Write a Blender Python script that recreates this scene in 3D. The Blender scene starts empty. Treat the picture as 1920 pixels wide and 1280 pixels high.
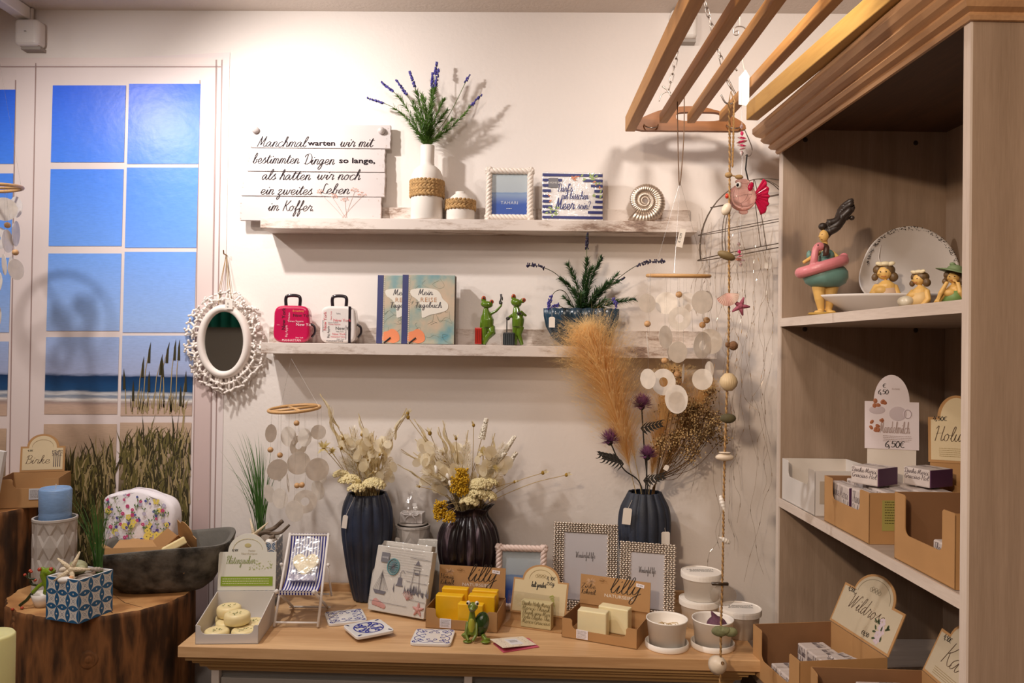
import bpy, math, random
from mathutils import Vector, Matrix, Euler
random.seed(7)
PI = math.pi
SC = bpy.context.scene
COL = SC.collection

# ------------------------------------------------------------------ camera
cam_d = bpy.data.cameras.new('camera'); cam = bpy.data.objects.new('camera', cam_d); COL.objects.link(cam)
cam_d.sensor_width = 36; cam_d.lens = 28.0; cam_d.clip_start = .02
CAM = Vector((0, -2.2, 1.5))
CR = Matrix.Rotation(math.radians(1.0), 3, 'Z') @ Matrix.Rotation(math.radians(90.46), 3, 'X') @ Matrix.Rotation(math.radians(0.7), 3, 'Z')
cam.matrix_world = Matrix.Translation(CAM) @ CR.to_4x4()
SC.camera = cam
F = 28.0 / 36 * 1920
# ------------------------------------------------------------------ view, world, lights
SC.view_settings.view_transform = 'Standard'; SC.view_settings.look = 'None'
SC.view_settings.gamma = 1; SC.view_settings.use_curve_mapping = False
SC.view_settings.exposure = 0.14
W = bpy.data.worlds.new('world'); SC.world = W; W.use_nodes = True
W.node_tree.nodes['Background'].inputs[0].default_value = (1, .82, .68, 1)
W.node_tree.nodes['Background'].inputs[1].default_value = .25

def spot(name, loc, target, power, size, blend, radius, col):
    d = bpy.data.lights.new(name, 'SPOT'); d.energy = power; d.spot_size = math.radians(size); d.spot_blend = blend
    d.shadow_soft_size = radius; d.color = col
    o = bpy.data.objects.new(name, d); COL.objects.link(o); o.location = loc
    o.rotation_euler = (Vector(target) - Vector(loc)).to_track_quat('-Z', 'Y').to_euler(); return o
def area(name, loc, rot, sx, sy, power, col):
    d = bpy.data.lights.new(name, 'AREA'); d.shape = 'RECTANGLE'; d.size = sx; d.size_y = sy; d.energy = power; d.color = col
    o = bpy.data.objects.new(name, d); COL.objects.link(o); o.location = loc; o.rotation_euler = rot; return o
WARM = (1, .84, .68)
spot('track_spot_key', (-.88, -.56, 2.32), (-.22, 0, 1.5), 31, 150, 1.0, .022, (1, .94, .90))
spot('track_spot_mural', (-1.35, -.75, 2.32), (-1.0, -.1, 1.45), 21, 130, .8, .03, (1, .93, .88))
spot('fill_spot_mid', (-.35, -1.45, 2.38), (.2, -.1, 1.5), 12, 120, .9, .035, (1, .88, .78))  # added weak fill spot, stands for no particular lamp
spot('fill_spot_right', (.35, -.95, 2.33), (.7, 0, 1.85), 21, 110, 1.0, .05, (1, .90, .82))  # unseen spot added to brighten the wall at the right
spot('ceiling_spot_cabinet', (-.75, -2.7, 2.3), (.95, -.6, 1.45), 92, 52, .8, .05, (1, .76, .54))
area('fill_area_ceiling', (-.8, -2.6, 2.40), (0, 0, 0), 1.6, 1.6, 22, (1, .86, .76))  # added soft fill under the ceiling behind the camera, not a real panel

def ray(px, py):
    return (CR @ Vector(((px - 960) / F, (640 - py) / F, -1)))
def ony(px, py, y):
    d = ray(px, py); t = (y - CAM.y) / d.y; return CAM + d * t
def onz(px, py, z):
    d = ray(px, py); t = (z - CAM.z) / d.z; return CAM + d * t
def K(y):
    return F / (2.2 + y)

# ------------------------------------------------------------------ materials
def lin(h):
    if isinstance(h, str):
        h = h.lstrip('#'); c = [int(h[i:i + 2], 16) / 255 for i in (0, 2, 4)]
    else: c = h
    return tuple((x / 12.92 if x <= .04045 else ((x + .055) / 1.055) ** 2.4) for x in c) + (1,)
MATS = {}
def pm(name, col, rough=.5, metal=0, var=0, vscale=20, bump=0, bscale=60, stretch=(1, 1, 1), col2=None, **kw):
    if name in MATS: return MATS[name]
    m = bpy.data.materials.new(name); m.use_nodes = True; nt = m.node_tree; N = nt.nodes; L = nt.links
    b = N['Principled BSDF']; b.inputs['Base Color'].default_value = lin(col)
    b.inputs['Roughness'].default_value = rough; b.inputs['Metallic'].default_value = metal
    for k, v in kw.items():
        b.inputs[{'trans': 'Transmission Weight', 'ior': 'IOR', 'coat': 'Coat Weight', 'sub': 'Subsurface Weight', 'alpha': 'Alpha', 'spec': 'Specular IOR Level', 'sheen': 'Sheen Weight'}[k]].default_value = v
    if kw.get('sub'): b.inputs['Subsurface Scale'].default_value = .01; b.inputs['Subsurface Radius'].default_value = (1, .8, .5)
    if var or col2 or bump:
        tc = N.new('ShaderNodeTexCoord'); mp = N.new('ShaderNodeMapping'); L.new(tc.outputs['Object'], mp.inputs[0]); mp.inputs['Scale'].default_value = stretch
    if var or col2:
        n = N.new('ShaderNodeTexNoise'); n.inputs['Scale'].default_value = vscale; n.inputs['Detail'].default_value = 6
        L.new(mp.outputs[0], n.inputs['Vector'])
        r = N.new('ShaderNodeValToRGB'); c1 = lin(col)
        c2 = lin(col2) if col2 else tuple(max(0, x * (1 - var)) for x in c1[:3]) + (1,)
        r.color_ramp.elements[0].position = .35; r.color_ramp.elements[1].position = .65
        r.color_ramp.elements[0].color = c2; r.color_ramp.elements[1].color = c1
        L.new(n.outputs['Fac'], r.inputs[0]); L.new(r.outputs[0], b.inputs['Base Color'])
    if bump:
        n2 = N.new('ShaderNodeTexNoise'); n2.inputs['Scale'].default_value = bscale; n2.inputs['Detail'].default_value = 4
        L.new(mp.outputs[0], n2.inputs['Vector'])
        bp = N.new('ShaderNodeBump'); bp.inputs['Strength'].default_value = bump; bp.inputs['Distance'].default_value = .004
        L.new(n2.outputs['Fac'], bp.inputs['Height']); L.new(bp.outputs[0], b.inputs['Normal'])
    MATS[name] = m; return m
def wood(name, c1, c2, axis='X', scale=7, rough=.5, fine=1.0, contrast=(.3, .7), bump=.12):
    """grain running along one object axis"""
    if name in MATS: return MATS[name]
    m = bpy.data.materials.new(name); m.use_nodes = True; nt = m.node_tree; N = nt.nodes; L = nt.links
    b = N['Principled BSDF']; b.inputs['Roughness'].default_value = rough
    tc = N.new('ShaderNodeTexCoord'); mp = N.new('ShaderNodeMapping'); L.new(tc.outputs['Object'], mp.inputs[0])
    s = {'X': (.08, 1, 1), 'Y': (1, .08, 1), 'Z': (1, 1, .05)}[axis]; mp.inputs['Scale'].default_value = s
    n = N.new('ShaderNodeTexNoise'); n.inputs['Scale'].default_value = scale * 6; n.inputs['Detail'].default_value = 8; n.inputs['Distortion'].default_value = .4
    n2 = N.new('ShaderNodeTexNoise'); n2.inputs['Scale'].default_value = scale * 45 * fine; n2.inputs['Detail'].default_value = 3
    L.new(mp.outputs[0], n.inputs['Vector']); L.new(mp.outputs[0], n2.inputs['Vector'])
    mx = N.new('ShaderNodeMath'); mx.operation = 'MULTIPLY_ADD'; mx.inputs[1].default_value = .35
    L.new(n2.outputs['Fac'], mx.inputs[0])
    sc = N.new('ShaderNodeMath'); sc.operation = 'MULTIPLY'; sc.inputs[1].default_value = .65; L.new(n.outputs['Fac'], sc.inputs[0]); L.new(sc.outputs[0], mx.inputs[2])
    r = N.new('ShaderNodeValToRGB'); r.color_ramp.elements[0].position = contrast[0]; r.color_ramp.elements[1].position = contrast[1]
    r.color_ramp.elements[0].color = lin(c2); r.color_ramp.elements[1].color = lin(c1)
    L.new(mx.outputs[0], r.inputs[0]); L.new(r.outputs[0], b.inputs['Base Color'])
    bp = N.new('ShaderNodeBump'); bp.inputs['Strength'].default_value = bump; bp.inputs['Distance'].default_value = .002
    L.new(mx.outputs[0], bp.inputs['Height']); L.new(bp.outputs[0], b.inputs['Normal'])
    MATS[name] = m; return m
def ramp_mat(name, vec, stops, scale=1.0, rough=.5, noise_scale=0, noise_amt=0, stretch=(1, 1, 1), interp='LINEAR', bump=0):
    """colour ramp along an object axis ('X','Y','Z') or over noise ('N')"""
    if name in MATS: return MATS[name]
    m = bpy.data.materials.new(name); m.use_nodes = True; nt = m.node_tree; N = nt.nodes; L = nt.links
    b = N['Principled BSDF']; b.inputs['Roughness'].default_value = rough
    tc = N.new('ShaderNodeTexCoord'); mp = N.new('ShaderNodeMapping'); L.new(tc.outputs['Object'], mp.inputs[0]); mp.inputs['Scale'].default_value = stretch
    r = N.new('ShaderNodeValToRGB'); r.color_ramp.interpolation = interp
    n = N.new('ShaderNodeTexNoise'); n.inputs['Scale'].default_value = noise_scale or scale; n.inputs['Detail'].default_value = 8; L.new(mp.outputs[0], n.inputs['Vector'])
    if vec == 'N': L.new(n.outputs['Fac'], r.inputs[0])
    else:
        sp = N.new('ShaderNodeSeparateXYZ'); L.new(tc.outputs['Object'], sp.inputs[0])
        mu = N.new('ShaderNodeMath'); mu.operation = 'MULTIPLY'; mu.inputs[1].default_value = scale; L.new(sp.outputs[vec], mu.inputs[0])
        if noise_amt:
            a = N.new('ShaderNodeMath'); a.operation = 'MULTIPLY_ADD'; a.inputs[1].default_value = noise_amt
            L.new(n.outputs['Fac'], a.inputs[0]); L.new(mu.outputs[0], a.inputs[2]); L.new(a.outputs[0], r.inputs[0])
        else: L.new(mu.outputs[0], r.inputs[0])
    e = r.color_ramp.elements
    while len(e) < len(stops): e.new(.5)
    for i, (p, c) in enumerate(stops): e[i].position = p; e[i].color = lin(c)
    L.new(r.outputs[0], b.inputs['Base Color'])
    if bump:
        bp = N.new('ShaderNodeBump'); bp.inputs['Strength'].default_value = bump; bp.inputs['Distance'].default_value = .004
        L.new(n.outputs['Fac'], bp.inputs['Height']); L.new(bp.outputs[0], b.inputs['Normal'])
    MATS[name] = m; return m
def film(name, col=(1, 1, 1), gloss=.12, rough=.08, dens=0.0, bump=0):
    """thin clear sheet: transparent mixed with gloss"""
    if name in MATS: return MATS[name]
    m = bpy.data.materials.new(name); m.use_nodes = True; nt = m.node_tree; N = nt.nodes; L = nt.links
    N.remove(N['Principled BSDF']); out = N['Material Output']
    t = N.new('ShaderNodeBsdfTransparent'); t.inputs[0].default_value = (*[1 - dens * (1 - c) for c in col], 1)
    g = N.new('ShaderNodeBsdfGlossy'); g.inputs['Roughness'].default_value = rough
    if bump:
        n = N.new('ShaderNodeTexNoise'); n.inputs['Scale'].default_value = 45; tc = N.new('ShaderNodeTexCoord'); L.new(tc.outputs['Object'], n.inputs['Vector'])
        bp = N.new('ShaderNodeBump'); bp.inputs['Strength'].default_value = bump; bp.inputs['Distance'].default_value = .01; L.new(n.outputs['Fac'], bp.inputs['Height']); L.new(bp.outputs[0], g.inputs['Normal'])
    mx = N.new('ShaderNodeMixShader'); mx.inputs[0].default_value = gloss
    L.new(t.outputs[0], mx.inputs[1]); L.new(g.outputs[0], mx.inputs[2]); L.new(mx.outputs[0], out.inputs[0])
    MATS[name] = m; return m
def leafy(name, col, trans=.4, rough=.5, alpha=1, gloss=0, var=0, vscale=30):
    """diffuse + translucent (petals, capiz shell, plumes)"""
    if name in MATS: return MATS[name]
    m = bpy.data.materials.new(name); m.use_nodes = True; nt = m.node_tree; N = nt.nodes; L = nt.links
    N.remove(N['Principled BSDF']); out = N['Material Output']
    d = N.new('ShaderNodeBsdfDiffuse'); t = N.new('ShaderNodeBsdfTranslucent'); d.inputs[0].default_value = t.inputs[0].default_value = lin(col)
    if var:
        n = N.new('ShaderNodeTexNoise'); n.inputs['Scale'].default_value = vscale; n.inputs['Detail'].default_value = 5; tc = N.new('ShaderNodeTexCoord'); L.new(tc.outputs['Object'], n.inputs['Vector'])
        r = N.new('ShaderNodeValToRGB'); r.color_ramp.elements[0].position = .35; r.color_ramp.elements[1].position = .65
        r.color_ramp.elements[1].color = lin(col); r.color_ramp.elements[0].color = tuple(x * (1 - var) for x in lin(col)[:3]) + (1,)
        L.new(n.outputs['Fac'], r.inputs[0]); L.new(r.outputs[0], d.inputs[0]); L.new(r.outputs[0], t.inputs[0])
    mx = N.new('ShaderNodeMixShader'); mx.inputs[0].default_value = trans; L.new(d.outputs[0], mx.inputs[1]); L.new(t.outputs[0], mx.inputs[2]); s = mx
    if gloss:
        g = N.new('ShaderNodeBsdfGlossy'); g.inputs['Roughness'].default_value = rough; m2 = N.new('ShaderNodeMixShader'); m2.inputs[0].default_value = gloss
        L.new(s.outputs[0], m2.inputs[1]); L.new(g.outputs[0], m2.inputs[2]); s = m2
    if alpha < 1:
        a = N.new('ShaderNodeBsdfTransparent'); m3 = N.new('ShaderNodeMixShader'); m3.inputs[0].default_value = alpha
        L.new(a.outputs[0], m3.inputs[1]); L.new(s.outputs[0], m3.inputs[2]); s = m3
    L.new(s.outputs[0], out.inputs[0]); MATS[name] = m; return m

# ------------------------------------------------------------------ mesh builder
def rotm(rot):
    return Euler(rot).to_matrix() if rot else Matrix.Identity(3)
class MB:
    def __init__(s): s.v = []; s.f = []; s.mi = []; s.cm = 0
    def add(s, vs, fs, rot=None, loc=(0, 0, 0)):
        o = len(s.v); R = rotm(rot) if not isinstance(rot, Matrix) else rot; l = Vector(loc)
        s.v += [tuple(R @ Vector(p) + l) for p in vs]; s.f += [[i + o for i in f] for f in fs]; s.mi += [s.cm] * len(fs); return s
    def box(s, cx, cy, cz, sx, sy, sz, rot=None):
        x, y, z = sx / 2, sy / 2, sz / 2
        return s.add([(-x, -y, -z), (x, -y, -z), (x, y, -z), (-x, y, -z), (-x, -y, z), (x, -y, z), (x, y, z), (-x, y, z)],
                     [(0, 3, 2, 1), (4, 5, 6, 7), (0, 1, 5, 4), (1, 2, 6, 5), (2, 3, 7, 6), (3, 0, 4, 7)], rot, (cx, cy, cz))
    def prism(s, pts, y0, y1, plane='xz', rot=None, loc=(0, 0, 0)):
        n = len(pts)
        def mk(p, y): return {'xz': (p[0], y, p[1]), 'yz': (y, p[0], p[1]), 'xy': (p[0], p[1], y)}[plane]
        vs = [mk(p, y0) for p in pts] + [mk(p, y1) for p in pts]
        fs = [tuple(range(n)), tuple(range(2 * n - 1, n - 1, -1))] + [(i, n + i, n + (i + 1) % n, (i + 1) % n) for i in range(n)]
        return s.add(vs, fs, rot, loc)
    def lathe(s, prof, n=32, c=(0, 0, 0), fn=None, rot=None, sy=1):
        vs = []; fs = []; m = len(prof)
        for i in range(n):
            a = 2 * PI * i / n
            for (r, z) in prof:
                if fn: r, z = fn(a, r, z)
                vs.append((r * math.cos(a), r * math.sin(a) * sy, z))
        for i in range(n):
            j = (i + 1) % n
            for k in range(m - 1):
                fs.append((i * m + k, j * m + k, j * m + k + 1, i * m + k + 1))
        s.add(vs, fs, rot, c)
        return s
    def ell(s, cx, cy, cz, rx, ry, rz, rot=None, n=12, m=8):
        vs = [(0, 0, -rz)]; fs = []
        for j in range(1, m):
            p = -PI / 2 + PI * j / m
            for i in range(n):
                a = 2 * PI * i / n; vs.append((rx * math.cos(a) * math.cos(p), ry * math.sin(a) * math.cos(p), rz * math.sin(p)))
        vs.append((0, 0, rz)); e = len(vs) - 1
        for i in range(n):
            k = (i + 1) % n; fs.append((0, 1 + k, 1 + i)); fs.append((e, 1 + (m - 2) * n + i, 1 + (m - 2) * n + k))
            for j in range(m - 2): fs.append((1 + j * n + i, 1 + j * n + k, 1 + (j + 1) * n + k, 1 + (j + 1) * n + i))
        return s.add(vs, fs, rot, (cx, cy, cz))
    def tube(s, pts, r, n=6, closed=False, flat=1.0):
        P = [Vector(p) for p in pts]; L = len(P); up = Vector((0, 0, 1)); vs = []; fs = []; pn = None
        for i in range(L):
            a = P[i - 1] if (i or closed) else P[0]; b = P[(i + 1) % L] if (i < L - 1 or closed) else P[-1]
            t = (b - a)
            t = t.normalized() if t.length > 1e-9 else Vector((0, 0, 1))
            if pn is None: u = t.cross(up if abs(t.z) < .9 else Vector((1, 0, 0))).normalized()
            else:
                u = (pn - t * pn.dot(t)); u = u.normalized() if u.length > 1e-9 else t.orthogonal().normalized()
            pn = u; w = t.cross(u)
            rr = r[i] if isinstance(r, (list, tuple)) else r
            for k in range(n):
                an = 2 * PI * k / n; vs.append(P[i] + u * (math.cos(an) * rr) + w * (math.sin(an) * rr * flat))
        for i in range(L if closed else L - 1):
            j = (i + 1) % L
            for k in range(n):
                q = (k + 1) % n; fs.append((i * n + k, i * n + q, j * n + q, j * n + k))
        if not closed: fs.append(tuple(range(n - 1, -1, -1))); fs.append(tuple((L - 1) * n + k for k in range(n)))
        return s.add([tuple(v) for v in vs], fs)
    def blade(s, pts, w, side=None):
        """tapering flat leaf along pts"""
        P = [Vector(p) for p in pts]; L = len(P); vs = []; fs = []
        if side is None: side = Vector((random.uniform(-1, 1), random.uniform(-1, 1), .1)).normalized()
        for i in range(L):
            k = i / (L - 1); ww = w * (1 - k ** 2) * (.6 + .4 * min(1, k * 4)) / 2
            if i == L - 1: vs.append(tuple(P[i]))
            else: vs.append(tuple(P[i] - side * ww)); vs.append(tuple(P[i] + side * ww))
        for i in range(L - 2): fs.append((2 * i, 2 * i + 1, 2 * i + 3, 2 * i + 2))
        fs.append((2 * L - 4, 2 * L - 3, 2 * L - 2)); return s.add(vs, fs)
    def face(s, pts): return s.add(pts, [tuple(range(len(pts)))])
    def put(s, name, mat, parent=None, loc=(0, 0, 0), rot=(0, 0, 0), smooth=False, bevel=0, seg=2, remesh=0, sm=6, solid=0):
        me = bpy.data.meshes.new(name); me.from_pydata(s.v, [], s.f)
        mats = mat if isinstance(mat, (list, tuple)) else [mat]
        for m in mats: me.materials.append(m)
        if len(mats) > 1: me.polygons.foreach_set('material_index', s.mi)
        if smooth or remesh: me.polygons.foreach_set('use_smooth', [True] * len(me.polygons))
        o = bpy.data.objects.new(name, me); COL.objects.link(o); o.location = loc; o.rotation_euler = rot
        if parent: o.parent = parent
        if remesh:
            md = o.modifiers.new('remesh', 'REMESH'); md.mode = 'VOXEL'; md.voxel_size = remesh; md.use_smooth_shade = True
            if sm: md = o.modifiers.new('smooth', 'SMOOTH'); md.iterations = sm; md.factor = .6
        if solid: md = o.modifiers.new('solid', 'SOLIDIFY'); md.thickness = solid; md.offset = 0
        if bevel:
            md = o.modifiers.new('bevel', 'BEVEL'); md.width = bevel; md.segments = seg; md.limit_method = 'ANGLE'; md.angle_limit = .6
            if not smooth: me.polygons.foreach_set('use_smooth', [False] * len(me.polygons))
        return o
def thing(name, label, cat, loc=(0, 0, 0), rz=0, group=None):
    o = bpy.data.objects.new(name, None); COL.objects.link(o); o.empty_display_size = .05
    o.location = loc; o.rotation_euler = (0, 0, rz); o['label'] = label; o['category'] = cat
    if group: o['group'] = group
    return o
def tag(o, label, cat, group=None, kind=None):
    o['label'] = label; o['category'] = cat
    if group: o['group'] = group
    if kind: o['kind'] = kind
    return o
def struct(o, label=None):
    o['kind'] = 'structure'
    if label: o['label'] = label
    return o
def spline(pts, n=6, closed=False):
    """Catmull-Rom through points of any dimension"""
    P = [tuple(p) for p in pts]; L = len(P); out = []
    if L < 3 and not closed: return [Vector(p) for p in P]
    rng = L if closed else L - 1
    for i in range(rng):
        p1 = P[i]; p2 = P[(i + 1) % L]; p0 = P[i - 1] if (i or closed) else tuple(2 * a - b for a, b in zip(p1, p2)); p3 = P[(i + 2) % L] if (i + 2 < L or closed) else tuple(2 * a - b for a, b in zip(p2, p1))
        for k in range(n):
            t = k / n
            out.append(Vector([.5 * (2 * b + (c - a) * t + (2 * a - 5 * b + 4 * c - d) * t * t + (3 * b - a - 3 * c + d) * t ** 3) for a, b, c, d in zip(p0, p1, p2, p3)]))
    if not closed: out.append(Vector(P[-1]))
    return out

# ------------------------------------------------------------------ handwriting (single stroke letters)
G = {
'a': (13, '8 8 5 10 1 7 0 3 2 0 5 2 8 9|8 9 8 2 10 0 13 3'), 'b': (12, '0 2 4 10 6 18 4 20 2 14 2 3 4 0 8 2 8 7 6 8 12 7'),
'c': (10, '9 8 6 10 2 8 0 4 2 0 6 0 10 3'), 'd': (13, '8 8 5 10 1 7 0 3 2 0 5 2 8 9|9 20 8 10 8 2 10 0 13 3'),
'e': (11, '0 3 5 4 8 7 6 10 2 8 1 3 4 0 7 0 11 3'), 'f': (9, '0 3 5 12 6 19 4 20 3 12 2 0 1 -9 3 -10 5 -3 3 1 9 4'),
'g': (12, '8 8 5 10 1 7 0 3 2 0 5 2 8 9|8 9 7 -5 4 -10 1 -8 4 -2 12 3'), 'h': (12, '0 2 5 14 5 20 3 18 2 8 1 0|1 0 3 7 6 10 8 8 8 2 9 0 12 3'),
'i': (7, '0 3 3 9 2 2 4 0 7 3|4 13 5 14'), 'j': (6, '0 3 3 9 2 -6 0 -10 -2 -7 2 -1 6 3|4 13 5 14'),
'k': (12, '0 2 5 14 5 20 3 18 2 8 1 0|1 3 5 9 8 9 6 5 3 5|4 5 7 1 9 0 12 3'), 'l': (7, '0 3 5 13 6 19 4 20 2 14 1 4 3 0 6 1 7 3'),
'm': (17, '0 3 2 10 1 0|1 0 3 8 5 10 7 8 6 0|6 0 8 8 11 10 13 8 12 2 14 0 17 3'), 'n': (12, '0 3 2 10 1 0|1 0 3 8 6 10 8 8 7 2 9 0 12 3'),
'o': (12, '5 10 1 7 1 2 4 0 7 2 8 7 5 10 7 8 12 8'), 'p': (11, '0 3 3 10 1 -10|2 0 3 8 6 10 9 7 8 2 5 0 2 2|5 0 11 3'),
'r': (11, '0 3 3 11 4 9 8 9 7 3 8 0 11 3'), 's': (10, '0 3 6 12 5 8 8 4 5 0 1 1|5 0 10 3'), 't': (9, '0 3 5 17 3 5 4 0 7 1 9 3|1 12 9 13'),
'u': (13, '0 3 2 10 1 3 3 0 6 2 9 10|9 10 8 3 10 0 13 3'), 'v': (12, '0 3 2 9 4 1 5 0 9 8 12 8'), 'w': (17, '0 3 2 10 2 2 4 0 7 3 8 9 8 2 10 0 13 4 14 9 17 8'),
'z': (11, '0 7 3 10 7 9 1 0 5 0 6 -6 3 -10 1 -7 5 -2 11 3'), 'y': (12, '0 3 2 10 1 4 3 1 6 3 9 10|9 10 7 -5 4 -10 1 -8 4 -2 12 3'), 'x': (10, '0 8 3 9 6 1 10 3|8 10 1 0'),
'M': (18, '0 0 4 20|4 20 6 4 7 5 13 20|13 20 12 4 15 0 18 3'), 'D': (15, '4 18 3 0|0 2 6 0 13 4 14 13 8 20 0 18 -2 14'),
'L': (13, '10 18 7 20 5 15 5 5 2 0 0 2 3 3 12 0 14 3'), 'K': (15, '4 20 2 0|13 20 8 13 3 9|5 11 9 3 13 0 16 3'),
'B': (13, '4 19 2 0|0 15 4 20 10 19 10 13 4 11|4 11 11 9 11 2 5 0 1 2'), 'W': (22, '0 17 3 20 4 8 5 0 12 18|12 18 12 0 20 19 23 18'),
'H': (17, '0 17 4 20 2 0|14 20 12 4 14 0 17 3|1 10 13 11'), 'N': (14, '0 0 4 20|4 20 10 0|10 0 14 20'), 'R': (14, '4 20 2 0|0 16 5 20 11 18 10 12 4 10|4 10 11 0 15 2'),
'Z': (13, '0 18 12 20|12 20 0 0|0 0 12 1'), 'F': (12, '12 20 4 19 3 0|3 11 9 11'), 'T': (13, '0 18 14 20|7 19 5 0'), 'G': (14, '12 16 8 20 1 12 3 1 8 0 12 8|12 8 7 8|12 8 11 -2'),
'0': (9, '4 14 0 8 2 0 6 1 8 8 4 14'), '1': (6, '0 10 4 14|4 14 3 0'), '4': (9, '4 14 0 5|0 5 8 6|7 10 5 0'), '5': (9, '8 14 2 14|2 14 1 8 6 9 7 3 3 0 0 1'),
'6': (8, '6 14 1 8 1 1 5 0 7 4 2 7'), '8': (9, '6 12 2 14 1 9 6 6 6 0 1 1 1 5 7 11 5 14'), '9': (8, '7 10 3 8 1 12 5 14 7 10 5 0'), '2': (8, '0 11 4 14 7 11 0 0|0 0 8 0'), '3': (8, '0 13 5 14 6 9 2 8|2 8 7 5 4 0 0 1'),
'€': (10, '9 13 5 14 1 9 1 4 5 0 9 1|-1 9 7 9|-1 6 6 6'), ',': (5, '1 1 0 -3'), '.': (5, '1 0 2 1'), '?': (9, '0 16 4 20 8 16 4 8 3 5|3 0 3 1'), "'": (4, '1 20 0 16'), '-': (7, '0 6 5 6'), ' ': (8, '')}
def script(txt, size=.01, w=.0006, shear=.25, brush=.5, space=0, align='c', fit=0):
    """size = height of an ascender; returns MB in the XZ plane, centred, facing -Y"""
    mb = MB(); x = 0; k = size / 20; strokes = []
    for ch in txt:
        dots = None
        if ch in 'üöä': dots = True; ch = {'ü': 'u', 'ö': 'o', 'ä': 'a'}[ch]
        if ch not in G: ch = ch.lower() if ch.lower() in G else ' '
        adv, st = G[ch]
        if st:
            for q in st.split('|'):
                n = [float(a) for a in q.split()]; strokes.append([(x + n[i] + n[i + 1] * shear, n[i + 1]) for i in range(0, len(n), 2)])
        if dots: strokes += [[(x + 3 + 3.5, 13), (x + 3.5 + 3.5, 14)], [(x + 7 + 3.5, 13), (x + 7.5 + 3.5, 14)]]
        x += adv + space
    off = {'c': -x / 2, 'l': 0, 'r': -x}[align]; fx = fit / (x * k) if fit else 1
    for si, st in enumerate(strokes):
        P = spline([((a + off) * k * fx, b * k) for a, b in st], 4) if len(st) > 2 else [Vector(((a + off) * k * fx, b * k)) for a, b in st]
        vs = []; fs = []; yy = -si * 1e-6
        for i, p in enumerate(P):
            a = P[max(0, i - 1)]; b = P[min(len(P) - 1, i + 1)]; t = b - a
            t = t.normalized() if t.length > 1e-9 else Vector((1, 0)); nn = Vector((-t.y, t.x))
            ww = w * (1 - brush + brush * 2 * abs(t.y)) / 2
            if i == 0: p = p - t * ww * .6
            if i == len(P) - 1: p = p + t * ww * .6
            for sg in (-1, 1): q = p + nn * ww * sg; vs.append((q.x, yy, q.y))
        for i in range(len(P) - 1): fs.append((2 * i, 2 * i + 2, 2 * i + 3, 2 * i + 1))
        mb.add(vs, fs)
    return mb
def block(txt, size=.01, bold=0, align='CENTER', space=1, fit=0):
    """printed capitals from Blender's built-in font; returns MB in the XZ plane"""
    c = bpy.data.curves.new('t', 'FONT'); c.body = txt; c.size = size * 1.38; c.align_x = align; c.offset = bold; c.resolution_u = 2; c.space_character = space
    o = bpy.data.objects.new('t', c); me = bpy.data.meshes.new_from_object(o)
    fx = fit / max(1e-6, max(v.co.x for v in me.vertices) - min(v.co.x for v in me.vertices)) if fit else 1
    mb = MB(); mb.add([(v.co.x * fx, -v.co.z, v.co.y) for v in me.vertices], [tuple(p.vertices) for p in me.polygons])
    bpy.data.objects.remove(o); bpy.data.curves.remove(c); bpy.data.meshes.remove(me); return mb
def lines(w, n, h, gap, jitter=.3):
    """tiny print: rows of small dashes standing for unreadable text"""
    mb = MB()
    for i in range(n):
        x = -w / 2; z = -i * gap
        end = w / 2 * (1 - random.random() * jitter)
        while x < end:
            l = random.uniform(.6, 2.2) * h * 1.6; l = min(l, end - x)
            if l <= 0: break
            mb.face([(x, 0, z), (x + l, 0, z), (x + l, 0, z + h), (x, 0, z + h)]); x += l + h * .7
    return mb
INK = pm('black_ink', '#1a1614', .6)
# =================================================================== ROOM
M_wall = pm('wall_paint', '#efe6df', .75, var=.03, vscale=3, bump=.15, bscale=90)
M_ceil = pm('ceiling_paint', '#ded2c8', .85, var=.05, vscale=4, bump=.3, bscale=120)
M_floor = wood('floor_planks', '#8a6a4c', '#6a4c34', 'Y', 3)
WY0, WX0, WX1, ZC = -4.4, -3.2, 1.18, 2.43
def wallbox(name, x0, x1, y0, y1, z0, z1, m):
    return struct(MB().box((x0 + x1) / 2, (y0 + y1) / 2, (z0 + z1) / 2, x1 - x0, y1 - y0, z1 - z0).put(name, m))
wallbox('wall_back', WX0 - .1, WX1 + .1, 0, .1, 0, ZC, M_wall)
wallbox('wall_left', WX0 - .1, WX0, WY0, 0, 0, ZC, M_wall)
wallbox('wall_right', WX1, WX1 + .1, WY0, 0, 0, ZC, M_wall)
wallbox('wall_front', WX0 - .1, WX1 + .1, WY0 - .1, WY0, 0, ZC, pm('wall_paint_grey', '#a8a198', .8))
wallbox('ceiling', WX0 - .1, WX1 + .1, WY0 - .1, .1, ZC, ZC + .1, M_ceil)
wallbox('floor', WX0 - .1, WX1 + .1, WY0 - .1, .1, -.1, 0, M_floor)

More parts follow.
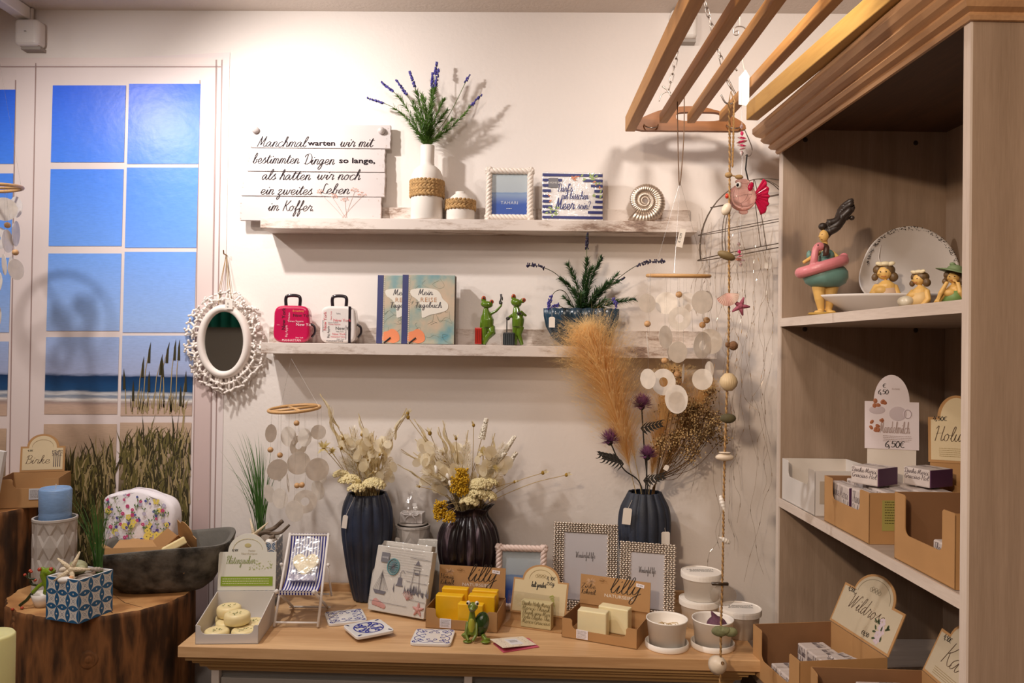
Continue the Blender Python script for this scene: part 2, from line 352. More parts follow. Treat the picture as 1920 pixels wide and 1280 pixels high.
# ceiling track rail top left, alarm box, second box behind the rack
M_wp = pm('white_plastic', '#e9e3dc', .45)
t = thing('ceiling_track_rail', 'white lighting rail on the ceiling in the top left corner', 'light rail', (0, 0, 0))
pe = ony(52, 34, -.02)
MB().box(0, 0, 0, .035, 1.0, .035).put('rail', M_wp, t, (pe.x - .01, -.52, ZC - .019), bevel=.003)
MB().box(0, 0, 0, .042, .012, .042).put('end_cap', pm('rail_cap', '#d8cfc6', .5), t, (pe.x - .01, -.014, ZC - .022), bevel=.003)
def wallunit(px, py, w, h, label):
    p = ony(px, py, 0)
    t = thing('alarm_box', label, 'alarm box', (p.x, 0, p.z))
    MB().box(0, -.022, 0, w, .043, h).put('housing', M_wp, t, bevel=.012, seg=4)
    MB().box(0, -.045, .0, .006, .002, .0015).put('indicator_slot', pm('slot_grey', '#77706a', .6), t)
    MB().box(.005, -.014, -h / 2 - .0035, w * .8, .028, .008).put('base_bracket', pm('bracket_grey', '#a39a92', .6), t)
wallunit(66, 70, .068, .073, 'rounded white wall box beside the light rail above the window mural')
wallunit(1278, 54, .072, .078, 'rounded white wall box half hidden behind the hanging wooden rack')

# teal curtain far behind the camera (it shows in the coral mirror)
cur = MB(); pts = []
for i in range(120):
    x = -1.7 - 1.45 * i / 119; pts.append((x, WY0 + .06 + .03 * math.sin(i * .9)))
vs = [(x, y, 1.64) for x, y in pts] + [(x, y, 2.33) for x, y in pts]
cur.add(vs, [(i, i + 1, 121 + i, 120 + i) for i in range(119)])
tc_ = thing('teal_curtain', 'short teal curtain hung on the wall opposite, seen in the mirror', 'curtain')
cur.put('cloth', pm('teal_cloth', '#1d8a78', .9), tc_, smooth=True, solid=.003)
MB().tube([(-1.6, WY0 + .06, 2.34), (-3.18, WY0 + .06, 2.34)], .012, 10).put('curtain_rod', M_wp, tc_)

# ------------------------------------------------------------------- window mural (a flat printed poster)
def w2(px, py, y=-.002):
    p = ony(px, py, y); return p
mur = thing('window_mural', 'large printed wall mural of a white window with a beach view', 'wall mural')
def quad(mb, x0, y0, x1, y1, yy, x2=None, x3=None):
    """x0..x1 at top, x2..x3 at bottom"""
    x2 = x0 if x2 is None else x2; x3 = x1 if x3 is None else x3
    mb.face([tuple(w2(x0, y0, yy)), tuple(w2(x1, y0, yy)), tuple(w2(x3, y1, yy)), tuple(w2(x2, y1, yy))])
fr = MB(); fr.face([tuple(w2(-420, 140, -.0015)), tuple(w2(431, 98, -.0015)), tuple(w2(411, 1180, -.0015)), tuple(w2(-430, 1180, -.0015))])
fr.put('printed_frame', pm('print_frame', '#ecdedb', .35, var=.04, vscale=4), mur)
sh = MB()
quad(sh, 376, 128, 404, 1180, -.002, 357, 388); quad(sh, 0, 108, 418, 122, -.002, 0, 414)
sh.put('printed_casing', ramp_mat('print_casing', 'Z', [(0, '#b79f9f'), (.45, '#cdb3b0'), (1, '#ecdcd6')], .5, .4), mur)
ln = MB()
quad(ln, 66, 118, 68, 1180, -.0025, 46, 48); quad(ln, 404, 112, 407, 1180, -.0025, 389, 391); quad(ln, 415, 112, 417, 1180, -.0025, 398, 400); quad(ln, 0, 124, 414, 126, -.0025, 0, 414)
quad(ln, 28, 150, 30, 1180, -.0025, 12, 14); quad(ln, 374, 150, 376, 1180, -.0025, 356, 357.5)
ln.put('printed_joint_lines', pm('print_line', '#a98f8a', .5), mur)
M_view = None
def view_mat():
    m = bpy.data.materials.new('print_view'); m.use_nodes = True; nt = m.node_tree; N = nt.nodes; L = nt.links; b = N['Principled BSDF']; b.inputs['Roughness'].default_value = .36
    tc = N.new('ShaderNodeTexCoord'); sp = N.new('ShaderNodeSeparateXYZ'); L.new(tc.outputs['Object'], sp.inputs[0])
    mp = N.new('ShaderNodeMapping'); mp.inputs['Scale'].default_value = (1, 1, 6); L.new(tc.outputs['Object'], mp.inputs[0])
    n = N.new('ShaderNodeTexNoise'); n.inputs['Scale'].default_value = 14; n.inputs['Detail'].default_value = 8; L.new(mp.outputs[0], n.inputs[0])
    zt = w2(160, 150).z; zb = w2(160, 1000).z
    mr = N.new('ShaderNodeMapRange'); mr.inputs[1].default_value = zt; mr.inputs[2].default_value = zb; L.new(sp.outputs['Z'], mr.inputs[0])
    ad = N.new('ShaderNodeMath'); ad.operation = 'MULTIPLY_ADD'; ad.inputs[1].default_value = .012; L.new(n.outputs['Fac'], ad.inputs[0]); L.new(mr.outputs[0], ad.inputs[2])
    r = N.new('ShaderNodeValToRGB'); L.new(ad.outputs[0], r.inputs[0]); e = r.color_ramp.elements
    def f(py): return (py - 150) / 850 + .006
    st = [(f(150), '#2c6aff'), (f(320), '#4a8cff'), (f(470), '#74a8fc'), (f(600), '#9cbcf2'), (f(702), '#a9b4d8'), (f(704), '#12335c'), (f(725), '#1c4a7a'), (f(733), '#27507c'), (f(738), '#e6e4e2'), (f(744), '#47658a'), (f(749), '#ece6e0'), (f(755), '#a08c88'), (f(762), '#c9ad9c'), (f(800), '#cdb199'), (f(870), '#a8927a'), (f(930), '#4c4430')]
    while len(e) < len(st): e.new(.5)
    for i, (p, c) in enumerate(st): e[i].position = min(1, p); e[i].color = lin(c)
    n2 = N.new('ShaderNodeTexNoise'); n2.inputs['Scale'].default_value = 60; n2.inputs['Detail'].default_value = 6; L.new(mp.outputs[0], n2.inputs[0])
    bc = N.new('ShaderNodeMix'); bc.data_type = 'RGBA'; bc.blend_type = 'MULTIPLY'; bc.inputs[0].default_value = 1
    rr = N.new('ShaderNodeMapRange'); rr.inputs[1].default_value = .3; rr.inputs[2].default_value = .7; rr.inputs[3].default_value = .93; rr.inputs[4].default_value = 1.05; L.new(n2.outputs['Fac'], rr.inputs[0])
    L.new(r.outputs[0], bc.inputs[6]); L.new(rr.outputs[0], bc.inputs[7]); L.new(bc.outputs[2], b.inputs['Base Color'])
    n3 = N.new('ShaderNodeTexNoise'); n3.inputs['Scale'].default_value = 30; n3.inputs['Detail'].default_value = 3; L.new(tc.outputs['Object'], n3.inputs[0])
    bp = N.new('ShaderNodeBump'); bp.inputs['Strength'].default_value = .25; bp.inputs['Distance'].default_value = .003; L.new(n3.outputs['Fac'], bp.inputs['Height']); L.new(bp.outputs[0], b.inputs['Normal'])
    return m
vw = MB()
rows = [(160, 304), (317, 461), (475, 620), (632, 776), (795, 1180)]
def xl(y, top, k=-.0265): return top + (y - 160) * k
for (a, b_) in rows:
    dy = 4
    quad(vw, xl(a, 99), a, xl(a, 236), b_, -.003, xl(b_, 99), xl(b_, 236))
    quad(vw, xl(a, 242), a - 3, xl(a, 376), b_ + 3, -.003, xl(b_, 242), xl(b_, 376))
    quad(vw, -150, a + 8, xl(a, 29), b_ + 3, -.003, -160, xl(b_, 29))
vw.put('printed_beach_view', view_mat(), mur)
gr = [MB(), MB(), MB()]
def blade2(mb, x, y, h, lean, w, yy=-.0035):
    xx = x + lean; p0 = w2(x - w, y, yy); p1 = w2(x + w, y, yy); m0 = w2(x + lean * .35 - w * .7, y - h * .6, yy); m1 = w2(x + lean * .35 + w * .7, y - h * .6, yy); p2 = w2(xx, y - h, yy)
    mb.add([tuple(p) for p in (p0, p1, m1, m0, p2)], [(0, 1, 2, 3), (3, 2, 4)])
def panes(x, y):
    for (a, b_) in rows:
        if a < y < b_ and (xl(y, 99) < x < xl(y, 236) or xl(y, 242) < x < xl(y, 376)): return True
    return False
rg = random.Random(3)
k = 0
while k < 2600:
    x = rg.uniform(88, 358); dens = (x - 88) / 270
    top = 880 - 120 * dens ** .8; y = rg.uniform(top + 30, 1060)
    if x < 215 and y < 870 and rg.random() < .7: continue
    h = rg.uniform(12, 60); lean = rg.uniform(-14, 20); k += 1
    if panes(x, y) and panes(x + lean, y - h) and panes(x + lean * .35, y - h * .6):
        blade2(gr[rg.choice([0, 0, 1, 1, 2])], x, y, h, lean, rg.uniform(.8, 2.2), -.0035 - .0004 * rg.random())
for (x, h, lean) in [(240, 95, -4), (252, 70, 2), (262, 120, 12), (271, 150, 16), (280, 90, 4), (291, 125, 18), (300, 150, 22), (312, 120, -4), (322, 170, 12), (333, 160, 8), (340, 60, 3), (347, 90, 6)]:
    for (a, b_) in [(632, 776)]:
        y0 = 775; hh = min(h * .9, 140); blade2(gr[2], x - 4, y0, hh, lean, 1.0, -.0042)
        mbx = gr[0]; yy = y0 - hh; xx = x - 4 + lean
        blade2(mbx, xx - lean * .25, yy + 40, 40, lean * .25, 2.6, -.0043)
for i in range(60):
    blade2(gr[2], rg.uniform(245, 350), rg.uniform(762, 775), rg.uniform(8, 40), rg.uniform(-5, 8), .8, -.0042)
gr[0].put('printed_grass_dark', pm('print_grass_dark', '#3d3722', .4), mur)
gr[1].put('printed_grass_olive', pm('print_grass_olive', '#6d6438', .4), mur)
gr[2].put('printed_grass_straw', pm('print_grass_straw', '#a8946a', .4), mur)

# =================================================================== PICTURE LEDGES
def distressed(name):
    m = bpy.data.materials.new(name); m.use_nodes = True; nt = m.node_tree; N = nt.nodes; L = nt.links; b = N['Principled BSDF']; b.inputs['Roughness'].default_value = .55
    tc = N.new('ShaderNodeTexCoord'); mp = N.new('ShaderNodeMapping'); mp.inputs['Scale'].default_value = (.3, 1, 1); L.new(tc.outputs['Object'], mp.inputs[0])
    n = N.new('ShaderNodeTexNoise'); n.inputs['Scale'].default_value = 75; n.inputs['Detail'].default_value = 10; n.inputs['Roughness'].default_value = .75; L.new(mp.outputs[0], n.inputs[0])
    nb = N.new('ShaderNodeTexNoise'); nb.inputs['Scale'].default_value = 12; nb.inputs['Detail'].default_value = 3; L.new(mp.outputs[0], nb.inputs[0])
    a = N.new('ShaderNodeMath'); a.operation = 'MULTIPLY_ADD'; a.inputs[1].default_value = .6; L.new(nb.outputs['Fac'], a.inputs[0]); 
    c = N.new('ShaderNodeMath'); c.operation = 'MULTIPLY'; c.inputs[1].default_value = .6; L.new(n.outputs['Fac'], c.inputs[0]); L.new(c.outputs[0], a.inputs[2])
    r = N.new('ShaderNodeValToRGB'); L.new(a.outputs[0], r.inputs[0]); e = r.color_ramp.elements; e.new(.5); e.new(.5)
    for i, (p, cc) in enumerate([(.44, '#6f564a'), (.515, '#a08878'), (.56, '#c6b6aa'), (.64, '#dfd3ca')]): e[i].position = p; e[i].color = lin(cc)
    L.new(r.outputs[0], b.inputs['Base Color']); return m
M_dis = distressed('distressed_white_wood')
def ledge(px0, px1, py, label, stripx0, stripx1):
    a = ony(px0, py, -.10); b = ony(px1, py + 2, -.10); z = (ony((px0 + px1) / 2, py + 1, -.10)).z; L = b.x - a.x; th = .029
    t = thing('picture_ledge', label, 'wall shelf', (a.x, 0, z - th))
    MB().box(L / 2, -.05, th / 2, L, .0998, th).put('shelf_board', M_dis, t, bevel=.001)
    s0 = ony(stripx0, py, 0).x - a.x; s1 = ony(stripx1, py, 0).x - a.x
    MB().box((s0 + s1) / 2, -.0061, th + .0225, s1 - s0, .012, .045).put('back_strip', M_dis, t, bevel=.001)
    return z
ZS1 = ledge(488, 1308, 410, 'upper distressed white wall shelf carrying the quote sign and lavender', 510, 1292)
ZS2 = ledge(489, 1345, 646, 'lower distressed white wall shelf carrying suitcases and frog figures', 507, 1330)

# =================================================================== OAK TOPPED SIDEBOARD
M_oak = wood('oak_top', '#e0b888', '#c09466', 'X', 3.2, .42, contrast=(.35, .65))
M_oake = wood('oak_edge', '#c8a470', '#a58452', 'X', 3.2, .5)
M_wh = pm('white_lacquer', '#ddd5cc', .4)
ZT = .827
fl = onz(333, 1211, ZT); frr = onz(1412, 1238, ZT)
srz = math.atan2(frr.y - fl.y, frr.x - fl.x)
TX0, TX1, TY = 0, (frr - fl).to_2d().length + .02, fl.y * math.cos(srz)
sb = thing('sideboard', 'white sideboard with an oak top and moulded edge carrying gifts', 'sideboard', (fl.x - TY * math.sin(srz) * -1, 0, 0), srz)
w = TX1 - TX0; cx = (TX0 + TX1) / 2
MB().box(cx, (TY - .001) / 2, ZT - .0125, w, -TY - .001, .025).put('oak_top', M_oak, sb, bevel=.0015)
MB().box(cx, -.008, ZT + .010, w, .014, .020).put('back_rail', M_oak, sb, bevel=.001)
cor = MB()
prof = [(.012, -.026), (.012, -.036), (.022, -.038), (.024, -.046), (.034, -.05), (.036, -.058), (.046, -.062), (.052, -.072), (.2, -.072), (.2, -.026)]
# moulding runs along the front and both ends
def sweep(mb, prof, path):
    """path: list of (x,y,nx,ny) mitred corner points with inward direction"""
    n = len(prof); vs = []
    for (x, y, nx, ny) in path:
        for (d, z) in prof: vs.append((x + nx * d, y + ny * d, ZT + z))
    fs = [(i * n + k, i * n + (k + 1) % n, (i + 1) * n + (k + 1) % n, (i + 1) * n + k) for i in range(len(path) - 1) for k in range(n)]
    fs += [tuple(range(n)), tuple((len(path) - 1) * n + k for k in range(n - 1, -1, -1))]
    mb.add(vs, fs)
sweep(cor, prof, [(TX0, -.002, 1, 0), (TX0, TY, 1, 1), (TX1, TY, -1, 1), (TX1, -.002, -1, 0)])
cor.put('cornice', M_oake, sb)
bx0, bx1, by = TX0 + .055, TX1 - .055, TY + .055; bh = ZT - .072
body = MB(); body.box((bx0 + bx1) / 2, (by + .02 - .002) / 2, bh / 2, bx1 - bx0, -(by + .02) - .002, bh)
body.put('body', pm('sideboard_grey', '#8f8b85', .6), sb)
for k, x in enumerate((bx0 + .008, (bx0 + bx1) / 2, bx1 - .008)):
    MB().box(x, by + .009, bh / 2, .018, .018, bh).put('post', M_wh, sb, bevel=.001)
for k in range(2):
    x0 = bx0 + .02 + k * ((bx1 - bx0) / 2 - .005); x1 = x0 + (bx1 - bx0) / 2 - .035
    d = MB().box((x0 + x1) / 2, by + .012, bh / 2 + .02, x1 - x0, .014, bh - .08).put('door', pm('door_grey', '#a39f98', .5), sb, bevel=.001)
    MB().ell((x1 - .03) if k == 0 else (x0 + .03), by - .006, bh * .6, .01, .012, .01).put('knob', pm('knob_metal', '#8c8078', .3, 1), d, smooth=True)

# =================================================================== TALL CABINET
M_cab = wood('cabinet_ash', '#ab9480', '#8c7662', 'Z', 6, .55, 1.6, (.25, .75), .25)
M_cabs = wood('cabinet_ash_shelf', '#b5a599', '#9c8b7d', 'X', 6, .55, 1.5)
M_cabe = wood('cabinet_edge', '#e3d6cb', '#cbbbaf', 'Y', 7, .5, 1.2)
M_cabez = wood('cabinet_edge_upright', '#e3d6cb', '#cbbbaf', 'Z', 7, .5, 1.2)
M_walnut = wood('cornice_walnut', '#cfa276', '#a67c56', 'Y', 4, .45, contrast=(.3, .7))
M_dark = wood('cabinet_top_brown', '#5a3a26', '#3a2418', 'Y', 4, .55)
A = ony(1459, 650, -.18); B = ony(1804.5, 650, -.98)
cdir = Vector((B.x - A.x, B.y - A.y, 0)); CW = cdir.length; cdir.normalize()
crz = math.atan2(cdir.y, cdir.x) + PI / 2          # local -Y runs along the front towards the viewer, +X into the cabinet
cab = thing('display_cabinet', 'tall ash wood cabinet with open shelves and a brown moulded cornice', 'cabinet', (A.x, A.y, 0), crz)
C3 = Matrix.Translation((A.x, A.y, 0)) @ Matrix.Rotation(crz, 4, 'Z')
CI = C3.inverted()
def cabz(px, py, d):
    """height of a point seen on the front plane at the far (d=0) or near edge"""
    p = (A if d == 0 else B); return 1.5 + (ray(px, py).z / ray(px, py).y) * (p.y - CAM.y)
CD = .42; TH = .018
ztop = 2.055; zs = [cabz(1461, 597.5, 0), cabz(1456, 931, 0)]
ZB = .785
def cbox(mb, u0, u1, v0, v1, z0, z1):   # u along the front towards viewer, v into the cabinet
    return mb.box((v0 + v1) / 2, -(u0 + u1) / 2, (z0 + z1) / 2, v1 - v0, u1 - u0, z1 - z0)
cbox(MB(), 0, TH, .002, CD, ZB, ztop).put('side_panel', M_cab, cab)
cbox(MB(), CW - .0, CW + TH, .002, CD, ZB, ztop).put('side_panel', M_cab, cab)
cbox(MB(), TH, CW, CD - .006, CD, ZB, ztop).put('back_panel', M_cab, cab)
cbox(MB(), -.03, CW + TH + .03, -.045, CD, ztop, ztop + .02).put('top_board', M_dark, cab)
for u in (0, CW): cbox(MB(), u, u + TH, -.0015, .002, ZB, ztop).put('edge_strip', M_cabez, cab)
for z in zs:
    b = cbox(MB(), TH, CW, .002, CD - .006, z - .02, z).put('shelf', M_cabs, cab)
    cbox(MB(), TH, CW, -.0015, .0019, z - .0202, z + .0002).put('shelf_edge', M_cabe, b)
cmb = MB(); pr = [(0, 1.998), (-.006, 1.998), (-.009, 2.004), (-.008, 2.009), (-.018, 2.013), (-.023, 2.020), (-.020, 2.026), (-.032, 2.032), (-.038, 2.040), (-.036, 2.046), (-.047, 2.052), (-.054, 2.062), (-.054, 2.074), (.01, 2.074), (.01, 2.054), (0, 2.054)]
def sweep3(mb, pr, path):
    n = len(pr); vs = []
    for (u, v, su, sv) in path:
        for (d, z) in pr: vs.append((v + sv * d, -(u + su * d), z))
    fs = [(i * n + k, i * n + (k + 1) % n, (i + 1) * n + (k + 1) % n, (i + 1) * n + k) for i in range(len(path) - 1) for k in range(n)]
    fs += [tuple(range(n - 1, -1, -1)), tuple((len(path) - 1) * n + k for k in range(n))]
    mb.add(vs, fs)
U1 = CW + TH
sweep3(cmb, pr, [(0, CD, 1, 0), (0, 0, 1, 1), (U1, 0, -1, 1), (U1, CD, -1, 0)])
cmb.put('cornice', M_walnut, cab)
for (px, py) in ((1510, 262), (1717, 268), (1509, 617), (1717, 619)):
    # screw caps on the far side panel
    p = None; d = ray(px, py); n = cdir; t_ = (A + cdir * TH - CAM).dot(n) / d.dot(n); q = CI @ (CAM + d * t_)
    MB().lathe([(0, .0008), (.005, .0008), (.0062, 0), (.0062, -.001)], 16, (0, 0, 0), rot=(PI / 2, 0, 0)).put('screw_cap', pm('screw_cap', '#3b2c24', .5), cab, (q.x, q.y - .0005, q.z), smooth=True)
# base cabinet below (its worktop carries the lowest cartons)
bc = thing('base_cabinet', 'low ash base cabinet under the display cabinet', 'cabinet', (A.x, A.y, 0), crz)
cbox(MB(), -.0, CW + TH, -.115, CD, ZB - .03, ZB - .0005).put('worktop', M_cabs, bc, bevel=.001)
cbox(MB(), .01, CW, -.09, CD - .01, .06, ZB - .031).put('body', M_cab, bc)
cbox(MB(), .03, CW - .02, -.06, CD - .03, 0, .06).put('plinth', M_dark, bc)
def cabp(px, py, z):
    """point at height z in cabinet-local coordinates, seen at this pixel"""
    return CI @ onz(px, py, z)

# =================================================================== HANGING RACK
M_rack = wood('rack_wood', '#d29a56', '#ac7434', 'Y', 4, .5, contrast=(.3, .7))
M_rackl = wood('rack_rail_pale', '#c49a52', '#a87c38', 'Y', 4, .5, contrast=(.3, .7))
M_steel = pm('steel', '#9a9088', .3, 1)
ZR = 2.06
yE = onz(1172, 247, ZR).y; yN = onz(1305, 14, ZR).y
rk = thing('hanging_rack', 'brown wooden slatted rack hanging on chains from the ceiling', 'hanging rack')
def bar(p0, p1, w, h, name, m=None):
    a = Vector(p0); b = Vector(p1); d = (b - a); L = d.length; rz = math.atan2(d.x, d.y) * -1
    pitch = math.asin(d.z / L)
    return MB().box(0, L / 2, 0, w, L, h).put(name, m or M_rack, rk, a, (pitch, 0, rz), bevel=.002)
def rr(px, py): p = onz(px, py, ZR); return p
farp = [(1172, 247), (1236, 231), (1288, 231), (1348, 228)]; nearp = [(1312, -8), (1404, -8), (1470, -8), (1580, -8)]
for i, (f_, n_) in enumerate(zip(farp, nearp)):
    a = rr(*f_); b = rr(*n_); ext = (a - b).normalized() * .0
    w_, h_ = (.026, .040) if i == 0 else (.020, .024)
    bar(b + Vector((0, -.05, h_ / 2)), a + ext + Vector((w_ / 2, 0, h_ / 2)), w_, h_, 'rail' if i == 0 else 'slat')
a = onz(1410, 226, 2.077); b = onz(1684, 6, 2.077); bar(b + Vector((0, -.05, .021)), a + Vector((0, 0, .021)), .030, .042, 'rail', M_rackl)
yc = onz(1400, 14, ZR).y; MB().box(0, 0, 0, .50, .022, .034).put('cross_bar', M_rack, rk, ((rr(1305, 14).x + rr(1640, 14).x) / 2, yc - .014, ZR + .05), bevel=.002)
# arched end board with a slot
xa, xb = rr(1188, 238).x, rr(1411, 238).x; Wb = xb - xa
outer = [(0, 0)] + [(Wb, 0), (Wb, .01)] + [(Wb * (1 - i / 24), .012 + .052 * math.sin(PI * i / 24) ** .7) for i in range(25)]
yb = yE + .03
n = 40; vs = []; fs = []
def oval(t, w, h, p=4):
    c, s_ = math.cos(t), math.sin(t); return (abs(c) ** (2 / p) * (1 if c > 0 else -1) * w, abs(s_) ** (2 / p) * (1 if s_ > 0 else -1) * h)
eb = MB(); cxm, czm = Wb * .585, .037
ring_o = []; ring_i = []
for i in range(n):
    t = 2 * PI * i / n; ix, iz = oval(t, .058, .012); ring_i.append((cxm + ix, czm + iz))
    # project outwards to the outline
    dx, dz = math.cos(t), math.sin(t) * .35
    best = None
    for s_ in range(1, 200):
        x = cxm + dx * s_ * .002; z = czm + dz * s_ * .002
        top = .012 + .052 * max(0, math.sin(PI * min(1, max(0, x / Wb)))) ** .7
        if x < 0 or x > Wb or z < 0 or z > top: break
        best = (x, z)
    ring_o.append(best or (cxm + dx * .07, czm + dz * .07))
for y in (0, .016):
    vs += [(x, y, z) for x, z in ring_o] + [(x, y, z) for x, z in ring_i]
for i in range(n):
    j = (i + 1) % n
    fs += [(i, j, n + j, n + i), (2 * n + i, 3 * n + i, 3 * n + j, 2 * n + j), (i, 2 * n + i, 2 * n + j, j), (n + i, n + j, 3 * n + j, 3 * n + i)]
eb.add(vs, fs); eb.put('end_board', wood('rack_board', '#a86a30', '#84501f', 'X', 4, .5), rk, (xa, yb - .03, ZR + .004))
for (xo, w_) in ((.05, .03), (Wb - .035, .03)):
    c_ = []
    for i in range(20): t = PI * i / 19; c_.append((xa + xo + math.cos(t) * .018, yb - .034 - .014 * math.sin(t), ZR + .018 - .012 * math.sin(t)))
    MB().tube(c_, .0016, 6).put('wire_loop', M_steel, rk, smooth=True)

def chain(p0, p1, label, hookpts=None, link=.022):
    p0 = Vector(p0); p1 = Vector(p1); d = p1 - p0; L = d.length; n = max(2, int(L / (link * .78)))
    t = thing('chain', label, 'chain', p0); step = L / n; q = d.to_track_quat('Z', 'Y').to_matrix()
    for i in range(n):
        loop = []
        for k in range(16):
            a = 2 * PI * k / 16; x = math.cos(a) * .0042; z = math.sin(a) * .0042 + (link / 2 - .0042 if math.sin(a) > 0 else -(link / 2 - .0042)); loop.append((x, 0, z))
        R = q @ Matrix.Rotation(PI / 2 * (i % 2) + .3, 3, 'Z')
        mb = MB(); mb.tube(loop, .0011, 6, closed=True); o = mb.put('chain_link', M_steel, t, d * ((i + .5) / n), smooth=True); o.rotation_euler = R.to_euler()
    return t
def seen(px, py, y): return ony(px, py, y)
def wire(name, pts, r, mat, label=None, cat=None, group=None, n=6, k=6):
    P = spline(pts, k); base = Vector(P[0]); mb = MB(); mb.tube([p - base for p in P], r, n)
    o = mb.put(name, mat, None, base, smooth=True)
    if label: tag(o, label, cat, group)
    return o
y1 = -.30
chain(ony(1318, 26, -.36) + Vector((0, 0, .0)), ony(1270, 97, -.30) + Vector((-.0, 0, 0)), 'short piece of steel chain above the left rack rail') if False else None
chain((seen(1312, -30, -.40)), seen(1363, 150, -.36), 'steel chain running from the ceiling to a hook on the rack')
chain(seen(1362, 150, -.36) + Vector((0, 0, -.002)), seen(1382, 186, -.36), 'short steel chain end below the big hook on the rack')
chain(seen(1271, 96, -.30), seen(1254, 168, -.30), 'short steel chain dangling beside the left rack rail')
wire('chain_hook', [seen(1236, 190, -.30), seen(1240, 178, -.30), seen(1250, 172, -.30), seen(1257, 174, -.30), seen(1250, 166, -.30), seen(1242, 162, -.30), seen(1252, 170, -.30), seen(1258, 180, -.30)], .0014, M_steel, 'thin bent steel hook at the end of the left chain', 'hook')
wire('steel_hook', [seen(1352, 178, -.37), seen(1360, 192, -.37), seen(1372, 194, -.37), seen(1380, 182, -.37), seen(1370, 158, -.37), seen(1356, 130, -.37), seen(1358, 118, -.37), seen(1368, 116, -.37), seen(1374, 122, -.37), seen(1382, 133, -.37)], .0019, M_steel, 'large steel s hook clamped over the middle rack slat', 'hook')
wire('scroll_hook', [seen(1377, 60, -.55), seen(1384, 58, -.55), seen(1384, 65, -.55), seen(1377, 65, -.55), seen(1375, 56, -.55), seen(1382, 50, -.55), seen(1394, 51, -.55), seen(1404, 62, -.55), seen(1402, 76, -.55), seen(1390, 88, -.55), seen(1386, 96, -.55), seen(1391, 98, -.55)], .0012, M_steel, 'thin curled wire hook hanging under the rack cross bar', 'hook')
wire('hanging_thread', [seen(1387, 8, -.55), seen(1387, 50, -.55)], .0006, pm('nylon', '#d8d0c8', .3), 'clear thread holding the curled wire hook', 'thread')
# =================================================================== shared builders for the goods
def base(px, py, z):
    p = onz(px, py, z); return p, F / (p.y + 2.2)
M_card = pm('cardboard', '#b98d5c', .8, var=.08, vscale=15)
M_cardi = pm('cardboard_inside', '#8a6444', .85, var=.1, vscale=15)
M_paper = pm('paper_white', '#e9e4dc', .6)
M_tagm = pm('tag_card', '#ece4da', .6)
M_string = pm('string_white', '#ded4c6', .8)
M_twine = pm('twine', '#a98a5e', .9)
def flat(mb, name, mat, parent, loc=(0, 0, 0), rot=(0, 0, 0)):
    return mb.put(name, mat, parent, loc, rot)
def tagpart(parent, p, w=.012, h=.02, rot=(0, 0, .1), string_top=None, mat=None):
    """little hanging price tag as a part"""
    mb = MB(); mb.prism([(-w / 2, -h), (w / 2, -h), (w / 2, -.003), (w / 2 - .003, 0), (-w / 2 + .003, 0), (-w / 2, -.003)], -.0004, .0004)
    o = mb.put('price_tag', mat or M_tagm, parent, p, rot)
    if string_top is not None:
        a = Vector(string_top) - Vector(p); MB().tube([(0, 0, -.002), tuple((Matrix.Rotation(-rot[2], 3, 'Z') @ a))], .0004, 5).put('tag_string', M_string, o)
    return o
def arch_outline(w, h, aw, ah, n=18):
    """rectangle w x h with an arch of width aw rising ah above it, centred at x=0, base z=0"""
    p = [(-w / 2, 0), (w / 2, 0), (w / 2, h)]
    for i in range(n + 1):
        t = PI * i / n; p.append((aw / 2 * math.cos(t), h + ah * math.sin(t)))
    p.append((-w / 2, h)); return p
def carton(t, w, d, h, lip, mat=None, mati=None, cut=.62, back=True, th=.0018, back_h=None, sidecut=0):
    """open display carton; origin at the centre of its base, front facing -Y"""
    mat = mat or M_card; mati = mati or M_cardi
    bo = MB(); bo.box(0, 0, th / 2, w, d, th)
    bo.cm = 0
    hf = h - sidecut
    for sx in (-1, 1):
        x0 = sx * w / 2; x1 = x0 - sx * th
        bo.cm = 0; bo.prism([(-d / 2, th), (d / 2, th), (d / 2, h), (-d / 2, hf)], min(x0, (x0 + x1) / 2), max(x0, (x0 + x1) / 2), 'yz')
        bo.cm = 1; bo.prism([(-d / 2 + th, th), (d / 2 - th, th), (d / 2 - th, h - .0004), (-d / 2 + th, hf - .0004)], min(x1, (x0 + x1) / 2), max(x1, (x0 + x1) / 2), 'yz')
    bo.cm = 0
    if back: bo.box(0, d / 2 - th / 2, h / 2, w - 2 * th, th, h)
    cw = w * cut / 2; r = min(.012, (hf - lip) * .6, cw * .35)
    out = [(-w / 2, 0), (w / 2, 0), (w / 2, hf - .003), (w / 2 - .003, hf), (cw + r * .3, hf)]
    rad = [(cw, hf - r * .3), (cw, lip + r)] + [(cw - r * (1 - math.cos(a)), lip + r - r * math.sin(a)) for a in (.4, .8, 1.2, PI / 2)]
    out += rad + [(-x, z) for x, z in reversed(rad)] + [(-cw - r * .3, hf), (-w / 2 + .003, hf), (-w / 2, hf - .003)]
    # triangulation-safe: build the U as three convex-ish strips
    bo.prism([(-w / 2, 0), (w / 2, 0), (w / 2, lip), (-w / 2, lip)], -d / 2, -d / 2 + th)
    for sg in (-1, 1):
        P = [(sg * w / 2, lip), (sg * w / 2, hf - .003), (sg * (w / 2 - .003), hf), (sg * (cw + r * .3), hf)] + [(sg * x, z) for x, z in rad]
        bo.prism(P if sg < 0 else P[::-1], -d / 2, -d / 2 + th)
    return bo.put('box_body', [mat, mati], t)
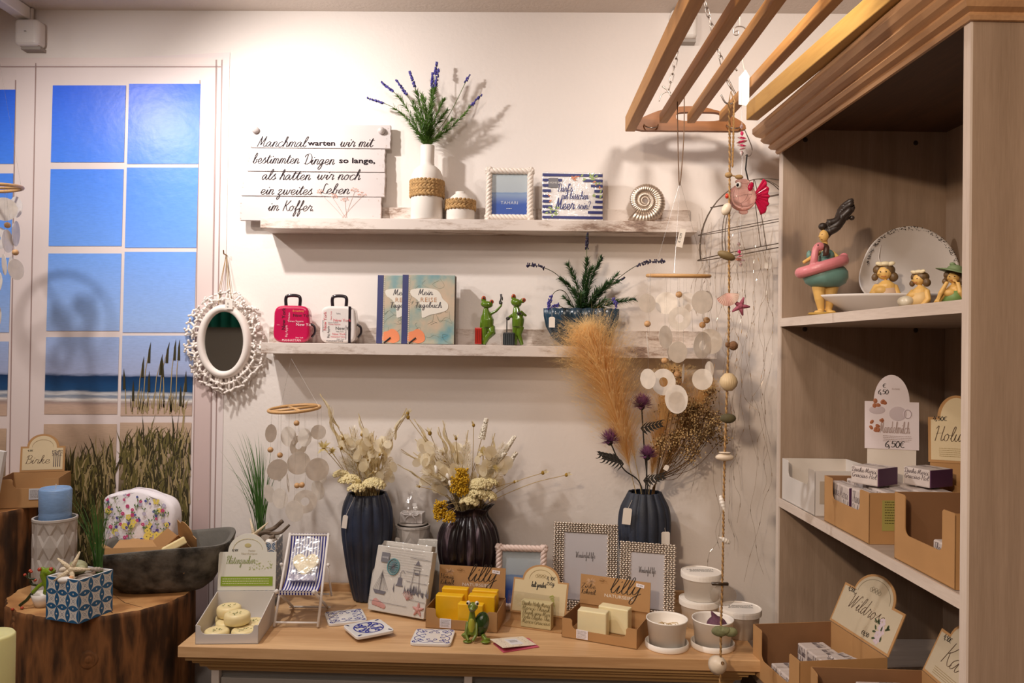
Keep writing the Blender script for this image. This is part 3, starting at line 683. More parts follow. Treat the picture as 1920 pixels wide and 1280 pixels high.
def soap_round(label, loc, rz=0, tilt=(0, 0), r=.026, h=.02, group=None):
    t = thing('round_soap', label, 'soap', loc, rz, group); t.rotation_euler = (tilt[0], tilt[1], rz)
    pr = [(0, 0), (r * .8, 0), (r * .96, h * .12), (r, h * .35), (r, h * .65), (r * .95, h * .88), (r * .8, h), (r * .6, h * .96), (0, h * .94)]
    MB().lathe(pr, 32).put('soap_body', M_soap, t, smooth=True)
    fl = MB(); rr_ = random.Random(int(abs(loc[0]) * 1e5))
    for i in range(9):
        a = rr_.uniform(0, 6.28); q = rr_.uniform(0, r * .6)
        fl.ell(q * math.cos(a), q * math.sin(a), h * .985, rr_.uniform(.0012, .003), rr_.uniform(.0008, .0016), .0006, (0, 0, a), 6, 4)
    fl.put('petal_flakes', M_flake, t)
    return t
M_soap = pm('cream_soap', '#efdca6', .38, sub=.3, var=.06, vscale=40)
M_flake = pm('herb_flake', '#8f9460', .6)
def blades_grass(mb, o, n, h, spread, seed, w=.0022, lean=(0, 0), r0=.012):
    g = random.Random(seed)
    for i in range(n):
        a = g.uniform(0, 6.28); b = (o[0] + math.cos(a) * r0 * g.random(), o[1] + math.sin(a) * r0 * .5 * g.random(), o[2])
        hh = h * g.uniform(.45, 1); dx = math.cos(a) * spread * g.uniform(.1, 1) + lean[0]; dy = math.sin(a) * spread * .3 * g.random() + lean[1]
        curl = g.uniform(.6, 1.6)
        P = [(b[0] + dx * (k / 9) ** (1 + curl), b[1] + dy * (k / 9) ** 1.5, b[2] + hh * (1 - (1 - k / 9) ** 1.15 if k < 9 else 1)) for k in range(10)]
        mb.blade(P, w * g.uniform(.6, 1.1), Vector((math.cos(a + 1.3), math.sin(a + 1.3) * .5, 0)).normalized())
M_green = leafy('grass_green', '#4f7f33', .35, gloss=.06, var=.35)
M_green2 = leafy('lavender_leaf', '#6c9440', .35, gloss=.04, var=.3)
M_green3 = leafy('rosemary_leaf_dark', '#3f6638', .3, gloss=.06, var=.3)
M_lav = pm('lavender_flower', '#4d45a0', .7, var=.3, vscale=200)
M_lavd = pm('lavender_flower_dark', '#2e2748', .7, var=.3, vscale=200)
def lavender(t, o, tips, seed, leaf=None, flower=None, leaf_to=.68, dens=1.0, leaflen=.022, names=('foliage', 'flower_spikes', 'stems')):
    """o: mouth point, tips: list of (x,y,z[,bend]) in local coordinates"""
    g = random.Random(seed); lf = MB(); fw = MB(); st = MB()
    for tp in tips:
        tip = Vector(tp[:3]); bend = tp[3] if len(tp) > 3 else .02; lt = tp[4] if len(tp) > 4 else leaf_to; fl_ = tp[5] if len(tp) > 5 else .72
        o_ = Vector(o) + Vector((g.uniform(-.008, .008), g.uniform(-.005, .005), 0))
        mid = o_.lerp(tip, .5) + Vector((0, 0, bend)); P = spline([o_ - Vector((0, 0, .03)), o_, mid, tip], 10)[10:]
        L = len(P); st.tube([p - Vector((0, 0, 0)) for p in P], .0009, 5)
        ln_ = (tip - o_).length; nl = int(ln_ * lt * 1000 * .75 * dens)
        for i in range(nl):
            k = g.random() * lt; f = k * (L - 1); a = int(f); p = P[a].lerp(P[min(a + 1, L - 1)], f - a); d = (P[min(a + 1, L - 1)] - P[a]).normalized()
            s = d.orthogonal().normalized(); s.rotate(Matrix.Rotation(g.uniform(0, 6.28), 3, d)); ll = leaflen * g.uniform(.6, 1.15) * (1 - .35 * k)
            dr = (s + d * 1.1).normalized(); q = p + dr * ll * .6 ; e = p + dr * ll + Vector((0, 0, -ll * .15))
            lf.blade([p, p.lerp(q, .6), q, e], .0026, dr.cross(d).normalized())
        ns = int(ln_ * (1 - fl_) * 1000 * .9)
        for i in range(ns):
            k = fl_ + (1 - fl_) * g.random(); f = k * (L - 1); a = int(f); p = P[min(a, L - 1)].lerp(P[min(a + 1, L - 1)], f - a)
            r_ = .0035 * (1 - .5 * (k - fl_) / (1 - fl_)); a_ = g.uniform(0, 6.28)
            fw.ell(p.x + math.cos(a_) * r_, p.y + math.sin(a_) * r_, p.z + g.uniform(-.001, .001), .0022, .0022, .0026, None, 5, 4)
    lf.put(names[0], leaf or M_green2, t); fw.put(names[1], flower or M_lav, t); st.put(names[2], pm('lavender_stem', '#5a7038', .6), t, smooth=True)
def shell_fan(mb, c, r, rot=None, depth=.35, n=14):
    """ribbed cockle"""
    vs = []; fs = []; m = 8; N_ = n * 4
    for j in range(m + 1):
        q = j / m
        for i in range(N_ + 1):
            a = -1.25 + 2.5 * i / N_; rib = 1 + .04 * math.cos(i / N_ * n * 2 * PI)
            rr_ = r * q * (1 + .1 * math.cos(a * 1.6)); vs.append((math.sin(a) * rr_, -depth * r * math.sin(PI * min(1, q) * .5 + .35) * rib + depth * r * .3, math.cos(a) * rr_ - r * .5))
    for j in range(m):
        for i in range(N_): fs.append((j * (N_ + 1) + i, j * (N_ + 1) + i + 1, (j + 1) * (N_ + 1) + i + 1, (j + 1) * (N_ + 1) + i))
    return mb.add(vs, fs, rot, c)
def starfish(mb, c, r, w, rot=None, th=.35, arms=5):
    for i in range(arms):
        a = 2 * PI * i / arms; P = [(0, 0, 0), (math.sin(a) * r * .5, 0, math.cos(a) * r * .5), (math.sin(a) * r, -.001, math.cos(a) * r)]
        R = rotm(rot); Q = [R @ Vector(p) + Vector(c) for p in P]; mb.tube(Q, [w, w * .75, w * .3], 8)
    mb.ell(c[0], c[1], c[2], w * 1.25, w * 1.25, w * 1.25)
    return mb
def spiral_shell(mb, c, L, r, rot=None, turns=5):
    pr = [(0, -L / 2)]
    for i in range(turns * 4 + 1):
        q = i / (turns * 4); pr.append((r * math.sin(q * PI * .55 + .35) * (1 - q) ** .8 * (1 + .12 * math.cos(q * turns * 2 * PI)) + .0002, -L / 2 + L * (.05 + .95 * q)))
    return mb.lathe(pr, 16, c, rot=rot)
# capiz shell mobile
M_capiz = leafy('capiz_shell', '#faf3ea', .45, .4, .88, .05, var=.10, vscale=60)
M_bead = wood('bead_wood', '#d2a878', '#b98a58', 'Z', 8, .5)
M_bamboo = wood('bamboo_ring', '#d9b07a', '#b98a54', 'X', 8, .45)
M_nylon = film('nylon_line', (.9, .88, .85), .25, .3, .25)
def mobile(label, ring, ry, rw, discs, beads, hang, seed, tag_=None, ringtilt=.06, cross=True, rh=.14):
    """ring: pixel centre, ry: depth plane, rw: ring radius in px, discs: (px,py,radius px,turn 0..1,hole), beads: (px,py)"""
    g = random.Random(seed); c = ony(*ring, ry); k = K(ry); R = rw / k
    t = thing('capiz_mobile', label, 'shell mobile', c)
    L = []
    for i in range(48): a = 2 * PI * i / 48; L.append((R * math.cos(a), R * .95 * math.sin(a), R * math.cos(a) * ringtilt + R * .08 * math.sin(a)))
    rg_ = MB(); rg_.tube(L, .0042, 8, closed=True); rg_.put('ring', M_bamboo, t, smooth=True)
    if cross:
        for a in (.5, 2.1):
            MB().tube([(R * math.cos(a), R * .95 * math.sin(a), R * math.cos(a) * ringtilt + R * .08 * math.sin(a)), (-R * math.cos(a), -R * .95 * math.sin(a), -R * math.cos(a) * ringtilt - R * .08 * math.sin(a))], .0034, 8).put('ring_crossbar', M_bamboo, t, smooth=True)
    th = MB(); top = Vector(hang) - c
    for a in (.3, 2.4, 4.4): th.tube([(R * math.cos(a), R * .95 * math.sin(a), 0), tuple(top)], .00035, 4)
    for (px, py, r, turn, hole) in discs:
        yy = g.uniform(-.9, .9) * R * .8; p = ony(px, py, ry + yy) - c; rad = r / K(ry + yy)
        mb = MB(); n = 28; vs = []; fs = []
        n_ = n
        ro = [(math.cos(2 * PI * i / n_) * rad * (1 + .015 * math.sin(i * 2.3)), math.sin(2 * PI * i / n_) * rad) for i in range(n_)]
        if hole:
            ri = [(x * .36, z * .36) for x, z in ro]
            for y in (-.0003, .0003): vs += [(x, y, z) for x, z in ro] + [(x, y, z) for x, z in ri]
            for i in range(n_):
                j = (i + 1) % n_; fs += [(i, j, n_ + j, n_ + i), (3 * n_ + i, 3 * n_ + j, 2 * n_ + j, 2 * n_ + i), (i, 2 * n_ + i, 2 * n_ + j, j), (n_ + i, n_ + j, 3 * n_ + j, 3 * n_ + i)]
            mb.add(vs, fs)
        else: mb.prism(ro, -.0003, .0003)
        ang = math.acos(max(.05, min(1, turn))) * g.choice([-1, 1])
        mb.put('capiz_disc', M_capiz, t, p, (g.uniform(-.12, .12), 0, ang))
        th.tube([(p.x, p.y, p.z + rad), (max(-R, min(R, p.x * .95)), p.y, 0)], .0003, 4)
    for (px, py) in beads:
        yy = g.uniform(-.5, .5) * R; p = ony(px, py, ry + yy) - c; MB().ell(0, 0, 0, .0075, .0075, .0072, None, 16, 10).put('wooden_bead', M_bead, t, p, smooth=True)
    th.put('threads', M_nylon, t)
    if tag_:
        p = ony(*tag_, ry - .01) - c; MB().box(0, 0, 0, .014, .0008, .042, (0, .2, 0)).put('price_tag', M_tagm, t, p)
        o = block('€ 12,95', .005); o.put('tag_print', INK, t, p + Vector((0, -.001, 0)), (0, -1.35, 0))
    return t
# =================================================================== LEFT CORNER
# mobile at the left edge
mobile('shell mobile cut by the left edge, hanging before the blue mural panes', (-28, 352), -.30, 62,
       [(8, 392, 22, .8, 0), (30, 388, 20, .9, 0), (-14, 390, 22, .8, 0), (30, 438, 24, .3, 0), (-8, 446, 22, .9, 1), (14, 452, 22, .15, 0), (8, 496, 20, .7, 0), (22, 500, 20, .75, 0), (30, 505, 20, .15, 0), (-10, 530, 24, .9, 0), (-30, 470, 22, .9, 0), (-6, 592, 22, .8, 1)],
       [(14, 422), (29, 473), (-20, 480)], ony(-26, -30, -.30), 5)
# log stumps
def bark(name, c1, c2, c3):
    return ramp_mat(name, 'N', [(.28, c3), (.42, c2), (.55, c1), (.68, c2), (.8, '#9a7040')], rough=.75, noise_scale=22, stretch=(1, 1, .22), bump=1.0)
M_bark = bark('log_bark', '#8f5e34', '#472c14', '#150c06')
M_end = ramp_mat('log_cut', 'N', [(.25, '#7a4e28'), (.45, '#b98450'), (.6, '#d0a068'), (.75, '#c08a54')], rough=.6, noise_scale=9, stretch=(1, 1, 1), bump=.15)
def log(label, c, r, h, seed, ecc=.98):
    g = random.Random(seed); ph = [g.uniform(0, 6.28) for _ in range(6)]; am = [g.uniform(.2, 1) for _ in range(6)]
    def R(a, z):
        s = sum(am[i] * math.cos((i + 1) * a + ph[i]) / (i + 1.5) for i in range(6)) * .035
        return r * (1 + s + .012 * math.sin(19 * a + z * 4) + .008 * math.sin(41 * a + z * 9))
    t = thing('log_stump', label, 'tree stump', c)
    n = 120; zs_ = [0, .05, .12, .2, .3, .4, .5, .6, .7, .8, .9, h - .012, h - .004, h]
    zs_ = sorted(z for z in zs_ if z <= h); vs = []; fs = []
    for j, z in enumerate(zs_):
        for i in range(n):
            a = 2 * PI * i / n; q = R(a, z) * (.985 if z == h else 1) * (1 + .04 * max(0, .3 - z)); vs.append((q * math.cos(a), q * ecc * math.sin(a), z))
    for j in range(len(zs_) - 1):
        for i in range(n): k = (i + 1) % n; fs.append((j * n + i, j * n + k, (j + 1) * n + k, (j + 1) * n + i))
    MB().add(vs, fs).put('bark', M_bark, t, smooth=True)
    tp = MB(); tp.face([(R(2 * PI * i / n, h) * .985 * math.cos(2 * PI * i / n), R(2 * PI * i / n, h) * .985 * ecc * math.sin(2 * PI * i / n), h) for i in range(n)])
    tp.put('cut_face', M_end, t)
    ck = MB()
    for i in range(7):
        a = g.uniform(0, 6.28); P = [(q * r * math.cos(a + .08 * math.sin(q * 9)), q * r * math.sin(a + .08 * math.sin(q * 9)), h + .0003) for q in (.15, .4, .65, .95)]
        ck.blade(P[::-1], .004 * g.uniform(.4, 1), Vector((-math.sin(a), math.cos(a), 0)))
    ck.put('cracks', pm('crack_dark', '#3a2211', .9), t)
    for (a, z) in ((-1.25, .80), (-2.2, .86), (-1.5, .62)):
        if z < h: 
            q = R(a, z); MB().lathe([(0, .004), (.006, .005), (.010, .001), (.016, .004), (.022, 0), (.024, -.01)], 20, rot=(PI / 2, 0, 0)).put('knot', M_bark, t, (q * math.cos(a), q * ecc * math.sin(a), z), (0, 0, a + PI / 2), smooth=True)
    return t
ZL = .894
pc = onz(196, 1120, ZL)
pc.y = -.255; LR = .208
pc.x = ony(199, 1100, -.255).x
log('broad tree stump carrying the stone bowl and blue tile pot', (pc.x, pc.y, 0), LR, ZL, 4)
ZL2 = 1.075
p2_ = ony(-32, 1000, -.16)
log('taller tree stump at the left edge under the cardboard display box', (p2_.x - .012, -.16, 0), .135, ZL2, 11)
# cream candle on a low log, bottom left corner
cp = ony(-4, 1200, -.78); 
lowlog = log('low tree stump under the cream candle in the bottom left corner', (cp.x - .03, cp.y - .0, 0), .12, .73, 21)
ztc = ony(-4, 1188, -.78).z
ct = thing('pillar_candle', 'pale cream pillar candle cut by the bottom left edge', 'candle', (cp.x - .012, cp.y, .731))
MB().lathe([(0, 0), (.037, 0), (.038, .003), (.038, ztc - .735), (.035, ztc - .731), (.02, ztc - .735), (0, ztc - .736)], 40).put('wax', pm('cream_wax', '#dcd79a', .45, sub=.4), ct, smooth=True)
MB().tube([(0, 0, ztc - .737), (0.001, 0, ztc - .722)], .0008, 6).put('wick', INK, ct)
dt = ony(24, 1278, -.76); dh = thing('small_dish', 'small white dish rim peeking in beside the cream candle', 'dish', (dt.x - .006, -.78 + .03, .731))
MB().lathe([(0, 0), (.016, 0), (.02, .01), (.024, .07), (.0245, .1), (.0215, .1), (.018, .012), (0, .006)], 32).put('dish_body', pm('white_ceramic', '#e8e0d6', .35), dh, smooth=True)
dh.location.y = -.76; 
# white panel leaning at the left edge
wp = thing('white_board', 'white printed board leaning at the far left edge before the mural', 'board', (ony(-6, 905, -.24).x - .016, -.24, ZL2 + .001), 0)
MB().box(0, 0, .078, .05, .012, .156, (0, .16, 0)).put('board', pm('board_white', '#ded8d2', .6), wp)
lm = lines(.038, 12, .0018, .009); lm.put('board_print', pm('grey_print', '#8a8480', .6), wp, (.006, -.0068, .13), (0, .16, 0))
# Birke carton on the tall stump
c0 = ony(-12, 985, -.40)
bk = thing('soap_display_carton', 'cardboard display carton with a birch label on the taller stump', 'display box', (ony(44, 960, -.17).x, -.122, ZL2 + .001), .30)
carton(bk, .14, .125, .074, .05, cut=.5)
MB().box(.022, -.0637, .035, .040, .0006, .028).put('ingredient_sticker', pm('sticker_grey', '#c9c7ca', .5), bk)
lines(.034, 7, .0014, .003).put('sticker_print', pm('grey_print', '#8a8480', .6), bk, (.022, -.0643, .043))
M_cream = pm('label_cream', '#dcc9a4', .6, var=.05)
def header(t, w, h, aw, ah, y, z, tilt, mat=None, lab=None, inset=.005, rz=0):
    o = MB().prism(arch_outline(w, h, aw, ah), -.0009, .0009).put('header_card', mat or M_card, t, (0, y, z), (tilt, 0, rz))
    i2 = MB().prism(arch_outline(w - 2 * inset, h - 2 * inset, aw - 2 * inset, ah), -.0014, -.001).put('header_label', lab or M_cream, o, (0, 0, inset))
    return o
hd = header(bk, .108, .068, .077, .033, .061, .074, -.10)
script('Birke', .022, .0008).put('lettering', pm('label_ink_brown', '#4a3424', .6), hd, (-.012, -.0018, .022))
script('4,50€', .006, .0006, shear=.1).put('price_note', INK, hd, (-.03, -.0018, .055))
b3 = MB(); g_ = random.Random(5)
for i in range(4):
    x = .026 + i * .005; b3.face([(x, 0, .012), (x + .0022, 0, .012), (x + .002, 0, .05), (x + .0005, 0, .05)])
for i in range(90): x = g_.uniform(.022, .046); z = g_.uniform(.04, .056); b3.face([(x, 0, z), (x + .002, 0, z), (x + .001, 0, z + .0015)])
b3.put('birch_print', pm('birch_print', '#5b4f52', .6), hd, (0, -.0018, 0))
MB().tube([(math.cos(PI * i / 20) * .026, 0, .066 + math.sin(PI * i / 20) * .02) for i in range(21)], .0005, 4, flat=.3).put('arch_line', pm('label_line', '#a98f66', .6), hd, (0, -.0018, 0))
# hexagon relief candle holder with blue candle
M_conc = pm('pale_concrete', '#bdb4ac', .7, var=.06, bump=.1)
def relief_pot(name, label, loc, r, h, n=10, rows_=3, mat=None, cat='candle holder', wall=.004):
    t = thing(name, label, cat, loc)
    vs = []; fs = []
    m = mat or M_conc; N_ = n * 2; R2 = rows_ * 2
    for j in range(R2 + 1):
        z = .004 + (h - .010) * j / R2
        for i in range(N_):
            a = 2 * PI * i / N_; odd_i = i % 2; odd_j = j % 2
            q = r * (1.0 if (odd_i == 0 and odd_j == 0) else (.985 if odd_i != odd_j else .90)); 
            if odd_i == 1 and odd_j == 1: q = r * .83
            vs.append((q * math.cos(a), q * math.sin(a), z))
    for j in range(R2):
        for i in range(N_):
            k = (i + 1) % N_; a_, b_, c_, d_ = j * N_ + i, j * N_ + k, (j + 1) * N_ + k, (j + 1) * N_ + i
            if (i + j) % 2: fs += [(a_, b_, c_), (a_, c_, d_)]
            else: fs += [(a_, b_, d_), (b_, c_, d_)]
    mb = MB().add(vs, fs); mb.lathe([(0, 0), (r * .97, 0), (r, .004)], N_)
    mb.lathe([(r * .985, h - .007), (r * 1.02, h - .006), (r * 1.02, h), (r - wall, h), (r - wall, h * .3), (0, h * .3)], N_ * 2)
    mb.put('pot_body', m, t, bevel=.0006); return t
pp, k_ = base(101, 1112, ZL); 
RP = 38 / k_; HP = 144 / k_
pos = (pp.x, pp.y + .0, ZL + .0003)
relief_pot('candle_holder', 'grey geometric relief candle holder on the broad stump', pos, RP, HP)
cd = thing('blue_candle', 'light blue ribbed pillar candle in the grey geometric holder', 'candle', (pp.x, pp.y, ZL + HP * .3 + .0012))
hc = HP * .7 + 55 / k_; rc = 27 / k_
def ribf(a, r, z):
    if r < rc * .5: return r, z
    b_ = 1 + (.035 * (1 if math.sin(z * 620) > 0 else -.3)) + .012 * math.cos(a * 24); return r * b_, z
MB().lathe([(0, 0), (rc, 0)] + [(rc, hc * q / 40) for q in range(1, 29)] + [(rc * .98, hc * .72), (rc * 1.0, hc * .97), (rc * .93, hc), (rc * .85, hc - .003), (0, hc - .004)], 48, fn=ribf).put('wax', pm('blue_wax', '#7f9fc8', .4, sub=.2, var=.15, vscale=60, stretch=(1, 1, 6)), cd, smooth=True)
MB().tube([(0, 0, hc - .005), (.001, 0, hc + .008)], .0008, 6).put('wick', M_string, cd)

# stone bowl (rounded boat shape)
M_stone = pm('dark_stone', '#6b665e', .85, col2='#2a2722', vscale=30, bump=1.0, bscale=60)
M_stonein = pm('grey_stone_inside', '#6d6961', .8, var=.2, vscale=15, bump=.3, bscale=60)
ZBW = ZL + .0005
bc0 = ony(307, 1100, -.25); Hb = .112
bw = thing('stone_bowl', 'dark rough stone basin on the broad tree stump', 'stone bowl', (bc0.x - .010, -.212, ZBW), .22)
def sup(a, rx, ry, p=3.6):
    c, s_ = math.cos(a), math.sin(a); return (abs(c) ** (2 / p) * (1 if c > 0 else -1) * rx, abs(s_) ** (2 / p) * (1 if s_ > 0 else -1) * ry)
RX, RY = .160, .115
def bowl_ring(scale, z, dx=0, n=72, wob=.0):
    o = []
    for i in range(n):
        a = 2 * PI * i / n; x, y = sup(a, RX * scale, RY * scale); w_ = 1 + wob * (math.sin(7 * a + z * 90) + .6 * math.sin(13 * a - z * 70))
        zz = z + (.008 * (x / RX) + .003 * math.sin(3 * a)) * (z / Hb); o.append((x * w_ + dx, y * w_, zz))
    return o
rings = [bowl_ring(.40, 0), bowl_ring(.60, .001), bowl_ring(.72, .016, wob=.01), bowl_ring(.87, .055, .0, wob=.012), bowl_ring(.96, .09, wob=.01), bowl_ring(1.0, Hb - .004, wob=.004), bowl_ring(.99, Hb)]
inner = [bowl_ring(.93, Hb), bowl_ring(.90, Hb - .006), bowl_ring(.84, Hb - .04), bowl_ring(.70, .035), bowl_ring(.4, .026), bowl_ring(.1, .024)]
def rings_mesh(R_, cap0=False, cap1=False):
    n = len(R_[0]); vs = [p for r_ in R_ for p in r_]; fs = [(j * n + i, j * n + (i + 1) % n, (j + 1) * n + (i + 1) % n, (j + 1) * n + i) for j in range(len(R_) - 1) for i in range(n)]
    if cap0: fs.append(tuple(range(n - 1, -1, -1)))
    if cap1: fs.append(tuple((len(R_) - 1) * n + i for i in range(n)))
    return MB().add(vs, fs)
o = rings_mesh(rings, cap0=True); o.put('outer_shell', M_stone, bw, smooth=True)
rings_mesh([rings[-1]] + inner, cap1=True).put('smoothed_inside', M_stonein, bw, smooth=True)
# things in the bowl: flowered pouch, opened gift boxes, bar of soap
Bz = ZBW + .03
def bin_(px, py, y, z=None): p = ony(px, py, y); return p if z is None else Vector((p.x, y, z))
fp = bin_(268, 968, -.15)
pch = thing('flowered_pouch', 'white cosmetic pouch with purple and yellow flower print in the stone bowl', 'pouch', (fp.x, -.150, ZBW + Hb - .012), -.06)
pw, ph_ = .192, .126
pts = [(-.5, 0), (-.46, -.04), (.3, -.06), (.44, 0), (.5, .3), (.49, .62), (.40, .82), (.2, .95), (-.05, 1.03), (-.2, .98), (-.48, .86), (-.5, .5)]
P = spline(pts, 5, True)
rings_ = []
for s_, y_ in ((.9, -.024), (.98, -.020), (1.0, -.012), (1.0, .012), (.98, .020), (.9, .024)):
    rings_.append([((p.x * s_) * pw, y_ + .003 * math.sin(p.x * 20), ((p.y - .5) * s_ + .5) * ph_) for p in P])
m_ = rings_mesh(rings_, True, True)
m_.put('pouch_body', pm('pouch_cloth', '#eee7ea', .7, bump=.5, bscale=30), pch, smooth=True)
fl_cols = {'violet': '#4e3f9c', 'blue': '#3c54a8', 'yellow': '#f0dc6e', 'pink': '#d0457e', 'green': '#5c7a44', 'pale': '#c8c2dc', 'olive': '#8f9a4a'}
fb = {c: MB() for c in fl_cols}; g_ = random.Random(12)
def inside(x, z):
    c_ = False; q = [(p.x * .93, (p.y - .5) * .93 + .5) for p in P]; j = len(q) - 1
    for i in range(len(q)):
        if (q[i][1] > z) != (q[j][1] > z) and x < (q[j][0] - q[i][0]) * (z - q[i][1]) / (q[j][1] - q[i][1]) + q[i][0]: c_ = not c_
        j = i
    return c_
lay = 0
for i in range(150):
    x = g_.uniform(-.47, .47); z = g_.uniform(.02, .95)
    if not inside(x, z): continue
    X, Z = x * pw, z * ph_; lay += 1; yy = -.0262 - lay * 3e-6; kind = g_.choice(['violet', 'violet', 'blue', 'yellow', 'yellow', 'pink', 'pale', 'stem', 'stem', 'stem', 'stem'])
    if kind == 'stem':
        P_ = [(X, yy, Z), (X + g_.uniform(-.006, .006), yy, Z + .01), (X + g_.uniform(-.01, .01), yy, Z + .02)]
        if not inside(P_[2][0] / pw, P_[2][2] / ph_): continue
        fb[g_.choice(['green', 'olive'])].blade(P_, .0022, Vector((1, 0, 0)))
        for s_ in (-1, 1): fb['green'].face([(X, yy, Z + .008), (X + s_ * .006, yy, Z + .012), (X + s_ * .004, yy, Z + .015)])
    else:
        big = {'yellow': .0085, 'pink': .005, 'pale': .006}.get(kind, .0042) * g_.uniform(.7, 1.1); n = g_.choice([5, 6])
        for q in range(n):
            a = 2 * PI * q / n + x; cx_, cz_ = X + math.cos(a) * big * .6, Z + math.sin(a) * big * .6
            if not inside((cx_ + math.cos(a) * big * .6) / pw, (cz_ + math.sin(a) * big * .6) / ph_): continue
            fb[kind].face([(cx_ + math.cos(b) * big * .45, yy - q * 1e-6, cz_ + math.sin(b) * big * .45) for b in [2 * PI * w_ / 7 for w_ in range(7)]])
for c, mb in fb.items():
    if mb.f: mb.put('printed_flowers', pm('pouch_' + c, fl_cols[c], .7), pch)
MB().tube(spline([((p.x) * pw * .9, -.0, ((p.y - .5) + .5) * ph_ + .0015) for p in [q for q in P if q.y > .6 and -.45 < q.x < .45]], 2), .002, 6).put('zip', pm('zip_white', '#d8d0d4', .5), pch)
def kraft(label, px, py, w, d, h, rz, rx=0, ry=0, flapx=1, y=-.45, z=None, flap=.6, flapang=-.6):
    p = ony(px, py, y); t = thing('opened_kraft_box', label, 'gift box', (p.x, y, p.z if z is None else z), rz); t.rotation_euler = (rx, ry, rz)
    th = .0015; mb = MB(); mb.box(0, 0, th / 2, w, d, th)
    for sx in (-1, 1): mb.box(sx * (w / 2 - th / 2), 0, h / 2, th, d, h)
    for sy in (-1, 1): mb.box(0, sy * (d / 2 - th / 2), h / 2, w, th, h)
    mb.put('box_body', M_card, t)
    # lid flap with rounded tab
    fl_ = [(-w / 2, 0), (w / 2, 0), (w / 2, d * .9)] + [(w * .32 * math.cos(a) * 1.0, d * .9 + .018 * math.sin(a)) for a in [PI * i / 10 for i in range(11)]] + [(-w / 2, d * .9)]
    MB().prism(fl_, -.0007, .0007, 'xy').put('lid_flap', M_card, t, (0, d / 2, h), (PI - flapang - 1.2, 0, PI) if False else (flapang, 0, 0))
    for sx in (-1, 1): MB().prism([(0, 0), (.03 * sx, .004), (.03 * sx, d - .012), (0, d - .008)], -.0007, .0007, 'xy').put('side_flap', M_card, t, (sx * w / 2, -d / 2 + .004, h), (0, -sx * .5, 0))
    return t
kraft('opened brown gift box lying in the left half of the stone bowl', 258, 1012, .135, .07, .034, .22, -.25, 0, y=-.275, z=ZBW + .074, flapang=.35)
kraft('opened brown gift box standing up in the right half of the stone bowl', 344, 990, .08, .06, .034, -.5, .8, .5, y=-.22, z=ZBW + .070, flapang=1.2)
kraft('small folded brown box at the front of the stone bowl', 262, 1030, .05, .03, .016, .2, -.2, 0, y=-.290, z=ZBW + .064, flapang=2.6)
p = ony(327, 1010, -.29); sbx = thing('soap_bar', 'cream bar of soap lying among the opened boxes in the stone bowl', 'soap', (p.x, -.29, p.z - .016), .5); sbx.rotation_euler = (-.2, -.45, .5)
MB().box(0, 0, 0, .056, .03, .018).put('soap_block', M_soap, sbx, bevel=.003)

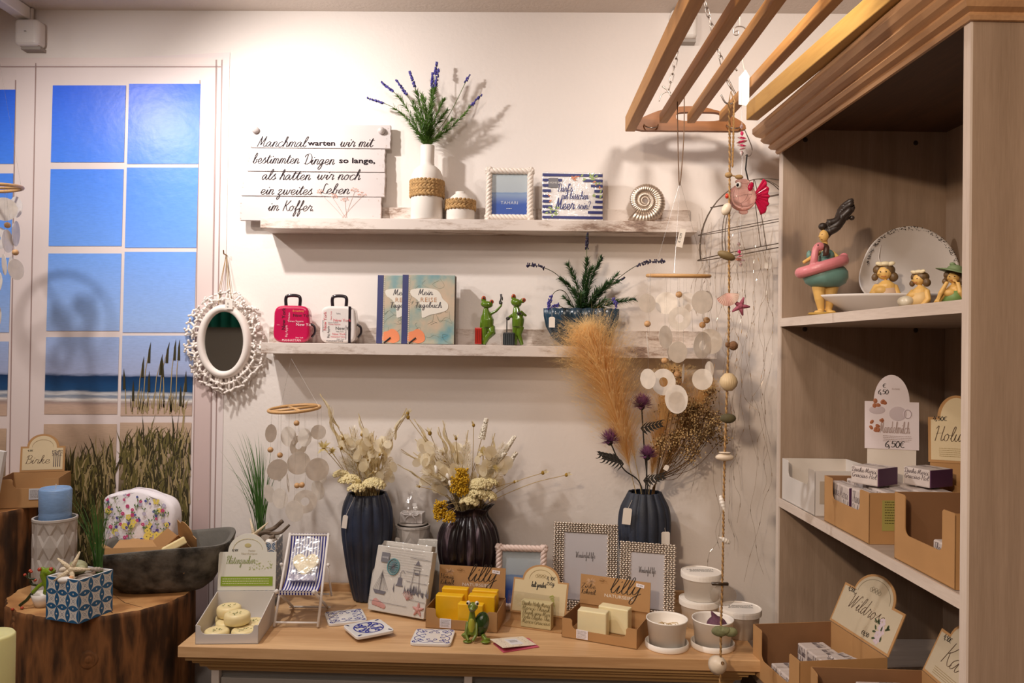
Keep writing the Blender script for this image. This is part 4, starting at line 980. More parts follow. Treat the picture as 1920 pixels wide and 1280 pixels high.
# tile pot, seen corner on
def tile_pot(label, loc, rz, w, h, style, k2='plant pot'):
    t = thing('tile_pot', label, k2, loc, rz)
    mb = MB(); th = .005
    for (cx_, cy_, sx, sy) in ((0, -w / 2 + th / 2, w, th), (0, w / 2 - th / 2, w, th), (-w / 2 + th / 2, 0, th, w - 2 * th), (w / 2 - th / 2, 0, th, w - 2 * th)): mb.box(cx_, cy_, h / 2, sx, sy, h)
    mb.box(0, 0, .003, w - 2 * th, w - 2 * th, .006); mb.put('pot_body', pm('tile_white', '#e4e0da', .35), t, bevel=.001)
    MB().box(0, 0, h - .022, w - 2 * th - .0004, w - 2 * th - .0004, .012).put('sand_filling', pm('sand', '#b9a588', .9, bump=.6, bscale=300), t)
    for face in range(4):
        a = face * PI / 2; pa = MB(); nx = 3 if style == 'petal' else 4; s = w / nx; nz = max(1, round(h / s)); sz = h / nz
        for ix in range(nx):
            for iz in range(nz):
                x0 = -w / 2 + ix * s; z0 = iz * sz; x1 = x0 + s; z1 = z0 + sz
                if style == 'petal':
                    for (ax, az, bx, bz) in ((x0, z0, x1, z0), (x0, z0, x0, z1), (x1, z0, x1, z1), (x0, z1, x1, z1)):
                        # half lens on every tile side, split by a small white square
                        mx_, mz_ = (ax + bx) / 2, (az + bz) / 2; cxx, czz = (x0 + x1) / 2, (z0 + z1) / 2
                        inx, inz = (cxx - mx_), (czz - mz_); L_ = []
                        for i in range(9):
                            q = i / 8; b_ = math.sin(PI * q) * .42; L_.append((ax + (bx - ax) * q + inx * b_, 0, az + (bz - az) * q + inz * b_))
                        pa.face(L_)
                    cxx, czz = (x0 + x1) / 2, (z0 + z1) / 2
                    for (ra, rb) in ((s * .07, s * .095),):
                        for i in range(10):
                            a0, a1 = 2 * PI * i / 10, 2 * PI * (i + 1) / 10
                            pa.face([(cxx + math.cos(a0) * ra, 0, czz + math.sin(a0) * ra), (cxx + math.cos(a1) * ra, 0, czz + math.sin(a1) * ra), (cxx + math.cos(a1) * rb, 0, czz + math.sin(a1) * rb), (cxx + math.cos(a0) * rb, 0, czz + math.sin(a0) * rb)])
                    for k4 in range(4):
                        a0 = PI / 4 + k4 * PI / 2
                        for rr_ in (.2,):
                            c_, s_ = math.cos(a0), math.sin(a0); q0 = s * rr_
                            pa.face([(cxx + c_ * q0 - s_ * s * .07, 0, czz + s_ * q0 + c_ * s * .07), (cxx + c_ * q0 + s_ * s * .07, 0, czz + s_ * q0 - c_ * s * .07), (cxx + c_ * (q0 + s * .022) + s_ * s * .06, 0, czz + s_ * (q0 + s * .022) - c_ * s * .06), (cxx + c_ * (q0 + s * .022) - s_ * s * .06, 0, czz + s_ * (q0 + s * .022) + c_ * s * .06)])
                else:
                    cxx = (x0 + x1) / 2 + (s / 2 if iz % 2 else 0); 
                    for (ra, rb) in ((.0, .12), (.2, .3), (.38, .46)):
                        for i in range(14):
                            a0, a1 = 2 * PI * i / 14, 2 * PI * (i + 1) / 14; Q = [(cxx + math.cos(a0) * ra * s, 0, (z0 + z1) / 2 + math.sin(a0) * ra * s), (cxx + math.cos(a1) * ra * s, 0, (z0 + z1) / 2 + math.sin(a1) * ra * s), (cxx + math.cos(a1) * rb * s, 0, (z0 + z1) / 2 + math.sin(a1) * rb * s), (cxx + math.cos(a0) * rb * s, 0, (z0 + z1) / 2 + math.sin(a0) * rb * s)]
                            if ra == 0: Q = Q[1:]
                            if max(q[0] for q in Q) < w / 2 and min(q[0] for q in Q) > -w / 2: pa.face(Q)
        o = pa.put('tile_pattern', pm('tile_blue', '#1c5f8f', .35), t, (math.sin(a) * (w / 2 + .0004), -math.cos(a) * (w / 2 + .0004), 0), (0, 0, a))
        if style == 'petal':
            pb = MB()
            for ix in range(nx + 1):
                for iz in range(nz):
                    x = -w / 2 + ix * s; z = (iz + .5) * sz; q = s * .075
                    if ix in (0, nx): continue
                    pb.face([(x - q, 0, z), (x, 0, z - q), (x + q, 0, z), (x, 0, z + q)])
            for ix in range(nx):
                for iz in range(1, nz):
                    x = -w / 2 + (ix + .5) * s; z = iz * sz; q = s * .075; pb.face([(x - q, 0, z), (x, 0, z - q), (x + q, 0, z), (x, 0, z + q)])
            pb.put('tile_squares', pm('tile_white', '#e4e0da', .35), o, (0, -.0004, 0))
    return t
fc, k_ = base(147, 1170, ZL)           # front corner
wt = .092
cen = Vector((fc.x, fc.y, 0)) + Vector((-.46, .887, 0)) * wt * .7071
TPh = .094
tile_pot('blue and white petal patterned tile pot on the broad stump', (cen.x, cen.y, ZL + .0004), PI / 4 + .48, wt, TPh, 'petal')
zt_ = ZL + TPh
def shellthing(name, label, cat, p, build, mat, rot=(0, 0, 0), group=None):
    mb = MB(); build(mb); o = mb.put(name, mat, None, p, rot, smooth=True); return tag(o, label, cat, group)
M_shell = pm('shell_cream', '#e6d6c0', .4, var=.1, vscale=60)
M_shellw = pm('shell_white', '#f0ebe4', .35)
M_shellg = pm('shell_grey', '#a89a8c', .5, var=.3, vscale=50)
M_star = pm('starfish_cream', '#e2cfae', .8, bump=.8, bscale=300)
M_orange = pm('shell_orange', '#d8a070', .5)
def at(dx, dy, dz): return (cen.x + dx, cen.y + dy, zt_ + dz)
shellthing('starfish', 'cream starfish on top of the shells in the petal tile pot', 'starfish', at(-.002, -.032, .016), lambda m: starfish(m, (0, 0, 0), .040, .0058), M_star, (-.35, .3, 0))
shellthing('sea_snail_shell', 'round green snail shell behind the starfish in the petal tile pot', 'seashell', at(-.006, .0, .012), lambda m: (m.ell(0, 0, 0, .021, .018, .016), m.ell(.012, -.01, -.002, .012, .01, .01)), pm('shell_green', '#a9a880', .5, var=.2, vscale=80))
shellthing('clam_shell', 'white clam shell at the front corner of the petal tile pot', 'seashell', at(-.010, -.042, -.004), lambda m: m.ell(0, 0, 0, .017, .008, .007, (0, -.1, 0)), M_shellw)
shellthing('clam_shell', 'pale striped clam shell on the left of the petal tile pot', 'seashell', at(-.022, -.022, -.001), lambda m: m.ell(0, 0, 0, .018, .010, .007, (0, .1, 0)), M_shell)
shellthing('conch_shell', 'small cream conch shell at the left rim of the petal tile pot', 'seashell', at(-.034, -.004, .008), lambda m: spiral_shell(m, (0, 0, 0), .03, .009), M_shell, (.4, 1.3, 0))
shellthing('conch_shell', 'grey brown conch shell at the right rim of the petal tile pot', 'seashell', at(.032, .0, .008), lambda m: spiral_shell(m, (0, 0, 0), .036, .009), M_shellg, (.3, -1.4, .3))
shellthing('oyster_shell', 'flat grey oyster shell at the right front of the petal tile pot', 'seashell', at(.022, -.022, -.003), lambda m: m.ell(0, 0, 0, .019, .014, .006, (.2, -.1, 0)), M_shellg)
shellthing('scallop_shell', 'tiny orange shell below the starfish in the petal tile pot', 'seashell', at(.002, -.040, -.001), lambda m: m.ell(0, 0, 0, .006, .005, .006), M_orange)
shellthing('driftwood_piece', 'dark driftwood piece among the shells of the petal tile pot', 'driftwood', at(.004, -.008, -.006), lambda m: m.tube(spline([(-.03, 0, 0), (-.01, .005, .004), (.01, 0, .002), (.032, .004, .006)], 4), .006, 8), pm('driftwood', '#7a6654', .9, var=.3, vscale=60))
gt = thing('ornamental_grass', 'thin green artificial grass between candle holder and stone bowl', 'grass plant', at(.024, .030, -.028))
gm = MB(); blades_grass(gm, (0, 0, 0), 70, .22, .075, 3, lean=(-.016, 0), r0=.010); gm.put('blades', M_green, gt)

# red eyed tree frog on a white shell
fgp, k_ = base(62, 1140, ZL)
M_frog = pm('frog_green', '#7f9a22', .2, coat=.5, var=.25, vscale=40); M_frogd = pm('frog_dark', '#2a3416', .2, coat=.5)
M_frogr = pm('frog_red', '#b8432a', .25, coat=.5)
ft = thing('tree_frog_figurine', 'glossy green tree frog with red toes leaning on a small white bowl', 'figurine', (fgp.x, fgp.y + .01, ZL + .0005))
s = 1 / k_
def X(px, py, dy=0): return ((px - 62) * s, dy, (1140 - py) * s)
bo = MB()
for a, b_, r in ((X(78, 1075), X(88, 1105), 9), (X(86, 1072), X(92, 1078), 10), (X(72, 1082), X(96, 1074), 6), (X(80, 1108), X(96, 1112), 9)):
    bo.tube([a, Vector(a).lerp(Vector(b_), .5), b_], r * s, 10)
bo.ell(*X(82, 1072), 12 * s, 9 * s, 6 * s, (0, -.25, 0)); bo.ell(*X(74, 1068), 5 * s, 4 * s, 4 * s)
bo.tube([X(84, 1090), X(70, 1100, -.005), X(60, 1112, -.01)], 4 * s, 8)
bo.put('body', M_frog, ft, remesh=.0012)
lg = MB(); lg.tube([X(60, 1112, -.01), X(52, 1124, -.014), X(40, 1134, -.018)], 3.2 * s, 8); lg.tube([X(60, 1088), X(50, 1086, -.004), X(48, 1076)], 2.6 * s, 8); lg.tube([X(50, 1086, -.004), X(42, 1082)], 2 * s, 8); lg.tube([X(66, 1100), X(54, 1098), X(50, 1090)], 2.6 * s, 8)
lg.put('limbs', M_frogd, ft, remesh=.001)
for q in (X(28, 1140, -.02), X(46, 1137, -.02), X(52, 1074), X(40, 1080), X(60, 1090), X(50, 1072)): MB().ell(*q, 3 * s, 3 * s, 2.6 * s).put('toe', M_frogr, ft, smooth=True)
for q in (X(71, 1068, -.006), X(93, 1067, -.006)): MB().ell(*q, 3.6 * s, 3.6 * s, 3.8 * s).put('eye', M_frogr, ft, smooth=True)
MB().lathe([(0, 0), (.014, 0), (.019, .012), (.025, .030), (.0235, .030), (.017, .012), (0, .004)], 28, (.011, .006, 0)).put('white_bowl', pm('white_ceramic', '#e8e0d6', .35), ft, smooth=True)
# =================================================================== ON THE SIDEBOARD
def place2(pl, pr, z):
    a = onz(*pl, z); b = onz(*pr, z); rz = math.atan2(b.y - a.y, b.x - a.x); return a, b, (a + b) / 2, rz, (b - a).length
def back_of(c, rz, d):   # centre of a box whose front edge centre is c
    return Vector((c.x - math.sin(rz) * d, c.y + math.cos(rz) * d, c.z))
EPS = .0005
M_dkprint = pm('print_brown', '#5a4630', .6)
# ---- solid shampoo display box with round soaps
a, b, c, rz, w = place2((366, 1208), (484, 1207), ZT)
D = .155; q = back_of(c, rz, D / 2)
sx = thing('soap_display_carton', 'white cardboard display box of round soaps at the left end of the sideboard', 'display box', (q.x, q.y, ZT + EPS), rz)
M_wcard = pm('white_card', '#d9d4d0', .6); M_wcardi = pm('white_card_inside', '#d5cbc0', .7)
carton(sx, w, D, .072, .022, M_wcard, M_wcardi, cut=.84, sidecut=.030)
h = MB().prism(arch_outline(w, .092, w * .68, .044), -.0009, .0009).put('header_card', pm('header_white', '#e8e6da', .55), sx, (0, D / 2 + .001, .073), (-.08, 0, 0))
MB().box(0, -.0014, .022, w * .9, .0006, .022).put('green_band', pm('band_green', '#8fa82e', .6), h)
lm = lines(w * .84, 3, .0016, .0055, .1); lm.put('band_print', pm('band_print', '#dfe6b8', .6), h, (0, -.0019, .027))
script('Blütenzauber', .019, .0007, fit=w * .50).put('lettering', pm('olive_ink', '#8c9a50', .6), h, (-.016, -.0014, .064))
block('Fester', .005).put('lettering', pm('sand_ink', '#b7a888', .6), h, (.010, -.0014, .093)); block('Haarshampoo', .005).put('lettering', pm('sand_ink', '#b7a888', .6), h, (.004, -.0014, .086))
script('8,50€', .007, .0007, shear=.1).put('price_note', INK, h, (-.030, -.0014, .094))
ar = MB(); ar.tube([(math.cos(PI * i / 20) * .035, 0, .098 + math.sin(PI * i / 20) * .026) for i in range(21)], .0004, 4); ar.ell(0, 0, .108, .008, .0003, .005); ar.put('crest', pm('crest_gold', '#c9bd86', .6), h, (0, -.0014, 0))
lf = MB(); g_ = random.Random(8)
for i in range(40):
    x = g_.uniform(.0, .058); z = g_.uniform(.048, .07); a_ = g_.uniform(0, 3); lf.face([(x, 0, z), (x + .003 * math.cos(a_) + .001, 0, z + .002), (x + .005 * math.cos(a_), 0, z + .005 * math.sin(a_)), (x + .002, 0, z + .003)])
lf.put('leaf_print', pm('leaf_print', '#b4be74', .6), h, (0, -.0014, 0))
def inb(t, x, y, z=0): R = Matrix.Rotation(t.rotation_euler.z, 3, 'Z'); v = R @ Vector((x, y, 0)); return (t.location.x + v.x, t.location.y + v.y, t.location.z + z)
H_ = .0225; R_ = .0285
lay = [(-.032, -.045, 0, 'front left round cream soap lying flat in the white display box'), (.028, -.043, 0, 'front right round cream soap lying flat in the white display box'),
       (-.024, .012, 0, 'round cream soap in the second row at the left of the white display box'), (.036, .012, 0, 'round cream soap in the second row at the right of the white display box'),
       (-.036, .048, 0, 'round cream soap at the back of the white box under another one')]
for (x, y, z, lab) in lay: soap_round(lab, inb(sx, x, y, .0023 + z), .4, r=R_ * .98, h=H_ * .9, group='round soaps in the white display box')
soap_round('round cream soap on top of the pile at the back left of the white box', inb(sx, -.030, .040, .0028 + H_ * .9), .9, r=R_, h=.026, group='round soaps in the white display box')
soap_round('round cream soap on top in the middle of the white display box', inb(sx, .004, -.012, .0032 + H_ * .9), 2.0, (.0, .0), r=R_ * 1.05, h=.026, group='round soaps in the white display box')

# ---- tall circle tiled pot with shells, driftwood and grass
pt = ony(488, 1100, -.125); w_ = .088
tp2 = thing  # alias kept simple
tile_pot('tall blue circle patterned tile pot with driftwood behind the white display box', (pt.x, -.115, ZT + EPS), .10, w_, .165, 'circle')
z2 = ZT + .165
def at2(dx, dy, dz): return (pt.x + dx, -.115 + dy, z2 + dz)
shellthing('starfish', 'cream long armed starfish on the shells of the tall tile pot', 'starfish', at2(-.012, -.03, .016), lambda m: starfish(m, (0, 0, 0), .046, .0048), M_star, (-.5, -.45, 0))
shellthing('conch_shell', 'brown mottled conch shell in front of the grass in the tall tile pot', 'seashell', at2(.004, -.034, .003), lambda m: spiral_shell(m, (0, 0, 0), .034, .011), pm('shell_brown', '#a37a60', .5, var=.5, vscale=90), (-.3, 2.6, 0))
shellthing('pebble', 'white pebble in the tall tile pot', 'pebble', at2(.028, -.030, -.001), lambda m: m.ell(0, 0, 0, .010, .008, .007), M_shellw)
shellthing('pebble', 'grey pebble at the right rim of the tall tile pot', 'pebble', at2(.036, -.018, .001), lambda m: m.ell(0, 0, 0, .009, .012, .007), M_shellg)
shellthing('scallop_shell', 'brown scallop shell in the middle of the tall tile pot', 'seashell', at2(.018, -.022, .004), lambda m: shell_fan(m, (0, 0, 0), .018), M_shellg, (-.3, .3, 0))
M_drift = pm('driftwood_grey', '#7b6a5a', .9, var=.35, vscale=50, stretch=(.3, 1, 1), bump=.6)
dr = MB(); dr.tube(spline([(-.02, -.005, .0), (.0, -.01, .012), (.025, -.008, .010), (.050, -.012, .014), (.072, -.012, .034)], 5), [.007 - .0002 * i for i in range(21)], 10); dr.tube(spline([(.0, 0, .012), (.025, .006, .020), (.048, .008, .040)], 5), .0055, 10); dr.tube(spline([(.0, -.01, .004), (.02, -.016, .0), (.035, -.02, .006)], 5), .005, 8)
o = dr.put('driftwood_branch', M_drift, None, at2(.004, -.004, .006), smooth=True); tag(o, 'curved grey driftwood branch reaching out of the tall tile pot', 'driftwood')
gt = thing('ornamental_grass', 'tall thin artificial grass standing in the tall tile pot beside the mirror', 'grass plant', at2(-.010, .012, -.012))
gm = MB(); blades_grass(gm, (0, 0, 0), 75, .30, .085, 9, lean=(-.022, 0), r0=.014, w=.0028); gm.put('blades', M_green, gt)

# ---- deck chair
p = onz(555, 1176, ZT)
dc = thing('toy_deck_chair', 'miniature white deck chair with blue striped canvas beside the display box', 'deck chair', (p.x, p.y + .05, ZT + EPS), .02)
M_wpaint = pm('white_paint', '#e6dfd8', .45)
wd = .052
for sgn in (-1, 1):
    mb = MB(); mb.tube([(sgn * wd, -.055, .003), (sgn * wd * .93, .062, .198)], .0033, 8); mb.put('long_pole', M_wpaint, dc, smooth=True)
    mb = MB(); mb.tube([(sgn * (wd - .008), .085, .003), (sgn * (wd - .008), -.062, .088)], .0033, 8); mb.ell(sgn * (wd - .008), -.064, .089, .005, .005, .006); mb.put('seat_pole', M_wpaint, dc, smooth=True)
    mb = MB(); mb.tube([(sgn * (wd + .005), .020, .130), (sgn * (wd + .005), .066, .040)], .0028, 8); mb.ell(sgn * (wd + .006), .020, .130, .0045, .0045, .0045); mb.put('prop_pole', M_wpaint, dc, smooth=True)
for (y, z, nm) in ((-.050, .011, 'foot_bar'), (.060, .194, 'top_bar'), (-.060, .087, 'seat_bar'), (.080, .006, 'rear_bar'), (.063, .045, 'prop_bar')): MB().tube([(-wd, y, z), (wd, y, z)], .0028, 8).put(nm, M_wpaint, dc, smooth=True)
cv = MB(); P = spline([(.060, .1975), (.046, .150), (.020, .105), (-.008, .084), (-.035, .080), (-.060, .0905)], 6); ns = 25
for sgn, th in ((0, 0),):
    for i in range(ns):
        cv.cm = i % 2; x0 = -wd * .86 + 2 * wd * .86 * i / ns; x1 = -wd * .86 + 2 * wd * .86 * (i + 1) / ns
        for j in range(len(P) - 1):
            a_, b_ = P[j], P[j + 1]; cv.face([(x0, a_.x, a_.y), (x1, a_.x, a_.y), (x1, b_.x, b_.y), (x0, b_.x, b_.y)])
        a_ = P[-1]; cv.face([(x0, a_.x - .003, a_.y), (x1, a_.x - .003, a_.y), (x1, a_.x - .002, a_.y - .010), (x0, a_.x - .002, a_.y - .010)])
cv.put('striped_canvas', [pm('canvas_navy', '#2b2a7c', .8), pm('canvas_white', '#e6e2e6', .8)], dc)
M_cello = film('cellophane', gloss=.08, rough=.12, bump=.4, dens=.1, col=(.95, .95, .95))
sp_ = thing('wrapped_soap', 'cream heart shaped soap wrapped in cellophane lying on the toy deck chair', 'soap', (dc.location.x, dc.location.y + .003, ZT + .090), .02); sp_.rotation_euler = (-.95 + .35, 0, .02)
MB().box(0, .0, .009, .060, .036, .014).put('lilac_tray', pm('lilac_card', '#a79fb8', .7), sp_, bevel=.001)
hm = MB(); hp = []
for i in range(40): a_ = 2 * PI * i / 40; hp.append((.0021 * 16 * math.sin(a_) ** 3 * .95, .046 + .0021 * (13 * math.cos(a_) - 5 * math.cos(2 * a_) - 2 * math.cos(3 * a_) - math.cos(4 * a_))))
hm.prism(hp, -.008, .008); hm.put('heart_soap', M_soap, sp_, bevel=.003, seg=3)
MB().prism([(-.034, 0), (.034, 0), (.036, .06), (.030, .105), (.0, .112), (-.028, .104), (-.034, .06)], -.02, .018).put('cellophane_bag', film('frosted_bag', gloss=.22, rough=.3, bump=.6), sp_)

# ---- coral mirror hanging from a nail
mc = ony(421, 640, -.02); k_ = K(-.02)
mi = thing('coral_mirror', 'oval mirror in a white coral frame hanging on twine by the window mural', 'mirror', mc)
rx, ry = 37 / k_, 56 / k_; M_coral = pm('coral_white', '#ece2da', .55)
MB().lathe([(0, 0), (1, 0), (1, .002), (0, .002)], 48).put
gm = MB(); n = 64; gm.face([(rx * math.cos(2 * PI * i / n), 0, ry * math.sin(2 * PI * i / n)) for i in range(n)][::-1]); gm.put('mirror_glass', pm('mirror_glass', '#d8dcd8', .02, 1), mi, (0, -.004, 0))
fm = MB(); vs = []; fs = []; prf = [(1.0, -.004), (1.02, -.010), (1.10, -.015), (1.24, -.015), (1.34, -.010), (1.38, -.002), (1.38, .010), (1.0, .010)]
for i in range(n):
    a_ = 2 * PI * i / n
    for (s_, y) in prf: vs.append(((rx + (s_ - 1) * rx) * math.cos(a_), y, (ry + (s_ - 1) * rx) * math.sin(a_)))
m = len(prf)
for i in range(n):
    for j in range(m): fs.append((i * m + j, i * m + (j + 1) % m, ((i + 1) % n) * m + (j + 1) % m, ((i + 1) % n) * m + j))
fm.add(vs, fs).put('oval_frame', M_coral, mi, smooth=True)
cm = MB(); g_ = random.Random(4); N_ = 46
for i in range(N_):
    a_ = 2 * PI * i / N_ + g_.uniform(-.05, .05); ex, ez = rx * 1.36, ry + rx * .36
    p0 = Vector((ex * math.cos(a_), .002, ez * math.sin(a_))); out_ = Vector((math.cos(a_), 0, math.sin(a_))); tan = Vector((-math.sin(a_), 0, math.cos(a_)))
    L_ = g_.uniform(.026, .036); y_ = g_.uniform(-.012, .006)
    p1 = p0 + out_ * L_ * .45 + tan * g_.uniform(-.007, .007) + Vector((0, y_ * .5, 0)); p2 = p0 + out_ * L_ + tan * g_.uniform(-.008, .008) + Vector((0, y_, 0))
    cm.tube([p0 - out_ * .006, p1, p2], [.0045, .0038, .0034], 7)
    for e in (1, -1):
        q_ = p2 + out_ * g_.uniform(-.003, .006) + tan * e * g_.uniform(.006, .011) + Vector((0, g_.uniform(-.01, .004), 0)); cm.tube([p2, q_], [.0034, .003], 6); cm.ell(q_.x, q_.y, q_.z, .0036, .0034, .0036, None, 7, 5)
        q_ = p1 + tan * e * g_.uniform(.007, .012) + Vector((0, g_.uniform(-.012, -.002), 0)); cm.tube([p1, q_], [.0034, .003], 6); cm.ell(q_.x, q_.y, q_.z, .0034, .0034, .0034, None, 7, 5)
cm.put('coral_branches', M_coral, mi, smooth=True)
nl = ony(424, 478, -.008) - mc
for s_ in (-1, 1):
    MB().tube([nl, (s_ * .022 - .002, -.002, ry + rx * .4)], .0009, 5).put('twine_loop', M_twine, mi); MB().tube([nl, (s_ * .014 - .002, -.006, ry + rx * .4)], .0009, 5).put('twine_loop', M_twine, mi)
MB().tube([nl + Vector((-.001, .008, 0)), nl + Vector((-.002, -.012, .002)), nl + Vector((-.003, -.012, .012))], .0018, 6).put('nail', pm('brass_nail', '#8c6a3c', .4, 1), mi)
tg = ony(429, 572, -.04) - mc; tagpart(mi, tg + Vector((0, 0, .015)), .020, .026)
block('€ 29', .005).put('tag_print', INK, mi, tg + Vector((0, -.001, 0)), (0, -1.45, 0))

# ---- mobile below the lower shelf
mobile('shell mobile with a bamboo ring hanging from the lower shelf above the deck chair', (552, 766), -.16, 47,
       [(541, 818, 19, .9, 0), (571, 820, 17, .9, 0), (508, 812, 17, .35, 0), (520, 880, 20, .8, 0), (560, 868, 22, .9, 0), (524, 884, 18, .7, 1), (595, 880, 22, .9, 0), (505, 925, 17, .8, 0), (525, 934, 19, .9, 0), (572, 940, 22, .95, 1), (552, 958, 20, .95, 0), (596, 918, 19, .8, 0), (540, 905, 18, .4, 1), (560, 835, 20, .6, 1), (603, 893, 12, .9, 0), (597, 810, 14, .95, 0)],
       [(556, 793), (507, 843), (525, 853), (557, 910), (566, 909)], ony(546, 672, -.098), 6)

# ---- ribbed vases
def vase(name, label, px, y, prof, nrib, amp, mat, rimwave=0, sharp=1.0):
    x = ony(px, 1000, y).x; t = thing(name, label, 'vase', (x, y, ZT + EPS))
    H0 = max(z for r, z in prof)
    def fn(a, r, z):
        k2 = abs(math.cos(a * nrib / 2)) ** sharp; q = r * (1 - amp * (1 - k2)); zz = z + (rimwave * math.cos(a * 5) * (z / H0) ** 6 if rimwave else 0)
        return (q * (1 + (.06 * math.cos(a * 5) * (z / H0) ** 8 if rimwave else 0)), zz)
    pr = [(v.x, v.y) for v in spline(prof, 5)]; top = pr[-1]
    inn = [(top[0] - .003, top[1] - .0005)] + [(r - .004, z) for r, z in pr[::-1] if z > H0 * .55 and z < H0 - .002] + [(0, H0 * .55)]
    MB().lathe([(0, .0), (pr[0][0] * .8, 0)] + pr + inn, nrib * 10, fn=fn).put('vase_body', mat, t, smooth=True); return t, x
M_navy = pm('navy_glass', '#303a52', .5, col2='#1c2230', vscale=10, coat=.15, bump=.2, bscale=300)
M_navyd = pm('navy_matt', '#343b4c', .6, col2='#1f242e', vscale=10, bump=.2, bscale=300)
v1, vx1 = vase('ribbed_vase', 'tall navy ribbed vase with dried flowers behind the deck chair', 688, -.085, [(.034, .003), (.044, .04), (.058, .11), (.069, .19), (.066, .245), (.052, .283)], 14, .10, M_navy, sharp=.7)
tagpart(v1, (-.044, -.060, .235), .013, .034, (0, .12, 0), (-.030, -.045, .282))
M_brv = ramp_mat('brown_streaked_glaze', 'N', [(.35, '#130b0e'), (.5, '#1e1418'), (.6, '#2c2026'), (.68, '#86727c'), (.75, '#241a1e')], rough=.3, noise_scale=30, stretch=(1, 1, .12), bump=.3)
v3, vx3 = vase('ribbed_vase', 'dark aubergine vase with wavy ribs and dried yellow and cream flowers', 878, -.095, [(.045, .003), (.052, .03), (.075, .10), (.084, .155), (.074, .20), (.053, .228), (.052, .24), (.066, .256)], 18, .13, M_brv, rimwave=.005, sharp=.6)
v2, vx2 = vase('ribbed_vase', 'dark navy ribbed vase with thistles and pampas grass behind silver frames', 1208, -.085, [(.036, .003), (.048, .05), (.062, .12), (.070, .20), (.066, .25), (.050, .285), (.044, .297)], 14, .10, M_navyd, sharp=.7)
tagpart(v2, (-.052, -.062, .265), .022, .042, (0, .1, 0), (-.040, -.040, .283)); tagpart(v2, (.046, -.058, .205), .022, .034, (0, 0, .1), (.030, -.030, .288))

# ---- dried bouquets
M_dry = leafy('dried_cream', '#fbedc8', .45, var=.25, vscale=40); M_dryw = leafy('dried_white', '#fffaf0', .5)
M_stem = pm('dried_stem', '#b8a070', .8); M_yar = pm('yarrow_cream', '#f0e0ac', .9, var=.2, vscale=150, bump=.6, bscale=400); M_yel = pm('yarrow_yellow', '#e8b824', .85, var=.3, vscale=200, bump=.8, bscale=400)
M_lun = leafy('lunaria_disc', '#fff5da', .5, alpha=.85, gloss=.05); M_fluff = leafy('bunny_tail', '#e4d5b0', .5); M_bud = pm('dried_bud', '#a8842e', .8, var=.3, vscale=90)
def L3(px, py, y, o):   # pixel on plane y in the coordinates of thing at o
    return ony(px, py, y) - Vector(o)
def cluster(mb, c, r, n, g, ball=.0035, flatz=.6, dome=True):
    for i in range(n):
        a_ = g.uniform(0, 6.28); q = math.sqrt(g.random()) * r; z = (math.sqrt(max(0, r * r - q * q)) * flatz if dome else g.uniform(-1, 1) * r * flatz)
        mb.ell(c[0] + q * math.cos(a_), c[1] + q * math.sin(a_) * .8, c[2] + z + g.uniform(-.002, .002), ball * g.uniform(.7, 1.2), ball, ball * g.uniform(.7, 1.1), None, 6, 4)
